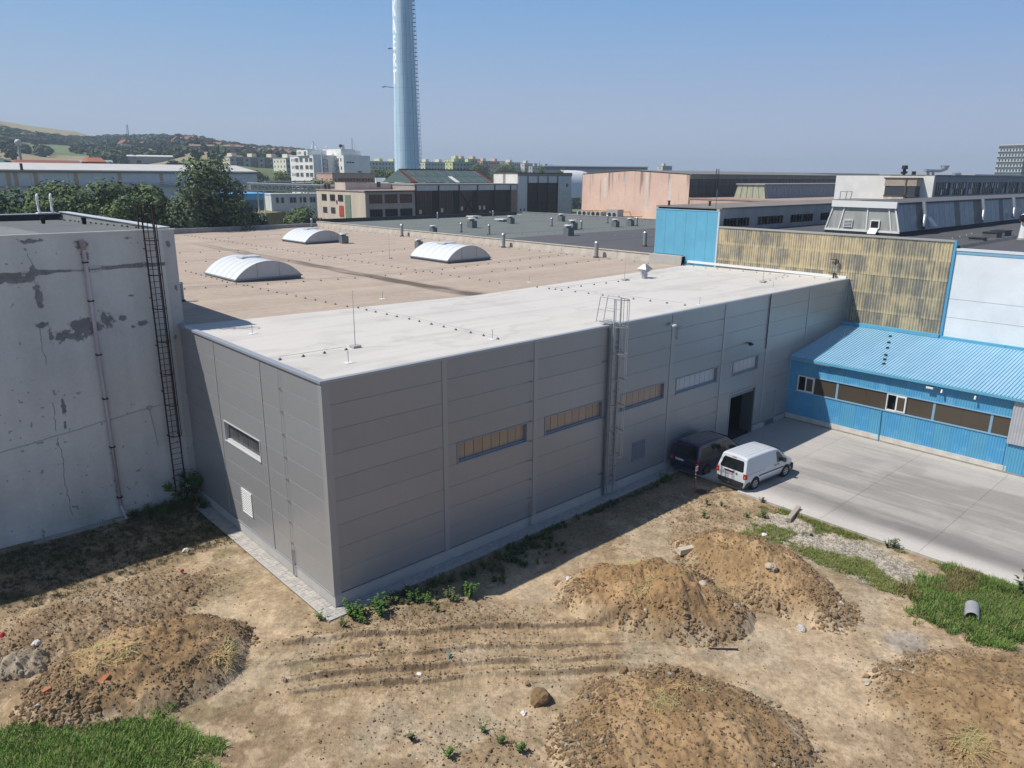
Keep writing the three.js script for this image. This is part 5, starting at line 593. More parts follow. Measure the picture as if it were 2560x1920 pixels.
  for (const s of [-1, 1]) {
    flank([[3.02, 1.1], [3.78, 1.13], [3.72, 1.24], [3.36, 1.62], [3.2, 1.72], [3.02, 1.72]], s, 0.006, tintg, 'side_window');
    if (windowed) { flank([[1.82, 1.11], [2.93, 1.11], [2.93, 1.72], [1.82, 1.72]], s, 0.006, gl, 'side_window'); flank([[0.35, 1.12], [1.74, 1.11], [1.74, 1.72], [0.42, 1.72]], s, 0.006, gl, 'side_window'); }
    else { flank([[1.84, 1.16], [2.9, 1.16], [2.9, 1.66], [1.84, 1.66]], s, 0.003, paint, 'pressed_panel'); flank([[0.42, 1.16], [1.74, 1.16], [1.74, 1.66], [0.48, 1.66]], s, 0.003, paint, 'pressed_panel'); }
    flank([[1.3, 0.70], [3.72, 0.68], [3.72, 0.745], [1.3, 0.765]], s, 0.012, windowed ? paint : plastic, 'rub_strip'); if (s > 0 || windowed) flank([[0.22, 1.0], [1.8, 1.0], [1.8, 1.015], [0.22, 1.015]], s, 0.004, plastic, 'slide_rail');
    for (const x of [2.95, 1.78, 3.86]) flank([[x, 0.4], [x + 0.012, 0.4], [x + 0.012, 1.09], [x, 1.09]], s, 0.002, plastic, 'door_gap');
    for (const x of [2.78, 3.06]) { const h = flank([[x, 0.97], [x + 0.17, 0.97], [x + 0.17, 1.02], [x, 1.02]], s, 0.02, plastic, 'door_handle'); }
    const mr = new MB(); const mx = 3.6, mz = s * 1.08; mr.hexa([V(mx - 0.06, 1.06, mz + 0.11), V(mx + 0.06, 1.08, mz + 0.09), V(mx + 0.06, 1.08, mz - 0.09), V(mx - 0.06, 1.06, mz - 0.11), V(mx - 0.05, 1.32, mz + 0.1), V(mx + 0.05, 1.3, mz + 0.08), V(mx + 0.05, 1.3, mz - 0.08), V(mx - 0.05, 1.32, mz - 0.1)]); mr.bar(V(mx, 1.12, mz), V(mx + 0.02, 1.1, s * 0.9), 0.07, 0.06); mr.to('mirror', plastic, t);
    const tl = new MB(), z0 = s * 0.955; tl.hexa([V(0.02, 0.78, s > 0 ? z0 + 0.015 : z0 + 0.16), V(0.2, 0.78, s > 0 ? z0 + 0.018 : z0 + 0.1), V(0.2, 0.78, s > 0 ? z0 - 0.1 : z0 - 0.018), V(0.02, 0.78, s > 0 ? z0 - 0.16 : z0 - 0.015), V(0.02, 1.08, s > 0 ? z0 + 0.008 : z0 + 0.16), V(0.17, 1.08, s > 0 ? z0 + 0.012 : z0 + 0.1), V(0.17, 1.08, s > 0 ? z0 - 0.1 : z0 - 0.012), V(0.02, 1.08, s > 0 ? z0 - 0.16 : z0 - 0.008)]); const tm = tl.to('tail_light', redl, t); new MB().cbox(0.016, 0.9, s * 0.9, 0.012, 0.08, 0.1).to('amber_lens', amber, tm);
    const hl = new MB(); hl.hexa([V(4.55, 0.72, s * 0.62), V(4.86, 0.72, s * 0.55), V(4.8, 0.72, s * 0.8), V(4.5, 0.72, s * 0.88), V(4.5, 0.98, s * 0.6), V(4.79, 0.92, s * 0.55), V(4.68, 0.92, s * 0.83), V(4.42, 0.98, s * 0.88)]); hl.to('headlight', chrome, t);
    for (const x of [0.98, 4.02]) {
      new MB().add(new THREE.CylinderGeometry(0.405, 0.405, 0.05, 28), new THREE.Matrix4().makeRotationX(Math.PI / 2).setPosition(x, 0.36, s * (0.948 * plan(x)))).to('wheel_arch', M.black, t);
      const w = new THREE.Group(); w.name = 'wheel'; w.position.set(x, 0.335, s * 0.87 * plan(x) ** 0.5); if (s < 0) w.rotation.y = Math.PI; t.add(w);
      const pr = [[0.2, -0.11], [0.3, -0.11], [0.33, -0.085], [0.337, 0], [0.33, 0.085], [0.3, 0.115], [0.215, 0.11], [0.2, 0.09]].map((q) => new THREE.Vector2(...q)); mesh('tyre', new MB().add(new THREE.LatheGeometry(pr, 32), new THREE.Matrix4().makeRotationX(Math.PI / 2)).geo(), M.rubber, w);
      const rm = new MB(); rm.add(new THREE.LatheGeometry([[0.0, 0.03], [0.18, 0.02], [0.2, 0.09], [0.22, 0.1], [0.21, 0.085]].map((q) => new THREE.Vector2(...q)), 32), new THREE.Matrix4().makeRotationX(Math.PI / 2)); mesh('rim_dish', rm.geo(), windowed ? mat([0.05, 0.05, 0.055], 0.5) : M.dark, w);
      const sp = new MB(); for (let k = 0; k < 6; k++) { const a = k / 6 * 6.283; sp.bar(V(0.03 * Math.cos(a), 0.03 * Math.sin(a), 0.085), V(0.205 * Math.cos(a), 0.205 * Math.sin(a), 0.095), 0.055, 0.03, V(0, 0, 1)); } sp.add(new THREE.TorusGeometry(0.205, 0.018, 8, 32), new THREE.Matrix4().setPosition(0, 0, 0.098)); sp.add(new THREE.CylinderGeometry(0.055, 0.06, 0.04, 14), new THREE.Matrix4().makeRotationX(Math.PI / 2).setPosition(0, 0, 0.09)); mesh('rim', sp.geo(), windowed ? mat([0.12, 0.12, 0.13], 0.5) : mat([0.55, 0.55, 0.56], 0.35, { metalness: 0.6 }), w);
    }
  }
  // windscreen
  new MB().quad(V(3.26, 1.845, 0.68), V(4.04, 1.26, 0.8), V(4.04, 1.26, -0.8), V(3.26, 1.845, -0.68)).to('windscreen', tintg, t).position.set(0.03, 0.035, 0);
  // bumpers, handle strip, plate, badge, wiper, third light, roof ribs, tow ball
  const bump = (x0, x1, y0, y1, nm) => { const ge = gridGeo(16, 4, (u, v) => { const a = (u - 0.5) * Math.PI, w = 0.975, px = x0 < 1 ? x1 - (x1 - x0) * Math.pow(Math.abs(Math.cos(a)), 0.35) : x0 + (x1 - x0) * Math.pow(Math.abs(Math.cos(a)), 0.35), s = Math.sin(a); return [px, lerp(y0, y1, v) , w * Math.sign(s) * Math.pow(Math.abs(s), 0.6) * (v > 0.9 ? 0.985 : 1)]; }); mesh(nm, ge, windowed ? mat([0.03, 0.035, 0.06], 0.45) : plastic, t); };
  bump(-0.06, 0.5, 0.3, 0.56, 'rear_bumper'); new MB().box(-0.045, 0.06, 0.54, 0.565, -0.85, 0.85).to('bumper_step', plastic, t); bump(4.5, 5.0, 0.3, 0.62, 'front_bumper');
  rear([[-0.45, 0.98], [0.2, 0.98], [0.2, 1.06], [-0.45, 1.06]], 0.03, plastic, 'handle_strip');
  if (windowed) rear([[-0.62, 0.84], [-0.08, 0.84], [-0.08, 0.96], [-0.62, 0.96]], 0.022, mat([0.75, 0.75, 0.74], 0.5), 'licence_plate'); else rear([[-0.38, 0.84], [0.1, 0.84], [0.1, 0.95], [-0.38, 0.95]], 0.02, mat([0.62, 0.50, 0.48], 0.5), 'licence_plate');
  new MB().add(new THREE.CylinderGeometry(0.06, 0.06, 0.02, 18), new THREE.Matrix4().makeRotationZ(Math.PI / 2).setPosition(0.012, 0.98, windowed ? 0.1 : 0.36)).to('badge', windowed ? mat([0.1, 0.11, 0.14], 0.4) : M.steel, t);
  rear([[-0.14, 1.79], [0.14, 1.79], [0.14, 1.82], [-0.14, 1.82]], 0.03, redl, 'brake_light'); new MB().bar(V(0.05, 1.17, 0.0), V(0.15, 1.26, -0.45), 0.025, 0.02).to('wiper', plastic, t);
  for (const z of [-0.52, -0.26, 0, 0.26, 0.52]) { const r = new MB(); const pts = []; for (let i = 0; i <= 8; i++) { const x = 0.45 + i * 0.31; pts.push(V(x, topAt(x) - 0.004 - z * z * 0.02, z)); } for (let i = 1; i < pts.length; i++) r.bar(pts[i - 1], pts[i], 0.05, 0.022); r.to('roof_rib', paint, t); }
  new MB().bar(V(0.1, 0.36, 0), V(-0.16, 0.36, 0), 0.05, 0.05).add(new THREE.SphereGeometry(0.035, 10, 8), new THREE.Matrix4().setPosition(-0.16, 0.41, 0)).to('tow_ball', M.steel, t);
  new MB().box(0.3, 4.6, 0.2, 0.32, -0.8, 0.8).to('underbody', M.black, t);
  return t;
}
van('white panel van with dark rear window parked half in the sun on the yard edge', [22.5, 0.15, 4.28], -0.075, new THREE.MeshPhysicalMaterial({ color: lin(0.56, 0.60, 0.645), roughness: 0.28, clearcoat: 0.6, clearcoatRoughness: 0.08 }), false);
van('dark blue windowed van parked in the shadow close to the grey hall', [22.35, 0.05, 1.27], -0.02, new THREE.MeshPhysicalMaterial({ color: lin(0.009, 0.015, 0.055), roughness: 0.25, clearcoat: 0.7, clearcoatRoughness: 0.08 }), true);
{
  const p = thing('hydrant_post', 'thin red post with a small white sign in front of the dark blue van', 'post', [20.72, -0.05, 3.17]); new MB().tube(V(0, 0, 0), V(0, 1.45, 0), 0.035, 8).to('post', mat([0.33, 0.03, 0.03], 0.6), p); new MB().box(-0.11, 0.11, 1.38, 1.66, 0.04, 0.055).to('sign_plate', M.white, p); new MB().box(-0.07, -0.03, 1.44, 1.6, 0.055, 0.06).box(0.03, 0.07, 1.44, 1.6, 0.055, 0.06).box(-0.07, 0.07, 1.5, 1.53, 0.055, 0.061).to('sign_mark', mat([0.4, 0.03, 0.04], 0.6), p); for (const y of [0.95, 1.15]) new MB().tube(V(0, y, 0), V(0, y + 0.07, 0), 0.037, 8).to('white_band', M.white, p);
  top('drain_cover', new MB().add(new THREE.CylinderGeometry(0.28, 0.3, 0.08, 18)).geo(), mottled([0.1, 0.045, 0.035], 0.3, 1), 'dark reddish cover lying on the soil beside the red post', 'cover', [21.2, groundY(21.2, 3.3) + 0.04, 3.3]);
}
// ---------- on the roofs ----------
const white2 = new THREE.MeshPhysicalMaterial({ color: lin(0.66, 0.68, 0.70), roughness: 0.35 });
function skylight(label, x, z) {
  const y = roofY(x + 2.7, z - 3), g = thing('barrel_skylight', label, 'skylight', [x, y, z], 0, 'barrel skylights on the tan roof'), Wd = 5.3, L = 5.9, H = 1.25, yb = 0.24;
  const rad = (Wd * Wd / 4 + H * H) / (2 * H), a0 = Math.asin(Wd / 2 / rad), at = (t, r = rad) => { const a = -a0 + 2 * a0 * t; return [Wd / 2 + r * Math.sin(a), yb + r * Math.cos(a) - (rad - H)]; };
  new MB().box(0.03, Wd - 0.03, -0.35, yb - 0.02, -L + 0.03, -0.03).to('kerb', mat([0.12, 0.13, 0.14], 0.6), g); new MB().box(-0.06, Wd + 0.06, yb - 0.06, yb + 0.03, -L - 0.06, 0.06).to('base_frame', mat([0.22, 0.24, 0.26], 0.5), g);
  for (let k = 0; k < 6; k++) { const z0 = -k * L / 6 - 0.012, z1 = -(k + 1) * L / 6 + 0.012; mesh('vault_pane', gridGeo(24, 1, (u, v) => { const q = at(u); return [q[0], q[1], lerp(z0, z1, v)]; }), white2, g); }
  for (let k = 0; k <= 6; k++) { const z0 = -k * L / 6, m = new MB(); for (let i = 0; i < 20; i++) { const p = at(i / 20, rad + 0.006), q = at((i + 1) / 20, rad + 0.006); m.bar(V(p[0], p[1], z0), V(q[0], q[1], z0), 0.03, 0.012); } m.to('rib', mat([0.50, 0.51, 0.52], 0.4, { metalness: 0.3 }), g); }
  const em = mottled([0.44, 0.455, 0.47], 0.08, 3, 0.4, { seed: 19 }); for (const zz of [-0.02, -L + 0.02]) for (let c = 0; c < 3; c++) { const m = new MB(), t0 = c / 3 + 0.004, t1 = (c + 1) / 3 - 0.004; for (let i = 0; i < 8; i++) { const xa = Wd * lerp(t0, t1, i / 8), xb = Wd * lerp(t0, t1, (i + 1) / 8), hy = (x) => yb + Math.sqrt(rad * rad - (x - Wd / 2) ** 2) - (rad - H); m.q(xa, yb, zz, xb, yb, zz, xb, hy(xb), zz, xa, hy(xa), zz); } m.to('end_pane', em, g); }
  for (const c of [1 / 3, 2 / 3]) new MB().box(Wd * c - 0.025, Wd * c + 0.025, yb, yb + H * 0.88, -0.03, 0.03).to('end_bar', mat([0.5, 0.48, 0.42], 0.5), g);
  const v = new MB(); v.box(Wd / 2 - 0.75, Wd / 2 + 0.75, yb + H - 0.03, yb + H + 0.1, -4.1, -2.9); v.to('vent_flap', mat([0.55, 0.58, 0.6], 0.4), g); return g;
}
skylight('white ribbed barrel skylight nearest the camera on the tan roof', 9.35, -29.75); skylight('white ribbed barrel skylight farthest back on the tan roof, by a small vent', 28.9, -56.3); skylight('white ribbed barrel skylight on the right of the tan roof near the parapet', 29.6, -30.4);
// lightning protection lines: wire on small holder blocks
const hold = new MB().hexa([V(-0.1, 0, 0.08), V(0.1, 0, 0.08), V(0.1, 0, -0.08), V(-0.1, 0, -0.08), V(-0.065, 0.085, 0.05), V(0.065, 0.085, 0.05), V(0.065, 0.085, -0.05), V(-0.065, 0.085, -0.05)]).box(-0.025, 0.025, 0.085, 0.14, -0.025, 0.025).geo(), holdM = mat([0.17, 0.16, 0.15], 0.85), holdL = mat([0.38, 0.36, 0.34], 0.8);
function wireLine(label, pts, step, yf = roofY, m = holdM) {
  const g = thing('lightning_line', label, 'lightning wire'), w = []; const out = [];
  for (let i = 1; i < pts.length; i++) { const a = pts[i - 1], b = pts[i], d = Math.hypot(b[0] - a[0], b[1] - a[1]), n = Math.max(1, Math.round(d / step)); for (let k = i === 1 ? 0 : 1; k <= n; k++) out.push([lerp(a[0], b[0], k / n) + rr(-0.05, 0.05), lerp(a[1], b[1], k / n) + rr(-0.05, 0.05)]); }
  out.forEach((q) => { const h = mesh('holder', hold, m, g); h.position.set(q[0], yf(q[0], q[1]) + 0.005, q[1]); h.scale.setScalar(0.68); h.rotation.y = rr(-0.4, 0.4) + Math.atan2(pts[1][0] - pts[0][0], pts[1][1] - pts[0][1]) + Math.PI / 2; w.push(V(q[0], h.position.y + 0.15, q[1])); });
  new MB().path(w, 0.008, 4).to('wire', M.galv, g); return g;
}
const wy = (x, z) => roofY(x, z) + 0.035;
wireLine('short wire line on four holders at the left end of the white roof', [[0.5, -4.3], [3.5, -4.15]], 1.0, wy); wireLine('wire line crossing the white roof front to back beside the tall rod', [[10.3, -14.4], [10.1, -1.4]], 1.05, wy); wireLine('wire line crossing the middle of the white roof front to back', [[25.3, -14.3], [25.1, -1.3]], 1.35, wy); wireLine('wire line along the white roof from its middle towards the metal fan', [[25.3, -12.4], [32.8, -11.7]], 1.3, wy); wireLine('wire line at the far right of the white roof beside a thin rod', [[38.7, -3.7], [43.0, -4.0]], 1.05, wy, holdL); wireLine('row of holders along the foot of the yellow wall on the white roof', [[43.9, -14.6], [43.5, -0.9]], 1.25, wy, holdL);
wireLine('wire line from the near skylight to the white roof on the tan roof', [[9.0, -38.8], [8.9, -30], [10.2, -15.4]], 1.15); wireLine('long wire line front to back over the middle of the tan roof', [[23.3, -79], [24.2, -50], [24.9, -17.9]], 1.2); wireLine('wire line across the tan roof in front of the near skylight', [[0.8, -28.6], [10.8, -27.6], [25.2, -27.2], [43.4, -28.3]], 1.4); wireLine('wire line across the tan roof behind the near skylight', [[0.9, -46], [15, -45.4], [21.5, -41.5], [36, -44.5]], 1.7); wireLine('wire line across the back of the tan roof left of the far skylight', [[2, -55], [22.3, -54.7]], 2.0); wireLine('wire line at the back of the tan roof behind the far skylight', [[24, -70.5], [43, -70]], 1.7); wireLine('wire line along the inner foot of the tan roof parapet', [[43.5, -80], [43.4, -18]], 1.6); wireLine('wire line on the tan roof right of the right skylight', [[29, -23.5], [43.4, -22.6]], 1.5);
function rod(label, x, z, h, y) { const g = thing('lightning_rod', label, 'rod', [x, y, z]); new MB().box(-0.2, 0.2, 0, 0.09, -0.2, 0.2).to('base_block', mat([0.4, 0.39, 0.38], 0.85), g); new MB().tube(V(0, 0.08, 0), V(0, h, 0), 0.022, 6, 0.009).to('rod', M.galv, g); }
rod('tall thin rod on a concrete block near the left end of the white roof', 4.13, -4.4, 2.55, 9.54); rod('thin rod at the left of the tan roof beyond the old white building', 4.6, -40.5, 2.3, roofY(4.6, -40)); rod('thin rod left of the right skylight on the tan roof', 28.2, -37.8, 2.2, roofY(28, -37)); rod('thin rod at the right end of the white roof', 38.4, -3.6, 2.0, 9.53); rod('thin rod near the metal fan on the white roof', 32.6, -12.0, 1.6, 9.3);
[[2.0, -10.4, 'the left one of the white roof near the building shadow'], [2.35, -2.0, 'in the front left corner of the white roof'], [9.9, -1.6, 'by the front edge of the white roof left of the ladder'], [25.8, -0.7, 'by the front edge of the white roof right of the ladder'], [35.5, -1.2, 'by the front edge of the white roof near its right end'], [13.8, -17.0, 'on the tan roof just behind the white roof'], [27, -16.8, 'on the tan roof right of the wet valley']].forEach(([x, z, w]) => { const g = thing('anchor_post', 'small fall-arrest anchor post ' + w, 'anchor', [x, (z > -HD ? wy(x, z) : roofY(x, z)), z]); new MB().cbox(0, 0.01, 0, 0.34, 0.012, 0.34).to('base_plate', M.white, g); new MB().tube(V(0, 0.01, 0), V(0, 0.42, 0), 0.016, 6).add(new THREE.TorusGeometry(0.035, 0.01, 6, 12), new THREE.Matrix4().setPosition(0, 0.45, 0)).to('post', M.galv, g); });
// fan on the white roof
{ const g = thing('roof_fan', 'galvanised pyramid-topped extract fan on the far part of the white roof', 'fan', [34.7, wy(34.7, -11.7), -11.7]); g.scale.setScalar(0.85); new MB().tube(V(0, 0, 0), V(0, 0.62, 0), 0.26, 16).to('duct', M.galv, g); new MB().tube(V(0, 0.32, 0), V(0, 0.36, 0), 0.3, 16).to('flange', M.galv, g); new MB().hexa([V(-0.28, 0.6, 0.28), V(0.28, 0.6, 0.28), V(0.28, 0.6, -0.28), V(-0.28, 0.6, -0.28), V(-0.5, 0.85, 0.5), V(0.5, 0.85, 0.5), V(0.5, 0.85, -0.5), V(-0.5, 0.85, -0.5)]).to('skirt', M.galv, g); new MB().hexa([V(-0.52, 0.86, 0.52), V(0.52, 0.86, 0.52), V(0.52, 0.86, -0.52), V(-0.52, 0.86, -0.52), V(-0.12, 1.3, 0.12), V(0.12, 1.3, 0.12), V(0.12, 1.3, -0.12), V(-0.12, 1.3, -0.12)]).to('hood', M.galv, g); new MB().cbox(-0.55, 0.6, 0.1, 0.2, 0.26, 0.16).path([V(-0.52, 0.5, 0.1), V(-0.5, 0.02, 0.2)], 0.02).to('switch_box', M.flash, g); }
// square roof vents
function vent(label, x, y, z, s, flat) { const g = thing(flat ? 'flat_roof_vent' : 'roof_vent', label, 'vent', [x, y, z], rr(-0.1, 0.1)); const b = mat([0.14, 0.16, 0.165], 0.6), c = mat([0.42, 0.43, 0.43], 0.5); if (flat) { new MB().cbox(0, 0.15, 0, 0.8 * s, 0.3, 0.8 * s).to('body', b, g); new MB().hexa([V(-0.9 * s, 0.3, 0.9 * s), V(0.9 * s, 0.3, 0.9 * s), V(0.9 * s, 0.3, -0.9 * s), V(-0.9 * s, 0.3, -0.9 * s), V(-0.8 * s, 0.48, 0.8 * s), V(0.8 * s, 0.48, 0.8 * s), V(0.8 * s, 0.48, -0.8 * s), V(-0.8 * s, 0.48, -0.8 * s)]).to('cap', c, g); } else { new MB().box(-0.42 * s, 0.42 * s, 0, 0.85 * s, -0.42 * s, 0.42 * s).to('body', b, g); new MB().tube(V(0, 0.85 * s, 0), V(0, 1.08 * s, 0), 0.28 * s, 12).to('neck', b, g); new MB().tube(V(0, 1.08 * s, 0), V(0, 1.2 * s, 0), 0.56 * s, 16, 0.46 * s).to('cap', c, g); } return g; }
[[60.05, -63.5, 1.25, 'nearest the middle of the grey felt roof, with white cap'], [71.5, -67.4, 1.1, 'beside the flat mushroom vents of the grey felt roof'], [83.1, -67, 1.1, 'far back at the right parapet of the grey felt roof'], [69.4, -51.6, 1.2, 'farther one of the close pair on the grey felt roof'], [60.6, -44.2, 1.2, 'nearer of the close pair where grey felt meets black felt'], [79, -51.5, 1.05, 'left of two near the blue block on the grey felt roof'], [83.2, -51.9, 1.05, 'right of two near the blue block on the grey felt roof']].forEach((q) => vent('square grey roof vent ' + q[3], q[0], 9.4, q[1], q[2]));
vent('low flat mushroom vent at the black back parapet of the grey roof', 76.7, 9.4, -83, 1.2, true); vent('low flat mushroom vent in front of the other one on the grey roof', 74.8, 9.4, -73, 1.2, true); vent('small low square vent on the grey roof just behind the tan parapet', 49, 9.4, -58.4, 0.9); vent('square grey vent in front of the farthest skylight on the tan roof', 33.0, roofY(33, -57), -54.6, 1.0); vent('small vent hidden half behind the right skylight of the tan roof', 36.7, roofY(36, -45), -44.7, 0.8);
// vent pipes
const pipeTpl = (() => { const g = thing('vent_pipe', 'grey vent pipe at the black back parapet of the grey roof, left of two', 'vent pipe', [70.5, 9.4, -85.8]); new MB().tube(V(0, 0, 0), V(0, 1.0, 0), 0.14, 10).to('pipe', mat([0.25, 0.27, 0.28], 0.5), g); new MB().tube(V(0, 0, 0), V(0, 0.1, 0), 0.24, 10, 0.17).to('collar', M.dark, g); new MB().tube(V(0, 1.0, 0), V(0, 1.1, 0), 0.18, 10, 0.12).to('cap', M.galv, g); return g; })();
[[84, 9.4, -86, 'grey vent pipe at the black back parapet of the grey roof, right of two', 1], [53.1, 9.4, -57.5, 'grey vent pipe on the grey roof behind the tan parapet, left of two', 1.2], [53.6, 9.4, -52.2, 'grey vent pipe on the grey roof behind the tan parapet, right of two', 1.2], [72.2, 9.4, -58.7, 'grey vent pipe in the middle of the grey roof left of the vent pair', 1.2], [71.9, 9.4, -52.2, 'grey vent pipe right of the vent pair on the grey roof', 1.1], [85.7, 9.4, -58.8, 'grey vent pipe close to the right parapet of the grey roof', 1.2], [84.7, 9.4, -51.8, 'grey vent pipe near the blue block by the grey roof parapet', 1.2], [56, 9.4, -28.1, 'thick vent pipe standing on the black felt next to the blue block', 1.5], [43.0, 9.25, -81, 'vent pipe at the far corner of the tan roof parapet', 1.2], [43.6, 9.25, -58, 'second vent pipe from the far corner in front of the tan parapet', 1.45], [43.6, 9.25, -38.2, 'third vent pipe from the far corner in front of the tan parapet', 1.45], [43.6, 9.25, -24.5, 'vent pipe in front of the tan parapet nearest the blue block', 1.45], [3.1, 9.4, -23, 'dark vent pipe on the tan roof beside the old white building', 1.1]].forEach((q) => { const c = copy(pipeTpl, [q[0], q[1], q[2]], 0, q[3]); c.scale.setScalar(q[4]); });
wireLine('holder line across the black felt part of the grey roof', [[62, -43.6], [69, -37], [80, -33]], 2.2, () => 9.41, holdL); wireLine('holder line across the grey roof towards the tan parapet', [[47, -52], [66, -49], [88, -47.5]], 2.6, () => 9.41); wireLine('holder line across the back half of the grey roof', [[50, -72], [66, -74], [88, -76]], 3.2, () => 9.41);
wireLine('holder line on the dark roof in front of the rooflight monitor', [[47, 3.6], [54, 3.9], [61, 3.2]], 2.4, () => 12.4, holdL); wireLine('row of black holders along the parapet of the left grey roof', [[-0.5, -34], [-0.45, -17]], 1.25, (x, z) => lerp(14.33, 13.9, (-z - 14.6) / 20.8), M.dark);
// ---------- works buildings in the middle distance ----------
function windowAt(parent, face, plane, a, y, w, h, fm, gm, bars = 0, sub = true) {   // face 'z' looks to +z, 'x' looks to -x; a = centre along the wall
  const k = [face, w.toFixed(2), h.toFixed(2), bars].join('|'); windowAt.c ??= new Map(); if (!windowAt.c.has(k)) { const e = Math.min(0.09, w * 0.09), f = new MB().box(-w / 2, w / 2, -h / 2, -h / 2 + e, -0.06, 0.06).box(-w / 2, w / 2, h / 2 - e, h / 2, -0.06, 0.06).box(-w / 2, -w / 2 + e, -h / 2 + e, h / 2 - e, -0.06, 0.06).box(w / 2 - e, w / 2, -h / 2 + e, h / 2 - e, -0.06, 0.06); for (let i = 1; i <= bars; i++) { const x = -w / 2 + w * i / (bars + 1); f.box(x - e / 2, x + e / 2, -h / 2 + e, h / 2 - e, -0.05, 0.05); } const g = new MB().box(-w / 2 + e, w / 2 - e, -h / 2 + e, h / 2 - e, -0.03, 0.02); windowAt.c.set(k, [f.geo(), g.geo()]); }
  const [f, g] = windowAt.c.get(k); let o; if (sub) { o = mesh('window', f, fm, parent); mesh('pane', g, gm, o); } else o = mesh('window', g, gm, parent); if (face === 'x') { o.position.set(plane - 0.01, y, a); o.rotation.y = -Math.PI / 2; } else o.position.set(a, y, plane + 0.01); return o;
}
function block(name, label, cat, x0, x1, z0, z1, y1, m, roof = M.oldconcrete, y0 = -1) { const g = thing(name, label, cat, [0, 0, 0]); new MB().q(x0, y0, z1, x1, y0, z1, x1, y1, z1, x0, y1, z1).q(x1, y0, z0, x0, y0, z0, x0, y1, z0, x1, y1, z0).q(x0, y0, z0, x0, y0, z1, x0, y1, z1, x0, y1, z0).q(x1, y0, z1, x1, y0, z0, x1, y1, z0, x1, y1, z1).to('wall', m, g); new MB().box(x0 - 0.12, x1 + 0.12, y1, y1 + 0.22, z0 - 0.12, z1 + 0.12).to('roof', roof, g); return g; }
const brownF = mottled([0.085, 0.055, 0.045], 0.3, 3, 0.7);
{ // beige workshop wing and brown glazed hall
  const beige = mottled([0.58, 0.49, 0.41], 0.16, 8, 0.92, { seed: 3, streak: 0.3 }), beigeShade = mottled([0.42, 0.35, 0.30], 0.18, 8, 0.92, { seed: 6 });  // second beige is the same render with the shade of the front painted in
  const g = block('beige_workshop', 'beige rendered two-storey workshop wing with a red door left of the brown glazed hall', 'building', 64.34, 75.6, -118.4, -100, 13.9, beige, mottled([0.36, 0.27, 0.25], 0.25, 5));
  for (const z of [-115.3, -112.0, -108.9]) windowAt(g, 'x', 64.34, z, 12.55, 1.9, 1.25, brownF, M.glass, 2); for (const z of [-115.2, -112]) windowAt(g, 'x', 64.34, z, 10.1, 1.6, 1.15, brownF, M.farglass, 1);
  new MB().box(64.26, 64.34, 9.0, 11.1, -109.6, -107.9).to('red_door', mat([0.42, 0.07, 0.04], 0.6), g); new MB().box(64.24, 64.34, 8.6, 13.2, -107.2, -105.2).to('glass_brick_strip', mottled([0.2, 0.25, 0.19], 0.3, 2, 0.5), g); new MB().box(64.26, 64.33, 11.4, 12.1, -110.6, -110.2).to('wall_plate', brownF, g);
  new MB().box(64.4, 75.6, 8, 13.8, -99.99, -99.9).to('painted_shade_front', beigeShade, g); for (const y of [9.85, 12.55]) for (let i = 0; i < 3; i++) windowAt(g, 'z', -99.88, 66.6 + i * 3.45, y, 2.85, 1.65, brownF, M.glass, 4); new MB().box(64.2, 75.7, 13.85, 14.0, -100.2, -99.6).to('gutter', brownF, g);
  new MB().hexa([V(65, 13.9, -108), V(75.6, 13.9, -108), V(75.6, 13.9, -112), V(65, 13.9, -112), V(65, 15.5, -108), V(75.6, 15.3, -108), V(75.6, 15.3, -112), V(65, 15.5, -112)]).to('rooftop_wall', beige, g); for (const z of [-116.5, -115]) new MB().tube(V(65.3, 14.1, z), V(65.3, 15, z), 0.35, 10).to('roof_vent', brownF, g); new MB().box(72.2, 73.0, 14.6, 15.6, -107.99, -107.9).to('arched_door', brownF, g);
  const h = block('brown_glazed_hall', 'brown glazed industrial hall with white panels and a green glass roof lantern', 'hall', 75.75, 103.3, -117, -100, 15.1, mottled([0.35, 0.33, 0.3], 0.2, 6), mottled([0.34, 0.31, 0.28], 0.2, 6));
  const dg = mottled([0.038, 0.03, 0.026], 0.45, 1.6, 0.35, { seed: 71 }), rust = mottled([0.06, 0.035, 0.025], 0.3, 2), wp = mottled([0.56, 0.56, 0.55], 0.12, 4), xs = [75.9, 81.5, 86.8, 91.8, 96.6, 101.2, 103.2];
  for (let b = 0; b < 6; b++) { const a = xs[b] + 0.12, e = xs[b + 1] - 0.12; new MB().box(a, e, 14.0, 15.0, -100, -99.9).to('white_panel', wp, h); if (b < 5) { const n = 8; for (let i = 0; i < n; i++) for (const [p, q] of [[8.2, 11.6], [11.65, 13.95]]) new MB().box(lerp(a, e, i / n) + 0.04, lerp(a, e, (i + 1) / n) - 0.04, p, q, -99.97, -99.93 + rr(0, 0.02)).to('glazing', dg, h); new MB().box(a, e, 8.2, 13.97, -100, -99.975).to('glazing_back', M.dark, h); new MB().box(a + 3.8 * (e - a) / 5.2, e, 8.2, 13.97, -99.93, -99.86).to('dark_leaf', mottled([0.03, 0.022, 0.018], 0.4, 2), h); } else new MB().box(a, e, 8.2, 13.9, -99.99, -99.9).to('brick_bay', mottled([0.3, 0.2, 0.15], 0.3, 2), h); new MB().box(xs[b] - 0.12, xs[b] + 0.12, 8.2, 15, -99.95, -99.75).to('post', rust, h); }
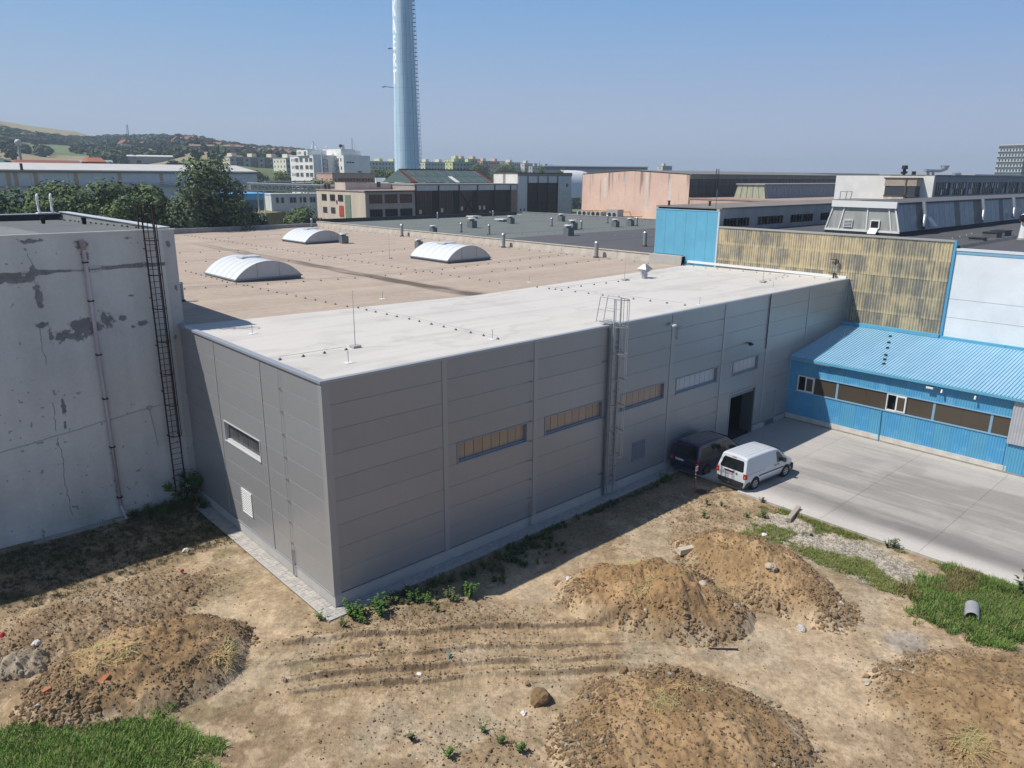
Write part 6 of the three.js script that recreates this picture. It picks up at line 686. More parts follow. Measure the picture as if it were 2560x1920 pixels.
  new MB().bar(V(86.9, 13.8, -99.8), V(91.6, 8.6, -99.8), 0.2, 0.1).bar(V(91.6, 13.8, -99.8), V(86.9, 8.6, -99.8), 0.2, 0.1).to('cross_brace', rust, h); for (const [x, y] of [[76.9, 9.9], [82.3, 10.1], [87.5, 10.3], [92.4, 10.4], [93.6, 10.35], [95.3, 9.2]]) new MB().box(x - 0.3, x + 0.3, y - 0.4, y + 0.4, -99.86, -99.84).to('white_plate', mat([0.55, 0.53, 0.5], 0.7), h);
  const gg = [mottled([0.115, 0.16, 0.145], 0.25, 3, 0.35, { seed: 91 }), mottled([0.095, 0.135, 0.125], 0.25, 3, 0.35, { seed: 92 })], LX0 = 80.2, LX1 = 102.6, zr = -112, yb = 15.5, yr = 18.1; for (let i = 0; i < 16; i++) { const a = lerp(LX0 + 1.2, LX1 - 0.6, i / 16), e = lerp(LX0 + 1.2, LX1 - 0.6, (i + 1) / 16) - 0.1, a2 = lerp(LX0 + 0.4, LX1 - 1.6, i / 16), e2 = lerp(LX0 + 0.4, LX1 - 1.6, (i + 1) / 16) - 0.1; for (const [p, q] of [[0, 0.48], [0.5, 1]]) new MB().q(lerp(a, a2, p), lerp(yb, yr, p), lerp(-107, zr, p), lerp(e, e2, p), lerp(yb, yr, p), lerp(-107, zr, p), lerp(e, e2, q), lerp(yb, yr, q), lerp(-107, zr, q), lerp(a, a2, q), lerp(yb, yr, q), lerp(-107, zr, q)).to('green_pane', i === 8 && p === 0 ? M.whitewall : gg[(i + (p ? 1 : 0)) % 2], h); }
  new MB().tri(V(LX0 + 0.3, yb, -107.4), V(LX0, yr, zr), V(LX0 - 0.8, yb, -117)).to('lantern_end', gg[1], h); new MB().q(LX0, yb, -107.1, LX1, yb, -107.1, LX1 - 1, yr - 0.05, zr - 0.05, LX0 + 0.4, yr - 0.05, zr - 0.05).q(LX1, yb, -117, LX0, yb, -117, LX0, yr - 0.05, zr, LX1 - 1, yr - 0.05, zr).to('lantern_back', brownF, h); const rd = mat([0.2, 0.04, 0.035], 0.6); new MB().bar(V(LX0 + 1.1, yb, -106.9), V(LX0 + 0.2, yr + 0.05, zr), 0.22, 0.2).bar(V(LX1 - 0.4, yb, -106.9), V(LX1 - 1.4, yr + 0.05, zr), 0.22, 0.2).bar(V(LX0 + 0.2, yr + 0.05, zr), V(LX1 - 1.4, yr + 0.05, zr), 0.25, 0.2).bar(V(LX0 - 0.5, yb, -107), V(LX0 + 1.1, yb, -106.9), 0.2, 0.2).to('red_frame', rd, h);
  const w = block('white_panel_tower', 'taller white panelled block with dark glazing at the right end of the brown glazed hall', 'building', 103.45, 120.8, -108, -100, 17.45, mottled([0.72, 0.70, 0.67], 0.06, 8), brownF);
  const px = [103.5, 106.5, 111.9, 112, 117, 120.75], wq = mottled([0.62, 0.62, 0.62], 0.1, 4); for (const [a, e] of [[103.55, 106.4], [116.05, 120.7]]) for (const [p, q] of [[8, 9.2], [9.28, 11.2], [11.28, 13.2], [13.28, 15.4], [15.48, 16.9]]) new MB().box(a, e, p, q, -99.98, -99.85).to('white_panel', wq, w); for (let i = 0; i < 3; i++) { const a = 106.5 + i * 3.18, e = a + 3.1; new MB().box(a, e, 15.48, 16.9, -99.98, -99.85).to('white_panel', wq, w); for (let k = 0; k < 6; k++) for (const [p, q] of [[8, 11.1], [11.2, 13.2], [13.3, 15.4]]) new MB().box(lerp(a, e, k / 6) + 0.03, lerp(a, e, (k + 1) / 6) - 0.03, p, q, -99.96, -99.93 + rr(0, 0.02)).to('glazing', dg, w); } new MB().box(106.4, 116.05, 8, 15.45, -99.99, -99.965).to('glazing_back', M.dark, w); for (const x of [106.45, 109.62, 112.8, 116.0]) new MB().box(x - 0.12, x + 0.12, 8, 16.95, -99.9, -99.75).to('post', rust, w); new MB().box(103.4, 120.85, 16.95, 17.45, -99.98, -99.8).to('fascia', mottled([0.25, 0.23, 0.2], 0.2, 4), w);
  for (const [x, y] of [[104.3, 9.6], [105.4, 9.6]]) new MB().box(x - 0.18, x + 0.18, y - 0.25, y + 0.25, -99.85, -99.8).to('wall_box', M.farglass, w); new MB().add(new THREE.TorusGeometry(0.28, 0.08, 6, 14), new THREE.Matrix4().setPosition(119.2, 14.9, -99.78)).to('ring_mark', M.dark, w); const lad = new MB(); for (const z of [-104.6, -104.1]) lad.bar(V(103.35, 15, z), V(103.35, 19, z), 0.06, 0.06); for (let y = 15.2; y < 18.8; y += 0.4) lad.bar(V(103.35, y, -104.6), V(103.35, y, -104.1), 0.05, 0.05); lad.to('wall_ladder', brownF, w);
  [[119.6, -101.5], [112.2, -102], [118.4, -100.6]].forEach(([x, z], i) => { const r = thing('roof_mast', 'thin mast on the roof of the white panelled block, ' + ['right', 'left', 'middle'][i] + ' of three', 'mast', [x, 17.6, z]); new MB().tube(V(0, 0, 0), V(0, [1.6, 2.6, 1.2][i], 0), 0.05, 5).to('mast', M.steel, r); });
}
{ // salmon hall on the right
  const sal = new THREE.MeshStandardMaterial({ roughness: 0.92, map: tex(1024, 512, (u, v) => { const z = u * 30, y = v * 12, n = fbm(z * 0.3, y * 0.3, 4, 2), s = fbm(z * 1.4, y * 0.1, 4, 5), dark = sst(0.55, 0.75, s) * sst(3, 10.5, y) * 0.75, f = fbm(z * 4, y * 4, 3, 8), strip = [6.1, 11.0, 16.4, 21.8].some((q, i) => Math.abs(z - q) < 0.25 && y > [6, 8.6, 3.5, 3.4][i] && y < [9.8, 10.2, 10.6, 9.7][i]); const k = (0.92 + 0.25 * (n - 0.5) + 0.12 * (f - 0.5)) * (1 - dark * 0.75); return strip ? [0.68 * k, 0.62 * k, 0.57 * k] : [0.74 * k, lerp(0.50, 0.54, n) * k, 0.42 * k]; }) });
  const g = thing('salmon_hall', 'large salmon-pink hall with sooty streaks and a shallow gable', 'hall'), X = 105, z0 = -82.2, zp = -69.4, z1 = -56.2; const m = new MB(); const pts = [[z0, 17.4], [zp, 18.15], [z1, 17.45]]; m.q(X, 7, z0, X, 7, zp, X, pts[1][1], zp, X, pts[0][1], z0).q(X, 7, zp, X, 7, z1, X, pts[2][1], z1, X, pts[1][1], zp); for (let i = 0; i < m.p.length / 3; i++) { m.u[i * 2] = (m.p[i * 3 + 2] - z0) / 30; m.u[i * 2 + 1] = (m.p[i * 3 + 1] - 7) / 12; } m.to('gable_wall', sal, g);
  const XE = 170, rf = mottled([0.17, 0.175, 0.165], 0.12, 10); new MB().hexa([V(X, 17.3, z1 + 0.3), V(XE, 17.3, z1 + 0.3), V(XE, 18, zp), V(X, 18, zp), V(X, 17.5, z1 + 0.3), V(XE, 17.5, z1 + 0.3), V(XE, 18.2, zp), V(X, 18.2, zp)]).hexa([V(X, 18, zp), V(XE, 18, zp), V(XE, 17.3, z0), V(X, 17.3, z0), V(X, 18.2, zp), V(XE, 18.2, zp), V(XE, 17.5, z0), V(X, 17.5, z0)]).to('roof', rf, g);
  new MB().box(X + 0.1, XE, 16.65, 17.3, z1 - 0.2, z1 + 0.15).to('fascia', mottled([0.2, 0.19, 0.17], 0.15, 6), g); new MB().box(X + 0.1, XE, 0, 13.2, z1 - 0.2, z1 - 0.02).box(X + 0.02, XE, 0, 17, z0, z0 + 0.2).to('rear_wall', M.oldconcrete, g); const dk = [mottled([0.03, 0.032, 0.037], 0.4, 2, 0.35), mottled([0.038, 0.042, 0.05], 0.4, 2, 0.35)]; for (let i = 0; i < 50; i++) for (const [p, q] of [[13.5, 15.3], [15.36, 16.6]]) new MB().box(X + 0.3 + i * 1.3, X + 0.3 + i * 1.3 + 1.24, p, q, z1 - 0.1, z1 - 0.05 + rr(0, 0.02)).to('glazing', dk[i % 2], g); new MB().box(X + 0.1, XE, 13.2, 16.65, z1 - 0.2, z1 - 0.12).to('glazing_back', M.dark, g); new MB().box(X + 0.1, XE, 13.0, 13.45, z1 - 0.1, z1 + 0.2).to('sill', M.oldconcrete, g);
  new MB().box(X + 0.02, XE, 7, 13.15, z1 + 0.25, -20).to('low_wing', mottled([0.55, 0.37, 0.30], 0.2, 6, 0.9, { seed: 4 }), g); new MB().box(X - 0.1, XE, 13.15, 13.35, z1 + 0.25, -20).to('low_roof', mottled([0.36, 0.25, 0.21], 0.25, 8), g); new MB().box(93.6, 105, 6, 9.3, -92, -14).to('low_annex', mottled([0.3, 0.28, 0.26], 0.2, 6), g);
  const lan = (label, x, z0, z1, L, tint) => { const t = thing('rooflight_monitor', label, 'rooflight', [x, 13.35, 0]); const yl = 2.35, e = mottled(tint, 0.3, 2, 0.5, { streak: 0.3 }), s = mottled([0.2, 0.21, 0.215], 0.25, 2, 0.45); for (let i = 0; i < 5; i++) { const a = lerp(z0, z1, i / 5), b = lerp(z0, z1, (i + 1) / 5) - 0.08, c = lerp(z0 + 0.5, z1 - 0.5, i / 5), d = lerp(z0 + 0.5, z1 - 0.5, (i + 1) / 5) - 0.08; new MB().q(0, 0, a, 0, 0, b, 0.1, yl, d, 0.1, yl, c).to('end_pane', e, t); } for (let i = 0; i < L / 1.4; i++) { const a = i * 1.4, b = a + 1.34; new MB().q(a, 0, z1, b, 0, z1, b, yl, z1 - 0.5, a, yl, z1 - 0.5).to('side_pane', s, t); } new MB().q(L, 0, z0, 0, 0, z0, 0, yl, z0 + 0.5, L, yl, z0 + 0.5).to('far_side', s, t); new MB().box(-0.15, L, yl, yl + 0.2, z0 + 0.3, z1 - 0.3).to('roof', mottled([0.3, 0.3, 0.29], 0.15, 3), t); };
  lan('pale trapezoid rooflight monitor on the low salmon wing', 112.5, -51.5, -45.2, 48, [0.36, 0.37, 0.28]); lan('shorter weathered rooflight monitor left of the white wall', 112.5, -31.5, -25, 30, [0.30, 0.29, 0.2]);
  const chim = thing('exhaust_stack', 'double steel pipe mast in front of the dark glazing of the salmon hall', 'mast', [112.3, 13.35, -55.5]); new MB().tube(V(0, 0, 0), V(0, 5.1, 0), 0.07, 8).tube(V(0.8, 0, 0), V(0.8, 5.1, 0), 0.07, 8).bar(V(0, 4.8, 0), V(0.8, 4.8, 0), 0.06, 0.06).to('pipe', M.dark, chim);
  const yp = thing('gas_pipe', 'yellow-orange gas pipe run along the foot of the salmon gable', 'pipe', [104.3, 9.3, 0]); const ym = mat([0.55, 0.32, 0.14], 0.5); new MB().path([V(0, 0, -81.5), V(0, 1.0, -81.5), V(0, 1.1, -69), V(0, 0.3, -68.6), V(0, 0.35, -66)], 0.13).path([V(0, 1.1, -77.3), V(0, 0, -77.3)], 0.13).to('pipe', ym, yp);
  [[-79, 'left'], [-75.4, 'middle'], [-71.2, 'right']].forEach(([z, n], i) => { const a = thing('cooling_unit', 'grey cooling unit at the foot of the salmon gable, ' + n + ' of three', 'cooling unit', [102.5, 9.3, z]); new MB().box(-0.9, 0.9, 0, [0.9, 0.9, 1.5][i], -1.4, 1.4).to('casing', mottled([0.34, 0.34, 0.33], 0.15, 2), a); for (const q of [-0.6, 0.6]) new MB().add(new THREE.CylinderGeometry(0.42, 0.42, 0.05, 16), new THREE.Matrix4().makeRotationZ(Math.PI / 2).setPosition(-0.91, 0.5, q)).to('fan_grille', M.dark, a); });
}
{ // white end wall and strip-window hall at the right
  const g = thing('white_end_hall', 'works hall with big white end wall and shaded side of strip windows at the right', 'hall'), X = 88, wm = mottled([0.70, 0.69, 0.66], 0.07, 8); new MB().box(X, X + 0.3, 12, 17.3, -21.7, -14.75).box(X, X + 0.3, 12, 17.3, -10.75, -9.65).box(X + 0.02, X + 0.3, 12, 17.3, -14.75, -10.75).to('white_wall', wm, g); new MB().box(X, 150, 17.3, 17.42, -21.8, -9.5).to('roof', mottled([0.2, 0.2, 0.2], 0.1, 6), g); new MB().box(X + 0.3, 150, 0, 17.3, -21.7, -21.4).to('rear_wall', wm, g);
  const bw = new MB(); bw.box(X - 1.6, X, 12, 14.9, -14.7, -12.2); bw.to('bay_lower', mottled([0.56, 0.47, 0.36], 0.3, 3, 0.9, { c2: [0.66, 0.62, 0.56] }), g); new MB().box(X - 1.62, X, 16.1, 16.95, -14.75, -11.0).to('bay_top', mottled([0.36, 0.3, 0.24], 0.2, 3), g); new MB().box(X - 1.55, X, 14.9, 16.1, -14.68, -11.1).to('bay_glazing', M.farglass, g); new MB().box(X - 1.7, X, 16.95, 17.1, -14.9, -10.9).box(X - 1.66, X - 1.5, 12, 16.95, -12.3, -12.1).box(X - 1.66, X, 14.85, 14.98, -14.75, -11).to('bay_frame', brownF, g); new MB().box(X - 1.5, X, 12, 14.9, -12.0, -11.1).to('bay_grey', mottled([0.2, 0.19, 0.17], 0.2, 3), g);
  const gs = mottled([0.255, 0.275, 0.295], 0.14, 6), fr = mat([0.05, 0.05, 0.055], 0.5); new MB().box(X + 0.3, 150, 16.55, 17.3, -9.95, -9.65).box(X + 0.3, 150, 12, 14.95, -9.95, -9.65).to('side_wall', gs, g); let x = X + 0.9; for (let i = 0; i < 9; i++) { new MB().box(x - 0.75, x - 0.02, 14.95, 16.55, -9.95, -9.66).to('pier', gs, g); const f = new MB(); for (let k = 0; k <= 7; k++) { const q = x + 5.2 * k / 7; f.box(q - 0.06, q + 0.06, 14.97, 16.53, -9.86, -9.75); } f.box(x, x + 5.2, 15.7, 15.78, -9.86, -9.76).box(x, x + 5.2, 14.96, 15.04, -9.86, -9.76).box(x, x + 5.2, 16.46, 16.54, -9.86, -9.76); const o = f.to('window', fr, g); for (let k = 0; k < 7; k++) for (const [p, q] of [[15.04, 15.7], [15.78, 16.46]]) mesh('pane', new MB().box(x + 5.2 * k / 7 + 0.06, x + 5.2 * (k + 1) / 7 - 0.06, p, q, -9.84, -9.8).geo(), R() < 0.14 ? M.whitewall : M.farglass, o); x += 5.95; } new MB().box(X + 0.3, 150, 14.9, 16.6, -10.4, -10.3).to('dark_inside', M.dark, g);
  const d = thing('duct_run', 'silver ventilation ducts with an upturned hood on the roof behind the white end wall', 'duct', [97, 17.42, -14]); d.scale.setScalar(0.6); new MB().path([V(0, 1.0, 0), V(9, 1.0, 0)], 0.35, 10).path([V(2, 0, 0), V(2, 1, 0)], 0.35, 10).path([V(5, 0, 0), V(5, 1, 0)], 0.35, 10).tube(V(9, 1.0, 0), V(12, 1.6, 0), 0.35, 10, 0.6).tube(V(12, 1.2, 0), V(12, 2.2, 0), 0.6, 10, 1.0).path([V(9, 0.2, 3), V(13, 0.3, 3)], 0.4, 10).to('duct', M.galv, d); const c = thing('exhaust_cowl', 'dark exhaust cowls on the roof behind the white end wall', 'exhaust', [90.6, 17.42, -14.2]); c.scale.setScalar(0.65); new MB().tube(V(0, 0, 0), V(0, 1.1, 0), 0.3, 10).tube(V(0, 1.1, 0), V(0, 1.8, 0), 0.6, 10, 0.5).tube(V(2.2, 0, 1), V(2.2, 0.7, 1), 0.4, 10).bar(V(-1, 0.4, 0), V(1, 0.5, 0), 0.5, 0.4).to('cowl', M.dark, c);
}
// ---------- chimney ----------
{
  const c = document.createElement('canvas'); c.width = 1024; c.height = 2048; const k = c.getContext('2d'); k.fillStyle = '#b9d4e6'; k.fillRect(0, 0, 1024, 2048);
  const Y0 = -1, Y1 = 95, py = (y) => 2048 * (1 - (y - Y0) / (Y1 - Y0)); const r = rng(3); for (let i = 0; i < 900; i++) { const x = r() * 1024, y = r() * 2048; k.fillStyle = r() < 0.5 ? 'rgba(120,155,185,0.10)' : 'rgba(215,230,238,0.12)'; k.fillRect(x, y, 6 + r() * 26, 40 + r() * 260); } for (let i = 0; i < 16; i++) { k.fillStyle = i % 2 ? 'rgba(70,100,130,0.35)' : 'rgba(60,85,110,0.7)'; k.fillRect(i * 64 + 9, 0, i % 2 ? 3 : 5, 2048); } for (let y = 0; y < 95; y += 3.4) { k.fillStyle = 'rgba(80,110,140,0.22)'; k.fillRect(0, py(y), 1024, 2); }
  k.fillStyle = '#ffffff'; k.textAlign = 'center'; k.textBaseline = 'middle'; const u = 0.729 * 1024; for (const [ch, a, b] of [['K', 63.5, 59.4], ['A', 58.7, 55.1], ['E', 54.6, 50.9], ['R', 50.0, 46.4], ['T', 45.8, 41.9]]) { const h = py(b) - py(a); k.save(); k.translate(u, py((a + b) / 2)); k.font = 'bold 100px sans-serif'; k.scale(150 / 78, h / 72); k.fillText(ch, 0, 4); k.restore(); }
  const t = new THREE.CanvasTexture(c); t.colorSpace = THREE.SRGBColorSpace; t.magFilter = THREE.LinearFilter; const rr_ = (y) => 3.7 - 0.0206 * (y - 17);
  const g = thing('factory_chimney', 'very tall pale blue factory chimney with white letters down its left side', 'chimney', [118.84, 0, -163.95]); mesh('shaft', new THREE.CylinderGeometry(rr_(Y1), rr_(Y0), Y1 - Y0, 64, 24, true).translate(0, (Y0 + Y1) / 2, 0), new THREE.MeshStandardMaterial({ map: t, roughness: 0.7 }), g); const rx = V(0.82, 0, 0.573), lad = new MB(), at = (y, d, s = 0) => rx.clone().multiplyScalar(rr_(y) + d).add(V(-0.573 * s, y, 0.82 * s)); lad.path([at(12, 0.25, 0.3), at(94, 0.25, 0.3)], 0.06, 4).path([at(12, 0.25, -0.3), at(94, 0.25, -0.3)], 0.06, 4); for (let y = 13; y < 94; y += 1.1) lad.bar(at(y, 0, 0.35), at(y, 0.7, 0.35), 0.1, 0.12).bar(at(y, 0.7, 0.35), at(y, 0.7, -0.35), 0.08, 0.11).bar(at(y, 0, -0.35), at(y, 0.7, -0.35), 0.1, 0.12); for (const s of [-0.35, 0, 0.35]) lad.bar(at(12, 0.7, s), at(94, 0.7, s), 0.05, 0.05); lad.to('cage_ladder', mat([0.2, 0.27, 0.33], 0.7), g);
  const lx = V(-0.82, 0, -0.573); const arm = (y, d, n) => { const b = lx.clone().multiplyScalar(rr_(y) - 0.3).add(V(-0.3, y, 0.5)), e = lx.clone().multiplyScalar(rr_(y) + d).add(V(-0.3, y + 0.3, 0.5)); new MB().bar(b, e, 0.12, 0.14).bar(e, e.clone().add(V(-0.7, -0.2, -0.5)), 0.4, 0.25).to(n, mat([0.1, 0.14, 0.19], 0.6), g); }; arm(40.8, 2.3, 'lamp_arm'); arm(50.9, 0.5, 'lamp_arm'); 
}
// ---------- white works block, salmon office, sheds, pipe bridge ----------
const WF = mottled([0.78, 0.77, 0.74], 0.06, 12, 0.85), wfF = mat([0.5, 0.52, 0.55], 0.5);
{
  const g = block('white_works_block', 'white flat-roofed works office block with rows of windows left of the chimney', 'building', 110.4, 118.8, -220.5, -204.4, 22.8, WF, M.white); for (const y of [16.8, 19.2, 21.5]) { for (let i = 0; i < 3; i++) windowAt(g, 'x', 110.4, -219.2 + i * 1.0, y, 0.5, 1.0, wfF, M.farglass, 0, false); for (const z of [-215.6, -212.6, -208.8, -206.0]) windowAt(g, 'x', 110.4, z, y, 2.1, 1.35, wfF, M.farglass, 2); }
  new MB().box(118.8, 128.9, -1, 23.0, -213.3, -199.7).to('right_wing', WF, g); for (const y of [19, 21.6]) { for (const z of [-211.6, -208.6]) windowAt(g, 'x', 118.8, z, y, 2.0, 1.35, wfF, M.farglass, 2); for (const z of [-203.2, -201.4]) windowAt(g, 'x', 118.8, z, y, 0.8, 1.2, wfF, M.farglass, 0, false); } for (let i = 0; i < 3; i++) new MB().box(119.9 + i * 1.0, 120.6 + i * 1.0, 20.6, 21.0, -199.7, -199.6).to('vent_slot', M.dark, g); for (const [y, n] of [[17.6, 3]]) for (let i = 0; i < n; i++) new MB().box(124 + i * 0.5, 124.3 + i * 0.5, y, y + 0.5, -199.7, -199.6).to('vent_slot', brownF, g);
  new MB().box(109.9, 116.8, 22.8, 24.6, -214.4, -207).to('roof_storey', WF, g); for (let i = 0; i < 3; i++) windowAt(g, 'x', 109.9, -213.4 + i * 0.9, 23.7, 0.45, 0.9, wfF, M.farglass, 0, false); new MB().box(109.8, 109.9, 23, 24.2, -209.2, -208).to('stain_panel', M.steel, g); new MB().box(118.8, 123.9, 23, 25.0, -213.2, -201).box(124.2, 127.5, 23, 24.6, -207, -203).to('roof_storey', WF, g);
  const fe = new MB(); for (const q of [0, 1.6]) fe.bar(V(113.4 + q, 15, -203.5), V(113.4 + q, 21.5, -203.5), 0.2, 0.2); for (let y = 16; y < 21.6; y += 1.4) fe.bar(V(113.4, y, -203.5), V(115, y, -203.5), 0.2, 0.2).bar(V(113.4, y, -203.5), V(115, y + 1.2, -203.5), 0.12, 0.12); fe.to('fire_stair', M.steel, g); const f2 = new MB(); for (const q of [0, 1.4, 2.6]) f2.bar(V(118.2, 16, -206 + q), V(118.2, 23.4 - q * 0.4, -206 + q), 0.16, 0.16); for (let y = 17; y < 23; y += 1.5) f2.bar(V(118.2, y, -206), V(118.2, y, -203.4), 0.16, 0.16).bar(V(118.2, y, -206), V(118.2, y + 1.3, -203.4), 0.1, 0.1); f2.bar(V(118.2, 23.4, -206), V(121, 23.4, -204), 0.16, 0.16).to('fire_stair', M.steel, g);
  [[113.2, -209, 2.9, 'left'], [125.2, -204.6, 4.1, 'right']].forEach(([x, z, h, n]) => { const a = thing('antenna_mast', 'stayed antenna mast on the roof of the white works block, ' + n + ' of two', 'mast', [x, 24.6, z]); const m = new MB().tube(V(0, 0, 0), V(0, h, 0), 0.09, 5); for (const q of [-1, 1]) m.bar(V(0, h * 0.9, 0), V(q * 1.4, 0, 0.8), 0.05, 0.05); m.to('mast', M.steel, a); });
  [[113.8, -208.5, 0.35], [117, -207, 0.35], [121.6, -206, 0.55]].forEach(([x, z, r], i) => { const d = thing(i < 2 ? 'satellite_dish' : 'roof_tank', ['left white dish on the white works block roof', 'second white dish on the white works block roof', 'dark twin roof tanks on the white works block roof'][i], i < 2 ? 'dish' : 'tank', [x, i < 2 ? 24.7 : 25.1, z]); new MB().add(new THREE.SphereGeometry(r, 10, 8), new THREE.Matrix4().setPosition(0, r + 0.5, 0)).tube(V(0, 0, 0), V(0, 0.6, 0), 0.1, 6).to('bowl', i < 2 ? M.white : M.dark, d); if (i === 2) new MB().tube(V(1, 0, 0), V(1, 1.4, 0), 0.4, 10).to('tank', M.galv, d); });
  const mast = thing('works_mast', 'tall thin pole standing in front of the white works block', 'pole', [105.6, 0, -190]); new MB().tube(V(0, 10, 0), V(0, 23.6, 0), 0.22, 6).to('pole', wfF, mast);
  const o = block('salmon_office', 'low salmon-coloured office building with a band of windows and orange panels', 'building', 93.2, 106.7, -171.3, -162.5, 17.2, mottled([0.52, 0.35, 0.27], 0.12, 6), mottled([0.4, 0.3, 0.26], 0.2, 6)); for (let i = 0; i < 12; i++) { const x = 95.3 + i * 0.93; if (i % 2 === 0) windowAt(o, 'z', -162.5, x, 15.55, 0.8, 0.95, wfF, M.farglass, 0, false); else new MB().box(x - 0.45, x + 0.45, 15.1, 16.0, -162.5, -162.42).to('orange_panel', mat([0.33, 0.10, 0.05], 0.7), o); } for (const x of [94.1, 105.8]) windowAt(o, 'z', -162.5, x, 15.0, 0.75, 1.7, wfF, M.farglass, 0); windowAt(o, 'x', 93.2, -168, 15.6, 1.0, 1.0, M.white, M.farglass, 1); windowAt(o, 'x', 93.2, -168, 12.6, 1.0, 1.0, M.white, M.farglass, 1); for (let i = 0; i < 10; i++) windowAt(o, 'z', -162.5, 97 + i * 0.95, 12.9, 0.7, 1.0, wfF, i % 3 ? M.farglass : M.white, 0, false);
  const s = block('white_low_office', 'low white office shed with grey shaded windows below the pipe bridge', 'building', 61.7, 75, -137, -133.8, 12.65, mottled([0.6, 0.61, 0.62], 0.08, 6), M.white); for (const [x, w] of [[63.1, 0.75], [64.3, 0.75], [66.8, 1.7], [69.2, 1.7], [71.6, 1.5]]) windowAt(s, 'z', -133.8, x, 11.45, w, 1.3, wfF, M.farglass, w > 1 ? 1 : 0);
  const bl = block('blue_roof_shed', 'open shed with a bright blue flat roof beside the white low office', 'shed', 57, 73.5, -174, -156.6, 10.8, mottled([0.13, 0.19, 0.24], 0.3, 5), mat([0.12, 0.36, 0.62], 0.6)); new MB().box(56.6, 73.9, 11.0, 12.3, -156.7, -156.3).to('blue_fascia', mat([0.13, 0.38, 0.66], 0.6), bl); new MB().box(56.6, 73.9, 12.2, 12.35, -174, -156.3).to('blue_deck', mat([0.14, 0.4, 0.68], 0.6), bl);
  const tr = thing('white_canopy', 'small white canopy roof beyond the beige wing, left of the chimney foot', 'canopy', [112.8, 14.6, -169.5]); new MB().hexa([V(-2.2, 0, 1.5), V(2.2, 0, 1.5), V(2.2, 0, -1.5), V(-2.2, 0, -1.5), V(-1.9, 1.5, 0.6), V(1.4, 1.5, 0.6), V(1.4, 1.5, -0.6), V(-1.9, 1.5, -0.6)]).to('canopy', M.white, tr);
  const pb = thing('pipe_bridge', 'pale lattice pipe bridge running from the trees to the beige workshop', 'pipe bridge'); const A = V(54, 13.8, -126.5), B = V(76, 13.2, -114.6), pm = mat([0.62, 0.60, 0.50], 0.7), pm2 = mat([0.42, 0.43, 0.44], 0.5), up = V(0, 1.15, 0), n = 18, sd = V(0.45, 0, 0.85); for (const o of [0, 1.6]) { const a = A.clone().addScaledVector(sd, -o), b = B.clone().addScaledVector(sd, -o); new MB().bar(a, b, 0.22, 0.22).bar(a.clone().add(up), b.clone().add(up), 0.22, 0.22).to('chord', pm, pb); for (let i = 0; i < n; i++) { const p = a.clone().lerp(b, i / n), q = a.clone().lerp(b, (i + 1) / n); new MB().bar(p, p.clone().add(up), 0.16, 0.16).bar(p.clone().add(up), q, 0.15, 0.15).to('lattice_bar', pm, pb); } } for (const [h, r] of [[0.3, 0.22], [0.75, 0.16], [1.35, 0.18]]) new MB().path([A.clone().add(V(-0.3, h, -0.6)), B.clone().add(V(-0.3, h, -0.6))], r, 8).to('pipe', pm2, pb); for (const f of [0.1, 0.45, 0.8]) { const p = A.clone().lerp(B, f); new MB().bar(V(p.x, 0, p.z), p, 0.2, 0.2).bar(V(p.x - 0.7, 0, p.z - 1.3), V(p.x - 0.7, p.y, p.z - 1.3), 0.2, 0.2).to('trestle', pm, pb); }
  const pr = thing('pipe_rack', 'grey pipe rack with stacked pipes in front of the white works block', 'pipe rack', [0, 0, 0]); for (let k = 0; k < 4; k++) new MB().path([V(76, 13.4 + k * 0.55, -170 + k), V(104, 13.6 + k * 0.5, -176 + k)], 0.22, 6).to('pipe', k % 2 ? M.galv : M.steel, pr); for (let i = 0; i < 9; i++) new MB().bar(V(77 + i * 3.2, 0, -169 - i * 0.7), V(77 + i * 3.2, 15.4, -169 - i * 0.7), 0.22, 0.22).bar(V(77 + i * 3.2, 15, -171 - i * 0.7), V(77 + i * 3.2, 15, -166 - i * 0.7), 0.2, 0.2).to('trestle', M.steel, pr);
}
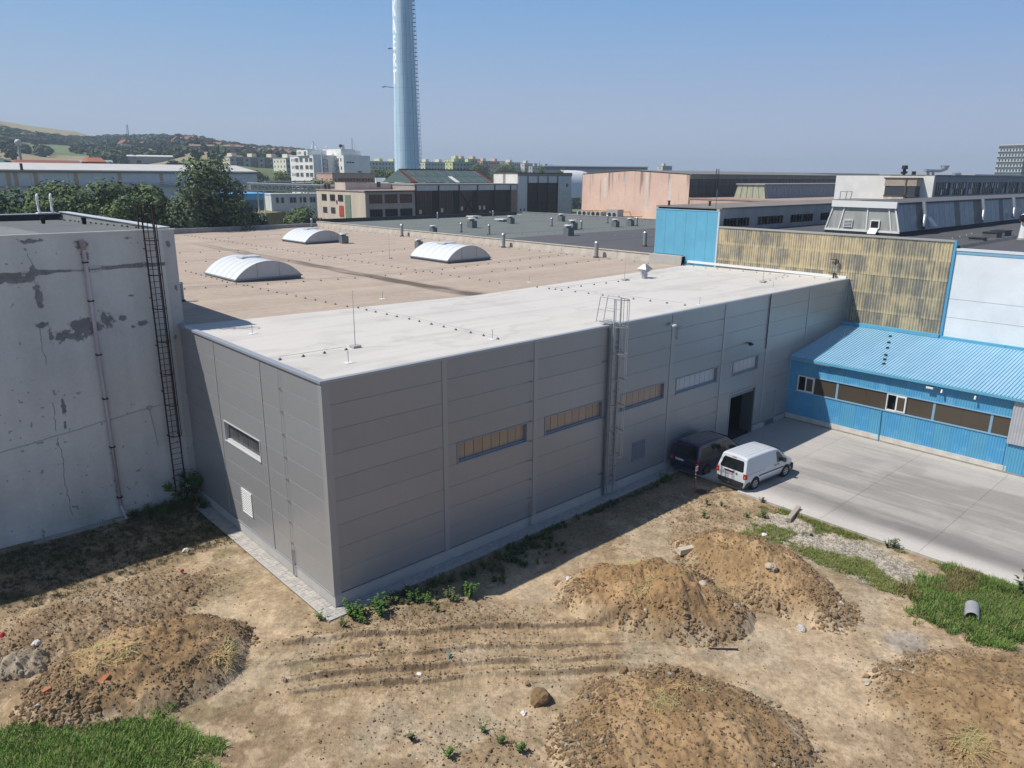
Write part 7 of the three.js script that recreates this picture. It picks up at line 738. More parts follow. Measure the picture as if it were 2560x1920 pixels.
{ // long shed behind the grove
  const g = thing('long_grey_shed', 'very long pale grey shed with salmon pilaster strips behind the dark trees', 'shed'), x0 = -60, x1 = 82, zf = -185, wm = mottled([0.62, 0.61, 0.60], 0.1, 8), roof = mottled([0.50, 0.49, 0.475], 0.12, 12); for (let i = 0; i < 18; i++) new MB().box(x0 + i * 7.9, x0 + (i + 1) * 7.9 - 0.05, 0, 17.2, zf - 0.3, zf).to('wall_panel', wm, g); for (let i = 0; i < 18; i++) new MB().hexa([V(x0 + i * 7.9, 17.3, zf + 0.5), V(x0 + (i + 1) * 7.9, 17.3, zf + 0.5), V(x0 + (i + 1) * 7.9, 17.3, zf - 30), V(x0 + i * 7.9, 17.3, zf - 30), V(x0 + i * 7.9, 17.6, zf + 0.5), V(x0 + (i + 1) * 7.9, 17.6, zf + 0.5), V(x0 + (i + 1) * 7.9, 19.3, zf - 14), V(x0 + i * 7.9, 19.3, zf - 14)]).to('roof_sheet', roof, g); new MB().box(x0, x1, 16.95, 17.25, zf, zf + 0.6).to('gutter', mat([0.16, 0.155, 0.15], 0.7), g);
  for (const x of [10, 14.5, 18, 22.4, 23.9, 27.9, 36.4, 46.2, 56.2, 66]) new MB().box(x - 0.38, x + 0.38, 14.0, 17.0, zf, zf + 0.12).to('salmon_strip', mat([0.50, 0.33, 0.22], 0.85), g); new MB().box(x0, x1, 13.6, 13.95, zf, zf + 1.1).to('ledge', mat([0.34, 0.34, 0.34], 0.8), g); new MB().box(25.0, 25.5, 17.5, 19.0, zf + 0.2, zf + 0.7).to('black_vent', M.dark, g);
  const p = thing('roof_pipe_run', 'steel pipe run with slanted struts on the ledge of the long grey shed', 'pipe', [0, 13.95, zf + 1.6]); const m = new MB().path([V(38, 0.3, 0), V(66, 0.5, 0)], 0.12, 6).path([V(38, 0.9, 0.4), V(66, 1.0, 0.4)], 0.1, 6); for (let i = 0; i < 12; i++) m.bar(V(40 + i * 2.2, 0, 0), V(41 + i * 2.2, 1.1, 0), 0.08, 0.08); m.to('pipe', M.galv, p);
}
// ---------- housing blocks far off ----------
function flats(name, label, cat, x0, x1, z0, z1, y1, wallM, floors, endM, y0 = 8, extra) {
  const g = thing(name, label, cat); new MB().box(x0, x1, -1, y1, z0, z1).to('wall', wallM, g); if (endM) new MB().box(x0 - 0.05, x0, -1, y1, z0, z1).to('end_wall', endM, g); new MB().box(x0 - 0.2, x1 + 0.2, y1, y1 + 0.35, z0 - 0.2, z1 + 0.2).to('roof', mat([0.42, 0.41, 0.39], 0.9), g);
  const n = Math.max(3, Math.round((x1 - x0) / 2.6)); for (let f = 0; f < floors; f++) for (let i = 0; i < n; i++) windowAt(g, 'z', z1, lerp(x0, x1, (i + 0.5) / n), y1 - 1.4 - f * 2.5, 1.3, 1.2, wfF, M.farglass, 0, false); const nz = Math.max(1, Math.round((z1 - z0) / 3.4)); for (let f = 0; f < floors; f++) for (let i = 0; i < nz; i++) windowAt(g, 'x', x0 - 0.05, lerp(z0, z1, (i + 0.5) / nz), y1 - 1.4 - f * 2.5, 1.1, 1.15, wfF, M.farglass, 0, false);
  for (let i = 0; i < Math.max(1, Math.round((x1 - x0) / 11)); i++) { const x = x0 + 3 + i * 11; if (x + 2 < x1) new MB().box(x, x + 2.6, y1 + 0.3, y1 + 2.2, lerp(z0, z1, 0.3), lerp(z0, z1, 0.7)).to('lift_housing', endM || wallM, g); } return g;
}
const cream = mat([0.62, 0.54, 0.42], 0.9), greyF = mat([0.40, 0.41, 0.42], 0.9), lime = mat([0.52, 0.58, 0.30], 0.9), limeG = mat([0.36, 0.42, 0.36], 0.9);
{
  const g = flats('panel_block', 'long grey-brown panel apartment block with a cream end left of the white works', 'apartment block', 153.1, 190, -386.7, -372.1, 25.2, greyF, 4, cream); for (const [a, b] of [[157, 160.2], [164.5, 168.2], [172, 175]]) new MB().box(a, b, -1, 25.2, -372.1, -371.9).to('brown_bay', mat([0.25, 0.2, 0.17], 0.9), g);
  flats('slab_block', 'narrow pale apartment tower between the panel block and the white works', 'apartment block', 165.2, 178, -347.6, -333.6, 24.4, greyF, 4, mat([0.66, 0.66, 0.55], 0.9)); flats('panel_block', 'grey panel apartment block seen just left of the chimney', 'apartment block', 262, 292, -432, -416, 25.2, greyF, 4, lime); flats('panel_block', 'lime-topped grey apartment block just right of the chimney', 'apartment block', 294.7, 322, -406, -394.7, 25.0, mat([0.42, 0.45, 0.46], 0.9), 3, mat([0.6, 0.6, 0.45], 0.9)); flats('panel_block', 'dark green-grey apartment block with lime upper edge right of the chimney', 'apartment block', 284.5, 306, -360, -352.2, 24.6, limeG, 3, lime); flats('panel_block', 'tall lime apartment block behind the dark green one', 'apartment block', 315, 330, -400, -388, 27.4, lime, 3, lime);
  flats('panel_block', 'pink and cream apartment block with a dome on its roof', 'apartment block', 336, 356, -420, -408, 28.0, mat([0.5, 0.33, 0.28], 0.9), 4, mat([0.58, 0.44, 0.3], 0.9)); flats('panel_block', 'orange-brown apartment block right of the pink one', 'apartment block', 350.6, 372, -411, -401.4, 26.6, mat([0.36, 0.31, 0.28], 0.9), 3, mat([0.62, 0.42, 0.25], 0.9)); flats('panel_block', 'cream apartment block, left of a pair on the horizon', 'apartment block', 365.2, 377, -399, -388.5, 25.8, greyF, 3, mat([0.6, 0.57, 0.48], 0.9)); flats('panel_block', 'cream apartment block, right of a pair on the horizon', 'apartment block', 375, 388, -390, -383.2, 25.3, greyF, 3, mat([0.62, 0.6, 0.53], 0.9)); flats('panel_block', 'low grey apartment row on the horizon left of the blue-grey hall', 'apartment block', 377, 400, -381, -377, 23.2, greyF, 2, greyF); flats('panel_block', 'small pale block alone on the horizon above the salmon hall', 'apartment block', 470, 482, -336, -331, 24.5, greyF, 3, mat([0.6, 0.56, 0.5], 0.9));
  const hr = thing('high_rise', 'grey-green office tower with dark floor bands at the right edge', 'tower block', [519, 0, -108.5], -0.35); const hw = mottled([0.50, 0.51, 0.50], 0.1, 20), band = mat([0.05, 0.085, 0.1], 0.6); new MB().box(0, 46, -1, 36.2, -16, 0).to('wall', hw, hr);
  for (let f = 0; f < 7; f++) { const y = 35.3 - f * 2.98; new MB().box(-0.2, 46.2, y - 0.42, y + 0.42, -16.2, 0.2).to('floor_band', band, hr); new MB().box(-0.15, 46.15, y - 0.9, y - 0.62, -16.15, 0.15).to('sill_band', mat([0.2, 0.25, 0.26], 0.7), hr); for (let i = 0; i < 26; i++) if (R() < 0.85) windowAt(hr, 'z', 0, 0.9 + i * 1.75, y - 1.7, R() < 0.6 ? 0.95 : 1.3, 1.35, wfF, R() < 0.45 ? M.dark : R() < 0.6 ? M.farglass : mat([0.42, 0.44, 0.45], 0.5), 0, false); for (let i = 0; i < 8; i++) windowAt(hr, 'x', 0, -1.2 - i * 1.9, y - 1.7, 1.1, 1.35, wfF, R() < 0.5 ? M.dark : M.farglass, 0, false); }
  new MB().box(-0.3, 46.3, 36.2, 36.9, -16.3, 0.3).to('roof', mat([0.5, 0.49, 0.47], 0.9), hr); new MB().box(17, 19, 36.9, 39, -8, -6).to('roof_hut', M.white, hr); for (const x of [5.4, 6.3, 7.2]) new MB().tube(V(x + 1, 36.9, -4), V(x + 1, 43, -4), 0.16, 5).to('antenna', wfF, hr);
  const bh = thing('blue_grey_hall', 'long low blue-grey hall with a pale roof edge on the horizon above the salmon hall', 'hall'); new MB().hexa([V(220, 15, -208), V(249, 15, -176), V(262, 15, -188), V(233, 15, -220), V(220, 20.8, -208), V(249, 20.6, -176), V(262, 20.6, -188), V(233, 20.8, -220)]).to('wall', mat([0.16, 0.18, 0.21], 0.8), bh); new MB().hexa([V(219.6, 20.85, -208), V(249.2, 20.65, -175.6), V(262, 20.6, -188), V(233, 20.8, -220), V(219.6, 21.2, -208), V(249.2, 21.0, -175.6), V(262, 21.0, -188), V(233, 21.2, -220)]).to('roof', mat([0.55, 0.56, 0.57], 0.7), bh);
  const ah = thing('arched_white_hall', 'white arched hall roof glimpsed between the white panelled block and the salmon hall', 'hall', [150, 0, -132]); mesh('arched_roof', gridGeo(24, 8, (u, v) => { const a = Math.PI * u; return [lerp(0, 26, v) * 0.62 - 8 * Math.cos(a) * 0.7, 11 + 7.6 * Math.sin(a), lerp(0, 26, v) * -0.2 + 9 * Math.cos(a)]; }), mottled([0.66, 0.67, 0.68], 0.06, 6), ah); new MB().box(-9, 20, 0, 15.1, -14, -13).to('wall', greyF, ah);
  const cf = block('cream_flat_factory', 'long low cream factory roofs far behind the white end hall', 'building', 330, 420, -190, -150, 18.9, mat([0.55, 0.47, 0.38], 0.9), mat([0.56, 0.52, 0.46], 0.9)); new MB().box(322, 330, 0, 19.2, -190, -150).to('brick_end', mat([0.4, 0.23, 0.15], 0.9), cf); block('cream_flat_factory', 'pale flat roof line far behind the strip-window hall at the right', 'building', 300, 380, -100, -68, 18.3, mat([0.5, 0.44, 0.36], 0.9), mat([0.5, 0.46, 0.4], 0.9));
}
// ---------- country round about ----------
const CX = -12.955, CZ = 24.507;
const azimuthRidge = (a) => { // a = angle from +x towards -z, in radians
  const T = [[2.2, 95], [1.45, 95], [1.398, 90], [1.386, 86], [1.342, 80], [1.297, 81], [1.254, 82], [1.213, 77], [1.196, 69], [1.183, 64], [1.15, 59], [1.12, 56.5], [1.09, 55.5], [1.065, 51], [1.03, 42], [0.99, 26], [0.95, 10], [0.9, 2], [-2, 0]];
  for (let i = 1; i < T.length; i++) if (a >= T[i][0]) { const p = T[i - 1], q = T[i]; return lerp(q[1], p[1], (a - q[0]) / (p[0] - q[0])); } return 0;
};
const zoneAt = (a, D) => { D += 30 * Math.sin(a * 60); return a > 1.318 && D > 480 && D < 640 ? 1 : a > 1.338 && a < 1.398 && D > 700 && D < 880 ? 2 : D > 1080 && a > 1.312 && a < 1.405 ? 3 : a > 1.22 && a < 1.25 && D > 900 && D < 1050 ? 2 : a < 1.30 && D > 400 && D < 470 ? 2 : 0; };
const landY = (x, z) => { const dx = x - CX, dz = z - CZ, D = Math.hypot(dx, dz), a = Math.atan2(-dz, dx), f = Math.pow(cl((D - 300) / 1200), lerp(0.38, 0.72, sst(1.17, 1.28, a))); if (Math.abs(a) > 2.2) return -1; return -1.2 + Math.max(0, azimuthRidge(a) - 9) * f * (D > 1500 ? 1 : 1) + 14 * sst(1040, 1400, D) * sst(1.30, 1.34, a) + (f > 0 ? 5 * f * (fbm(x / 120, z / 120, 3, 4) - 0.5) : 0); };
{
  const field = (x, y, z) => { const D = Math.hypot(x - CX, z - CZ), az = Math.atan2(CZ - z, x - CX), zone = zoneAt(az, D), n = fbm(x / 60, z / 60, 4, 5), cell = fbm(x / 170, z / 110, 2, 9), m = fbm(x / 14, z / 14, 3, 15), k = 0.85 + 0.3 * m; let c; if (zone === 1) c = [0.30, 0.24, 0.135]; else if (zone === 2) c = [0.14, 0.18, 0.07]; else if (zone === 3) c = [0.30, 0.255, 0.125]; else if (D < 330) c = [0.09, 0.10, 0.06]; else if (D < 470) c = cell > 0.45 ? [0.085, 0.125, 0.035] : [0.1, 0.12, 0.05]; else if (D < 640) c = cell > 0.44 ? [0.27, 0.22, 0.125] : [0.13, 0.15, 0.06]; else if (D < 900) c = cell > 0.5 ? [0.12, 0.16, 0.055] : [0.2, 0.18, 0.1]; else if (D < 1330) c = n > 0.56 ? [0.18, 0.175, 0.09] : [0.06, 0.085, 0.035]; else c = [0.27, 0.235, 0.12]; return c.map((v) => v * k); };
  ground('hills', gridGeo(150, 150, (u, v) => { const x = lerp(-500, 1500, u), z = lerp(-2200, -240, v); return [x, landY(x, z), z, x, z]; }, field), new THREE.MeshStandardMaterial({ vertexColors: true, roughness: 1 }), 'wooded and farmed hills on the horizon at the left');
  const pm = mottled([0.12, 0.12, 0.085], 0.3, 60, 1); ground('terrain', new MB().q(-2500, -1.3, 1500, 3500, -1.3, 1500, 3500, -1.3, -2600, -2500, -1.3, -2600).geo(), pm, 'flat ground under the industrial area');
  ground('works_ground', new MB().q(-70, -0.55, -82.6, 180, -0.55, -82.6, 180, -0.55, -230, -70, -0.55, -230).geo(), mottled([0.10, 0.12, 0.05], 0.4, 30, 1), 'rough green ground beyond the tan-roofed hall');
  ground('site_ground', new MB().q(-160, -0.5, 200, 140, -0.5, 200, 140, -0.5, -82.5, -160, -0.5, -82.5).geo(), mottled([0.27, 0.20, 0.13], 0.3, 25, 1), 'brown soil around the site outside the photo');
  const bk = thing('grass_bank', 'dry grassy bank and road edge in front of the white low office', 'bank', [58, 0, -130.5], 0.5); new MB().hexa([V(-8, 0, 3), V(14, 0, 3), V(14, 0, -3), V(-8, 0, -3), V(-8, 9.0, 1), V(14, 9.0, 1), V(14, 9.3, -3), V(-8, 9.3, -3)]).to('bank', mottled([0.2, 0.18, 0.085], 0.3, 4), bk);
}
// leafy crowns: many small leaf faces spread through lobes
function crownGeo(seed, lobes, n, leaf, hue) {
  const r = rng(seed), P = [], N = [], C = [], I = []; const tot = lobes.reduce((a, l) => a + l[3] * l[4] * l[3], 0);
  for (const l of lobes) { const k = Math.round(n * l[3] * l[4] * l[3] / tot), tone = 0.65 + r() * 0.7, sh = 0.9 + r() * 0.2; for (let i = 0; i < k; i++) { let d = V(r() - 0.5, r() - 0.5, r() - 0.5).normalize(); const rad = Math.pow(r(), 0.28) * (0.82 + 0.36 * vn(d.x * 3 + seed, d.y * 3 + d.z * 2, seed)); const c = V(l[0] + d.x * rad * l[3], l[1] + d.y * rad * l[4], l[2] + d.z * rad * l[3]); const nrm = d.clone().add(V((r() - 0.5) * 1.6, (r() - 0.2) * 1.4, (r() - 0.5) * 1.6)).normalize(), t = nrm.clone().cross(V(r() - 0.5, r() - 0.5, r() - 0.5)).normalize(), b = nrm.clone().cross(t), s = leaf * (0.55 + r() * 0.9), q = tone * (0.7 + 0.6 * r()), n0 = P.length / 3; for (const [u, v] of [[-1, 0], [0, -0.55], [1.1, 0], [0, 0.6]]) { P.push(c.x + (t.x * u + b.x * v) * s, c.y + (t.y * u + b.y * v) * s, c.z + (t.z * u + b.z * v) * s); N.push(nrm.x, nrm.y, nrm.z); C.push(hue[0] * q * sh, hue[1] * q, hue[2] * q); } I.push(n0, n0 + 1, n0 + 2, n0, n0 + 2, n0 + 3); } }
  const g = new THREE.BufferGeometry(); g.setAttribute('position', new THREE.Float32BufferAttribute(P, 3)); g.setAttribute('normal', new THREE.Float32BufferAttribute(N, 3)); g.setAttribute('color', new THREE.Float32BufferAttribute(C, 3)); g.setIndex(I); return g;
}
const leafM = new THREE.MeshStandardMaterial({ vertexColors: true, roughness: 0.8, side: THREE.DoubleSide }), bark = mottled([0.10, 0.08, 0.06], 0.3, 2);
function mkLobes(seed, w, h, y0, n, tall) {   // rounded lobes filling an egg-shaped crown
  const r = rng(seed), o = []; for (let i = 0; i < n; i++) { const t = (i + 0.5) / n, y = t * 2 - 1, a = i * 2.4 + r() * 0.8, prof = tall ? Math.sqrt(Math.max(0, 1 - ((t - 0.42) / 0.62) ** 2)) : Math.sqrt(1 - y * y * 0.85), d = w * prof * (0.25 + 0.42 * r()), q = w * (0.30 + 0.2 * r()) * (0.7 + 0.3 * prof); o.push([Math.cos(a) * d, y0 + h * (0.14 + 0.68 * t), Math.sin(a) * d, q, q * (0.75 + 0.3 * r())]); } return o;
}
const kinds = { broad: [0.095, 0.138, 0.04], olive: [0.18, 0.195, 0.05], poplar: [0.085, 0.115, 0.052], dark: [0.07, 0.108, 0.036] };
const treeT = {};
function treeKind(k, v, w, h, n, leaf) { const lobes = mkLobes(v * 13 + k.length, w, h, h * 0.1, k === 'poplar' ? 17 : 14, k === 'poplar'), g = [crownGeo(v * 7 + 1, lobes, n, leaf, kinds[k]), null]; const t = new MB(), r = rng(v); t.tube(V(0, 0, 0), V(0, h * 0.55, 0), w * 0.07, 8, w * 0.035); for (const l of lobes) t.tube(V(0, h * (0.15 + 0.3 * r()), 0), V(l[0] * 0.9, l[1], l[2] * 0.9), w * 0.028, 5, w * 0.01); g[1] = t.geo(); return g; }
for (const [k, w, h, n, lf] of [['broad', 5.4, 14.6, 11000, 0.23], ['dark', 5.8, 13.2, 11000, 0.23], ['olive', 3.6, 7, 3200, 0.3], ['poplar', 5.6, 18, 15000, 0.2]]) treeT[k] = [1, 2].map((v) => treeKind(k, v, w, h, n, lf));
function tree(label, k, v, x, z, s, y = -0.5, grp) { const t = thing('tree', label, 'tree', [x, y, z], R() * 6.28, grp); mesh('crown', treeT[k][v][0], leafM, t); mesh('trunk', treeT[k][v][1], bark, t); t.scale.set(s * rr(0.95, 1.05), s, s * rr(0.95, 1.05)); return t; }
tree('big silvery poplar-like tree towering over the dark grove left of the tan roof', 'poplar', 0, 29.2, -86.5, 1.14); tree('second poplar-like tree leaning out right behind the big silvery one', 'poplar', 1, 33.4, -90, 0.72); tree('pale silvery shrub-tree at the left foot of the big poplar-like tree', 'poplar', 1, 24.2, -85, 0.48);
// dark grove behind the left roof and the tan roof
const ORD = ['first', 'second', 'third', 'fourth', 'fifth', 'sixth', 'seventh', 'eighth', 'ninth', 'tenth', 'eleventh', 'twelfth', 'thirteenth', 'fourteenth', 'fifteenth', 'sixteenth', 'seventeenth', 'eighteenth', 'nineteenth', 'twentieth'];
const gp = 'dark trees of the grove behind the old white building and the tan roof'; let gi = 0;
[[-9, -92, 'dark', 1.15], [-3.5, -96, 'broad', 1.05], [1.5, -90, 'broad', 1.0], [5.5, -97, 'dark', 1.15], [9, -91, 'broad', 0.98], [12.5, -95, 'dark', 1.2], [16, -90, 'broad', 0.95], [19.5, -96, 'dark', 1.22], [22, -91, 'dark', 1.1], [35.5, -94, 'dark', 1.0], [38.5, -97, 'broad', 0.95], [-14, -98, 'broad', 1.1], [-6, -106, 'dark', 1.2], [3, -108, 'broad', 1.1], [14, -108, 'broad', 1.12], [26, -100, 'broad', 1.1], [-20, -95, 'dark', 1.2]].sort((a, b) => Math.atan2(CZ - b[1], b[0] - CX) - Math.atan2(CZ - a[1], a[0] - CX)).forEach((q, i) => { tree('dark dense tree of the grove behind the roofs, ' + ORD[i] + ' counted from the left', q[2], gi++ % 2, q[0], q[1], q[3], -0.5, gp); });
[[8.8, -86.5, 1.0, 'round yellow-green bush-tree standing out before the dark grove'], [0.2, -86, 0.85, 'yellow-green tree behind the white handrails of the left roof'], [-3.8, -88, 1.1, 'yellow-green tree at the left edge of the photo'], [17.6, -85.6, 0.82, 'yellow-green bush left of the big poplar-like tree'], [14.2, -86, 0.7, 'low yellow-green bush in the middle of the grove edge']].forEach((q, i) => tree(q[3], 'olive', i % 2, q[0], q[1], q[2]));
[[40.6, -88, 'poplar', 0.42, 'silvery shrub right of the big tree behind the tan roof corner'], [44.0, -92, 'poplar', 0.46, 'tall silvery shrub next to the dark tree by the beige workshop'], [47.5, -90, 'olive', 1.05, 'olive bush behind the far tan roof parapet'], [50, -92, 'broad', 0.5, 'olive-green tree left of the beige workshop, nearer the roof'], [46, -90, 'dark', 0.92, 'dark round tree touching the beige workshop wall'], [42.5, -93, 'broad', 0.55, 'small dark tree left of the one touching the beige workshop'], [43, -97, 'olive', 1.1, 'olive tree behind the silvery shrubs']].forEach((q, i) => tree(q[4], q[2], i % 2, q[0], q[1], q[3]));
[[134, -327, 'poplar', 1.1, 'pale willow-like tree in front of the panel apartment block'], [127, -318, 'olive', 1.9, 'olive tree below the panel apartment block'], [124, -276, 'broad', 1.35, 'dark round tree between panel block and white works, left of two'], [132, -271, 'broad', 1.35, 'dark round tree between panel block and white works, right of two'], [139, -285, 'dark', 1.3, 'dark tree by the narrow pale tower'], [88, -160, 'broad', 1.18, 'tree growing between the pipe rack and the salmon office'], [166, -252, 'dark', 1.55, 'dark tree left of the chimney foot'], [172, -250, 'broad', 1.4, 'second tree left of the chimney foot'], [180, -262, 'dark', 1.5, 'third tree left of the chimney foot'], [117.5, -85, 'broad', 1.12, 'green tree between the white panelled block and the salmon hall, left of two'], [121, -84, 'broad', 1.0, 'green tree between the white panelled block and the salmon hall, right of two'], [300, -345, 'dark', 1.9, 'dark tree before the dark green apartment block'], [308, -335, 'dark', 1.8, 'dark tree right of the dark green apartment block'], [316, -338, 'broad', 1.8, 'tree before the orange-brown apartment block'], [330, -345, 'dark', 1.7, 'dark tree below the orange-brown apartment block'], [262, -250, 'broad', 1.62, 'round tree behind the white panelled block'], [190, -80, 'broad', 1.2, 'tree top above the salmon hall roof line']].forEach((q, i) => tree(q[4], q[2], i % 2, q[0], q[1], q[3], -1.2));
// far woods and hedges: leaf clumps as one mass
{
  const cg = [31, 32, 33].map((s) => crownGeo(s, mkLobes(s, 4.2, 7.5, 0, 6), 260, 1.15, [0.062, 0.09, 0.04])), L = [[], [], []]; let n = 0;
  for (let i = 0; i < 90000 && n < 9000; i++) { const a = rr(1.0, 1.5), D = rr(390, 1480), x = CX + D * Math.cos(a), z = CZ - D * Math.sin(a), w = fbm(x / 60, z / 60, 4, 5); let p = D < 470 ? 0.10 : D < 520 ? 0.0 : D < 640 ? (fbm(x / 90, z / 90, 3, 8) > 0.58 ? 0.5 : 0.02) : D < 900 ? (fbm(x / 70, z / 50, 3, 18) > 0.5 ? 0.7 : 0.06) : D < 1340 ? (w < 0.56 ? 0.9 : 0.1) : (fbm(x / 70, z / 50, 3, 18) > 0.55 && a < 1.36 ? 0.5 : 0.0); if (a < 1.2 && D > 640) p = Math.max(p, 0.35); if (zoneAt(a, D)) p = D > 1000 ? 0 : 0.004; else if (D > 1080 && a > 1.305 && a < 1.41) p = 0; else if (a < 1.295 && D > 560 && D < 800) p = 0.035; else if (a < 1.27 && D < 560) p *= a < 1.21 ? 0.1 : 0.4; else if (D > 640 && D < 1330) p *= 0.6 * sst(0.3, 0.5, fbm(x / 110, z / 80, 3, 28)) + 0.05; if (R() > p) continue; L[n % 3].push([x, landY(x, z) - 0.5, z, rr(0.7, 1.3) * (D > 900 ? 1.15 : 0.85)]); n++; }
  L.forEach((l, k) => { const im = new THREE.InstancedMesh(cg[k], leafM, l.length), m = new THREE.Matrix4(), q = new THREE.Quaternion(); l.forEach((c, i) => { q.setFromEuler(new THREE.Euler(0, R() * 6.3, 0)); m.compose(V(c[0], c[1], c[2]), q, V(c[3] * 1.15, c[3], c[3] * 1.15)); im.setMatrixAt(i, m); const t = rr(0.75, 1.3); im.setColorAt(i, lin(t, t, t)); }); im.name = numbered('woods'); im.castShadow = im.receiveShadow = true; scene.add(im); tag(im, 'far woods and hedges covering the hills on the left', 'woods', null, 'stuff'); });
  const tl = [[], [], []]; for (let i = 0; i < 900; i++) { const a = rr(0.1, 1.02), D = rr(420, 900), x = CX + D * Math.cos(a), z = CZ - D * Math.sin(a); tl[i % 3].push([x, -1.2, z, rr(1.0, 1.9) * (D > 600 ? 1.4 : 1)]); } tl.forEach((l, k) => { const im = new THREE.InstancedMesh(cg[k], leafM, l.length), m = new THREE.Matrix4(), q = new THREE.Quaternion(); l.forEach((c, i) => { q.setFromEuler(new THREE.Euler(0, R() * 6.3, 0)); m.compose(V(c[0], c[1], c[2]), q, V(c[3], c[3], c[3])); im.setMatrixAt(i, m); im.setColorAt(i, lin(1, 1, 1)); }); im.name = numbered('town_trees'); im.castShadow = im.receiveShadow = true; scene.add(im); tag(im, 'low line of far trees among the town along the horizon', 'trees', null, 'stuff'); });
}
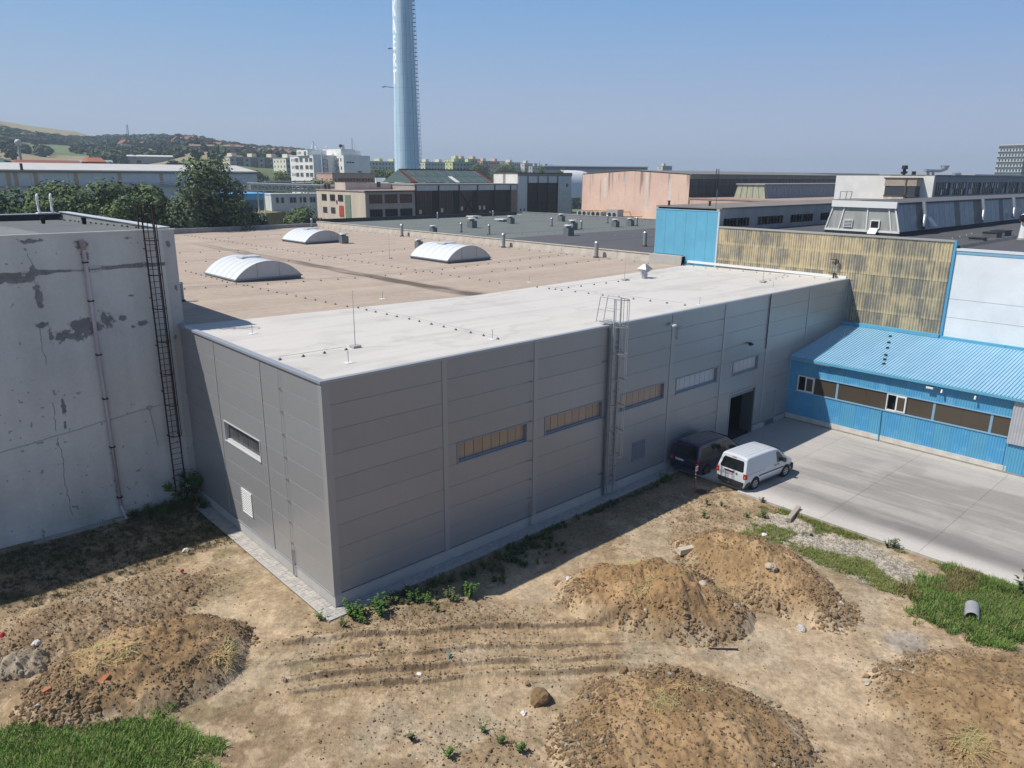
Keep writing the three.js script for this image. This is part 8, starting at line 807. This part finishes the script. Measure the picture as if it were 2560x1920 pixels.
// village on the slope, with red roofs
{
  const roofs = [[0.26, 0.11, 0.07], [0.30, 0.15, 0.10], [0.22, 0.10, 0.075], [0.20, 0.13, 0.11]].map((c) => mat(c, 0.9)), walls = [[0.6, 0.56, 0.48], [0.66, 0.64, 0.6], [0.5, 0.42, 0.34]].map((c) => mat(c, 0.9)); const vg = 'small red-roofed village houses on the far slope'; let n = 0;
  const cnt = {}, house = (x, z, w, d, h, turn, row) => { cnt[row] = (cnt[row] ?? -1) + 1; const o = thing('village_house', 'small red-roofed village house, ' + ORD[cnt[row]] + ' from the left in the ' + row, 'house', [x, landY(x, z) - 1.4, z], turn, vg); new MB().box(-w / 2, w / 2, 0, h, -d / 2, d / 2).to('wall', walls[n % 3], o); const y = h + w * 0.42, e = w / 2 + 0.4, f = d / 2 + 0.4; new MB().q(-e, h - 0.2, f, 0, y, f, 0, y, -f, -e, h - 0.2, -f).q(0, y, f, e, h - 0.2, f, e, h - 0.2, -f, 0, y, -f).tri(V(-e, h - 0.2, f), V(e, h - 0.2, f), V(0, y, f)).tri(V(e, h - 0.2, -f), V(-e, h - 0.2, -f), V(0, y, -f)).to('roof', roofs[(n * 7) % 4], o); for (const q of [-w * 0.22, w * 0.22]) windowAt(o, 'z', d / 2, q, h * 0.55, 1.2, 1.3, walls[1], M.farglass, 0, false); n++; };
  [[211, -743], [216, -746], [226, -740], [240, -734], [249, -731], [258, -728], [263, -726], [268, -725], [273, -723], [278, -722], [283, -720], [267, -712], [249, -716], [288, -716]].forEach((q, i) => house(q[0], q[1], rr(7, 9), rr(9, 12), rr(5, 6.5), rr(-0.4, 0.2), 'row left of the white works')); for (let i = 0; i < 13; i++) house(300 + i * 5.2 + rr(-1, 1), -708 + i * 3.4 + rr(-2, 2), rr(7, 8.5), rr(8, 11), rr(5.5, 6.5), -0.3 + rr(-0.15, 0.15), 'terraced row on the skyline'); for (let i = 0; i < 12; i++) house(258 + i * 6.6, -668 + i * 2.6 + rr(-5, 5), rr(8, 10), rr(9, 13), rr(4, 5.5), rr(-0.8, 0.8), 'lower row of the slope');
  for (const [x, z, r] of [[330, -690, 0], [340, -684, 1], [352, -680, 0], [364, -672, 1], [376, -668, 0]]) house(x, z, 9, 11, 5.5, r, 'row behind the white works roof');
  const wt = thing('water_tower', 'white ball-shaped water tower on a slim stem among the fields', 'water tower', [73.7, landY(73.7, -448) - 4, -448]); const wy0 = 31.9 - wt.position.y; new MB().tube(V(0, 0, 0), V(0, wy0 - 1.5, 0), 0.9, 10, 0.5).to('stem', mat([0.3, 0.31, 0.33], 0.7), wt); new MB().add(new THREE.SphereGeometry(1.6, 20, 14), new THREE.Matrix4().setPosition(0, wy0, 0)).to('ball', mat([0.5, 0.51, 0.52], 0.5), wt);
  const ms = thing('radio_mast', 'thin lattice radio mast on the hill crest', 'mast', [401, 78, -1365]); const mm = new MB(); for (const [a, b] of [[-1, -1], [1, -1], [0, 1]]) mm.bar(V(a * 1.6, 0, b * 1.6), V(a * 0.7, 15, b * 0.7), 0.6, 0.6); for (let y = 2; y < 15; y += 2.4) mm.bar(V(-1.4, y, -1.4), V(1.2, y + 2, -1.2), 0.4, 0.4).bar(V(1.4, y, -1.4), V(0, y + 2, 1.2), 0.4, 0.4); mm.to('lattice', mat([0.2, 0.22, 0.25], 0.8), ms);
  const farm = (label, x, z, w, d, h, c, turn, rc) => { const o = thing('farm_building', label, 'farm building', [x, landY(x, z) - 0.8, z], turn); new MB().box(-w / 2, w / 2, 0, h, -d / 2, d / 2).to('wall', mat(c, 0.9), o); new MB().hexa([V(-w / 2 - 0.5, h, d / 2 + 0.5), V(w / 2 + 0.5, h, d / 2 + 0.5), V(w / 2 + 0.5, h, -d / 2 - 0.5), V(-w / 2 - 0.5, h, -d / 2 - 0.5), V(-w / 2 - 0.5, h + 0.4, d / 2 + 0.5), V(w / 2 + 0.5, h + 0.4, d / 2 + 0.5), V(w / 2 + 0.2, h + d * 0.2, 0), V(-w / 2 - 0.2, h + d * 0.2, 0)]).to('roof', mat(rc, 0.8), o); };
  farm('long low white-roofed farm shed on the green slope', 152, -480, 32, 6, 4, [0.3, 0.3, 0.3], -0.3, [0.62, 0.63, 0.63]); farm('grey-roofed farm hall left of the white-roofed shed', 112, -470, 22, 9, 3.5, [0.3, 0.31, 0.32], -0.2, [0.30, 0.33, 0.36]); farm('lone farmhouse on the meadow near the water tower', 160, -860, 14, 9, 7, [0.4, 0.34, 0.3], -0.1, [0.26, 0.12, 0.08]); farm('long brown farm shed right of the white-roofed shed', 205, -520, 34, 7, 4.5, [0.3, 0.25, 0.2], -0.4, [0.26, 0.22, 0.18]);
  const rb = (label, x, w, y, c, rc) => { const o = thing('works_roof_building', label, 'building', [x, 0, -235]); new MB().box(-w / 2, w / 2, 0, y, -8, 0).to('wall', mat(c, 0.9), o); new MB().hexa([V(-w / 2 - 0.3, y, 0.3), V(w / 2 + 0.3, y, 0.3), V(w / 2 + 0.3, y, -8), V(-w / 2 - 0.3, y, -8), V(-w / 2 + 0.3, y + 1.3, -3), V(w / 2 - 0.3, y + 1.3, -3), V(w / 2 - 0.3, y + 1.3, -5), V(-w / 2 + 0.3, y + 1.3, -5)]).to('roof', mat(rc, 0.8), o); };
  rb('red-roofed low building peeping over the long grey shed', 42, 17, 19.2, [0.3, 0.14, 0.1], [0.26, 0.10, 0.07]); rb('orange-red building with steep gables over the long grey shed', 54.5, 4.5, 20.2, [0.4, 0.16, 0.09], [0.36, 0.14, 0.08]); rb('dark green roof at the left edge over the long grey shed', 27, 7, 19.7, [0.05, 0.13, 0.11], [0.05, 0.14, 0.12]);
}
renderer.render(scene, camera);
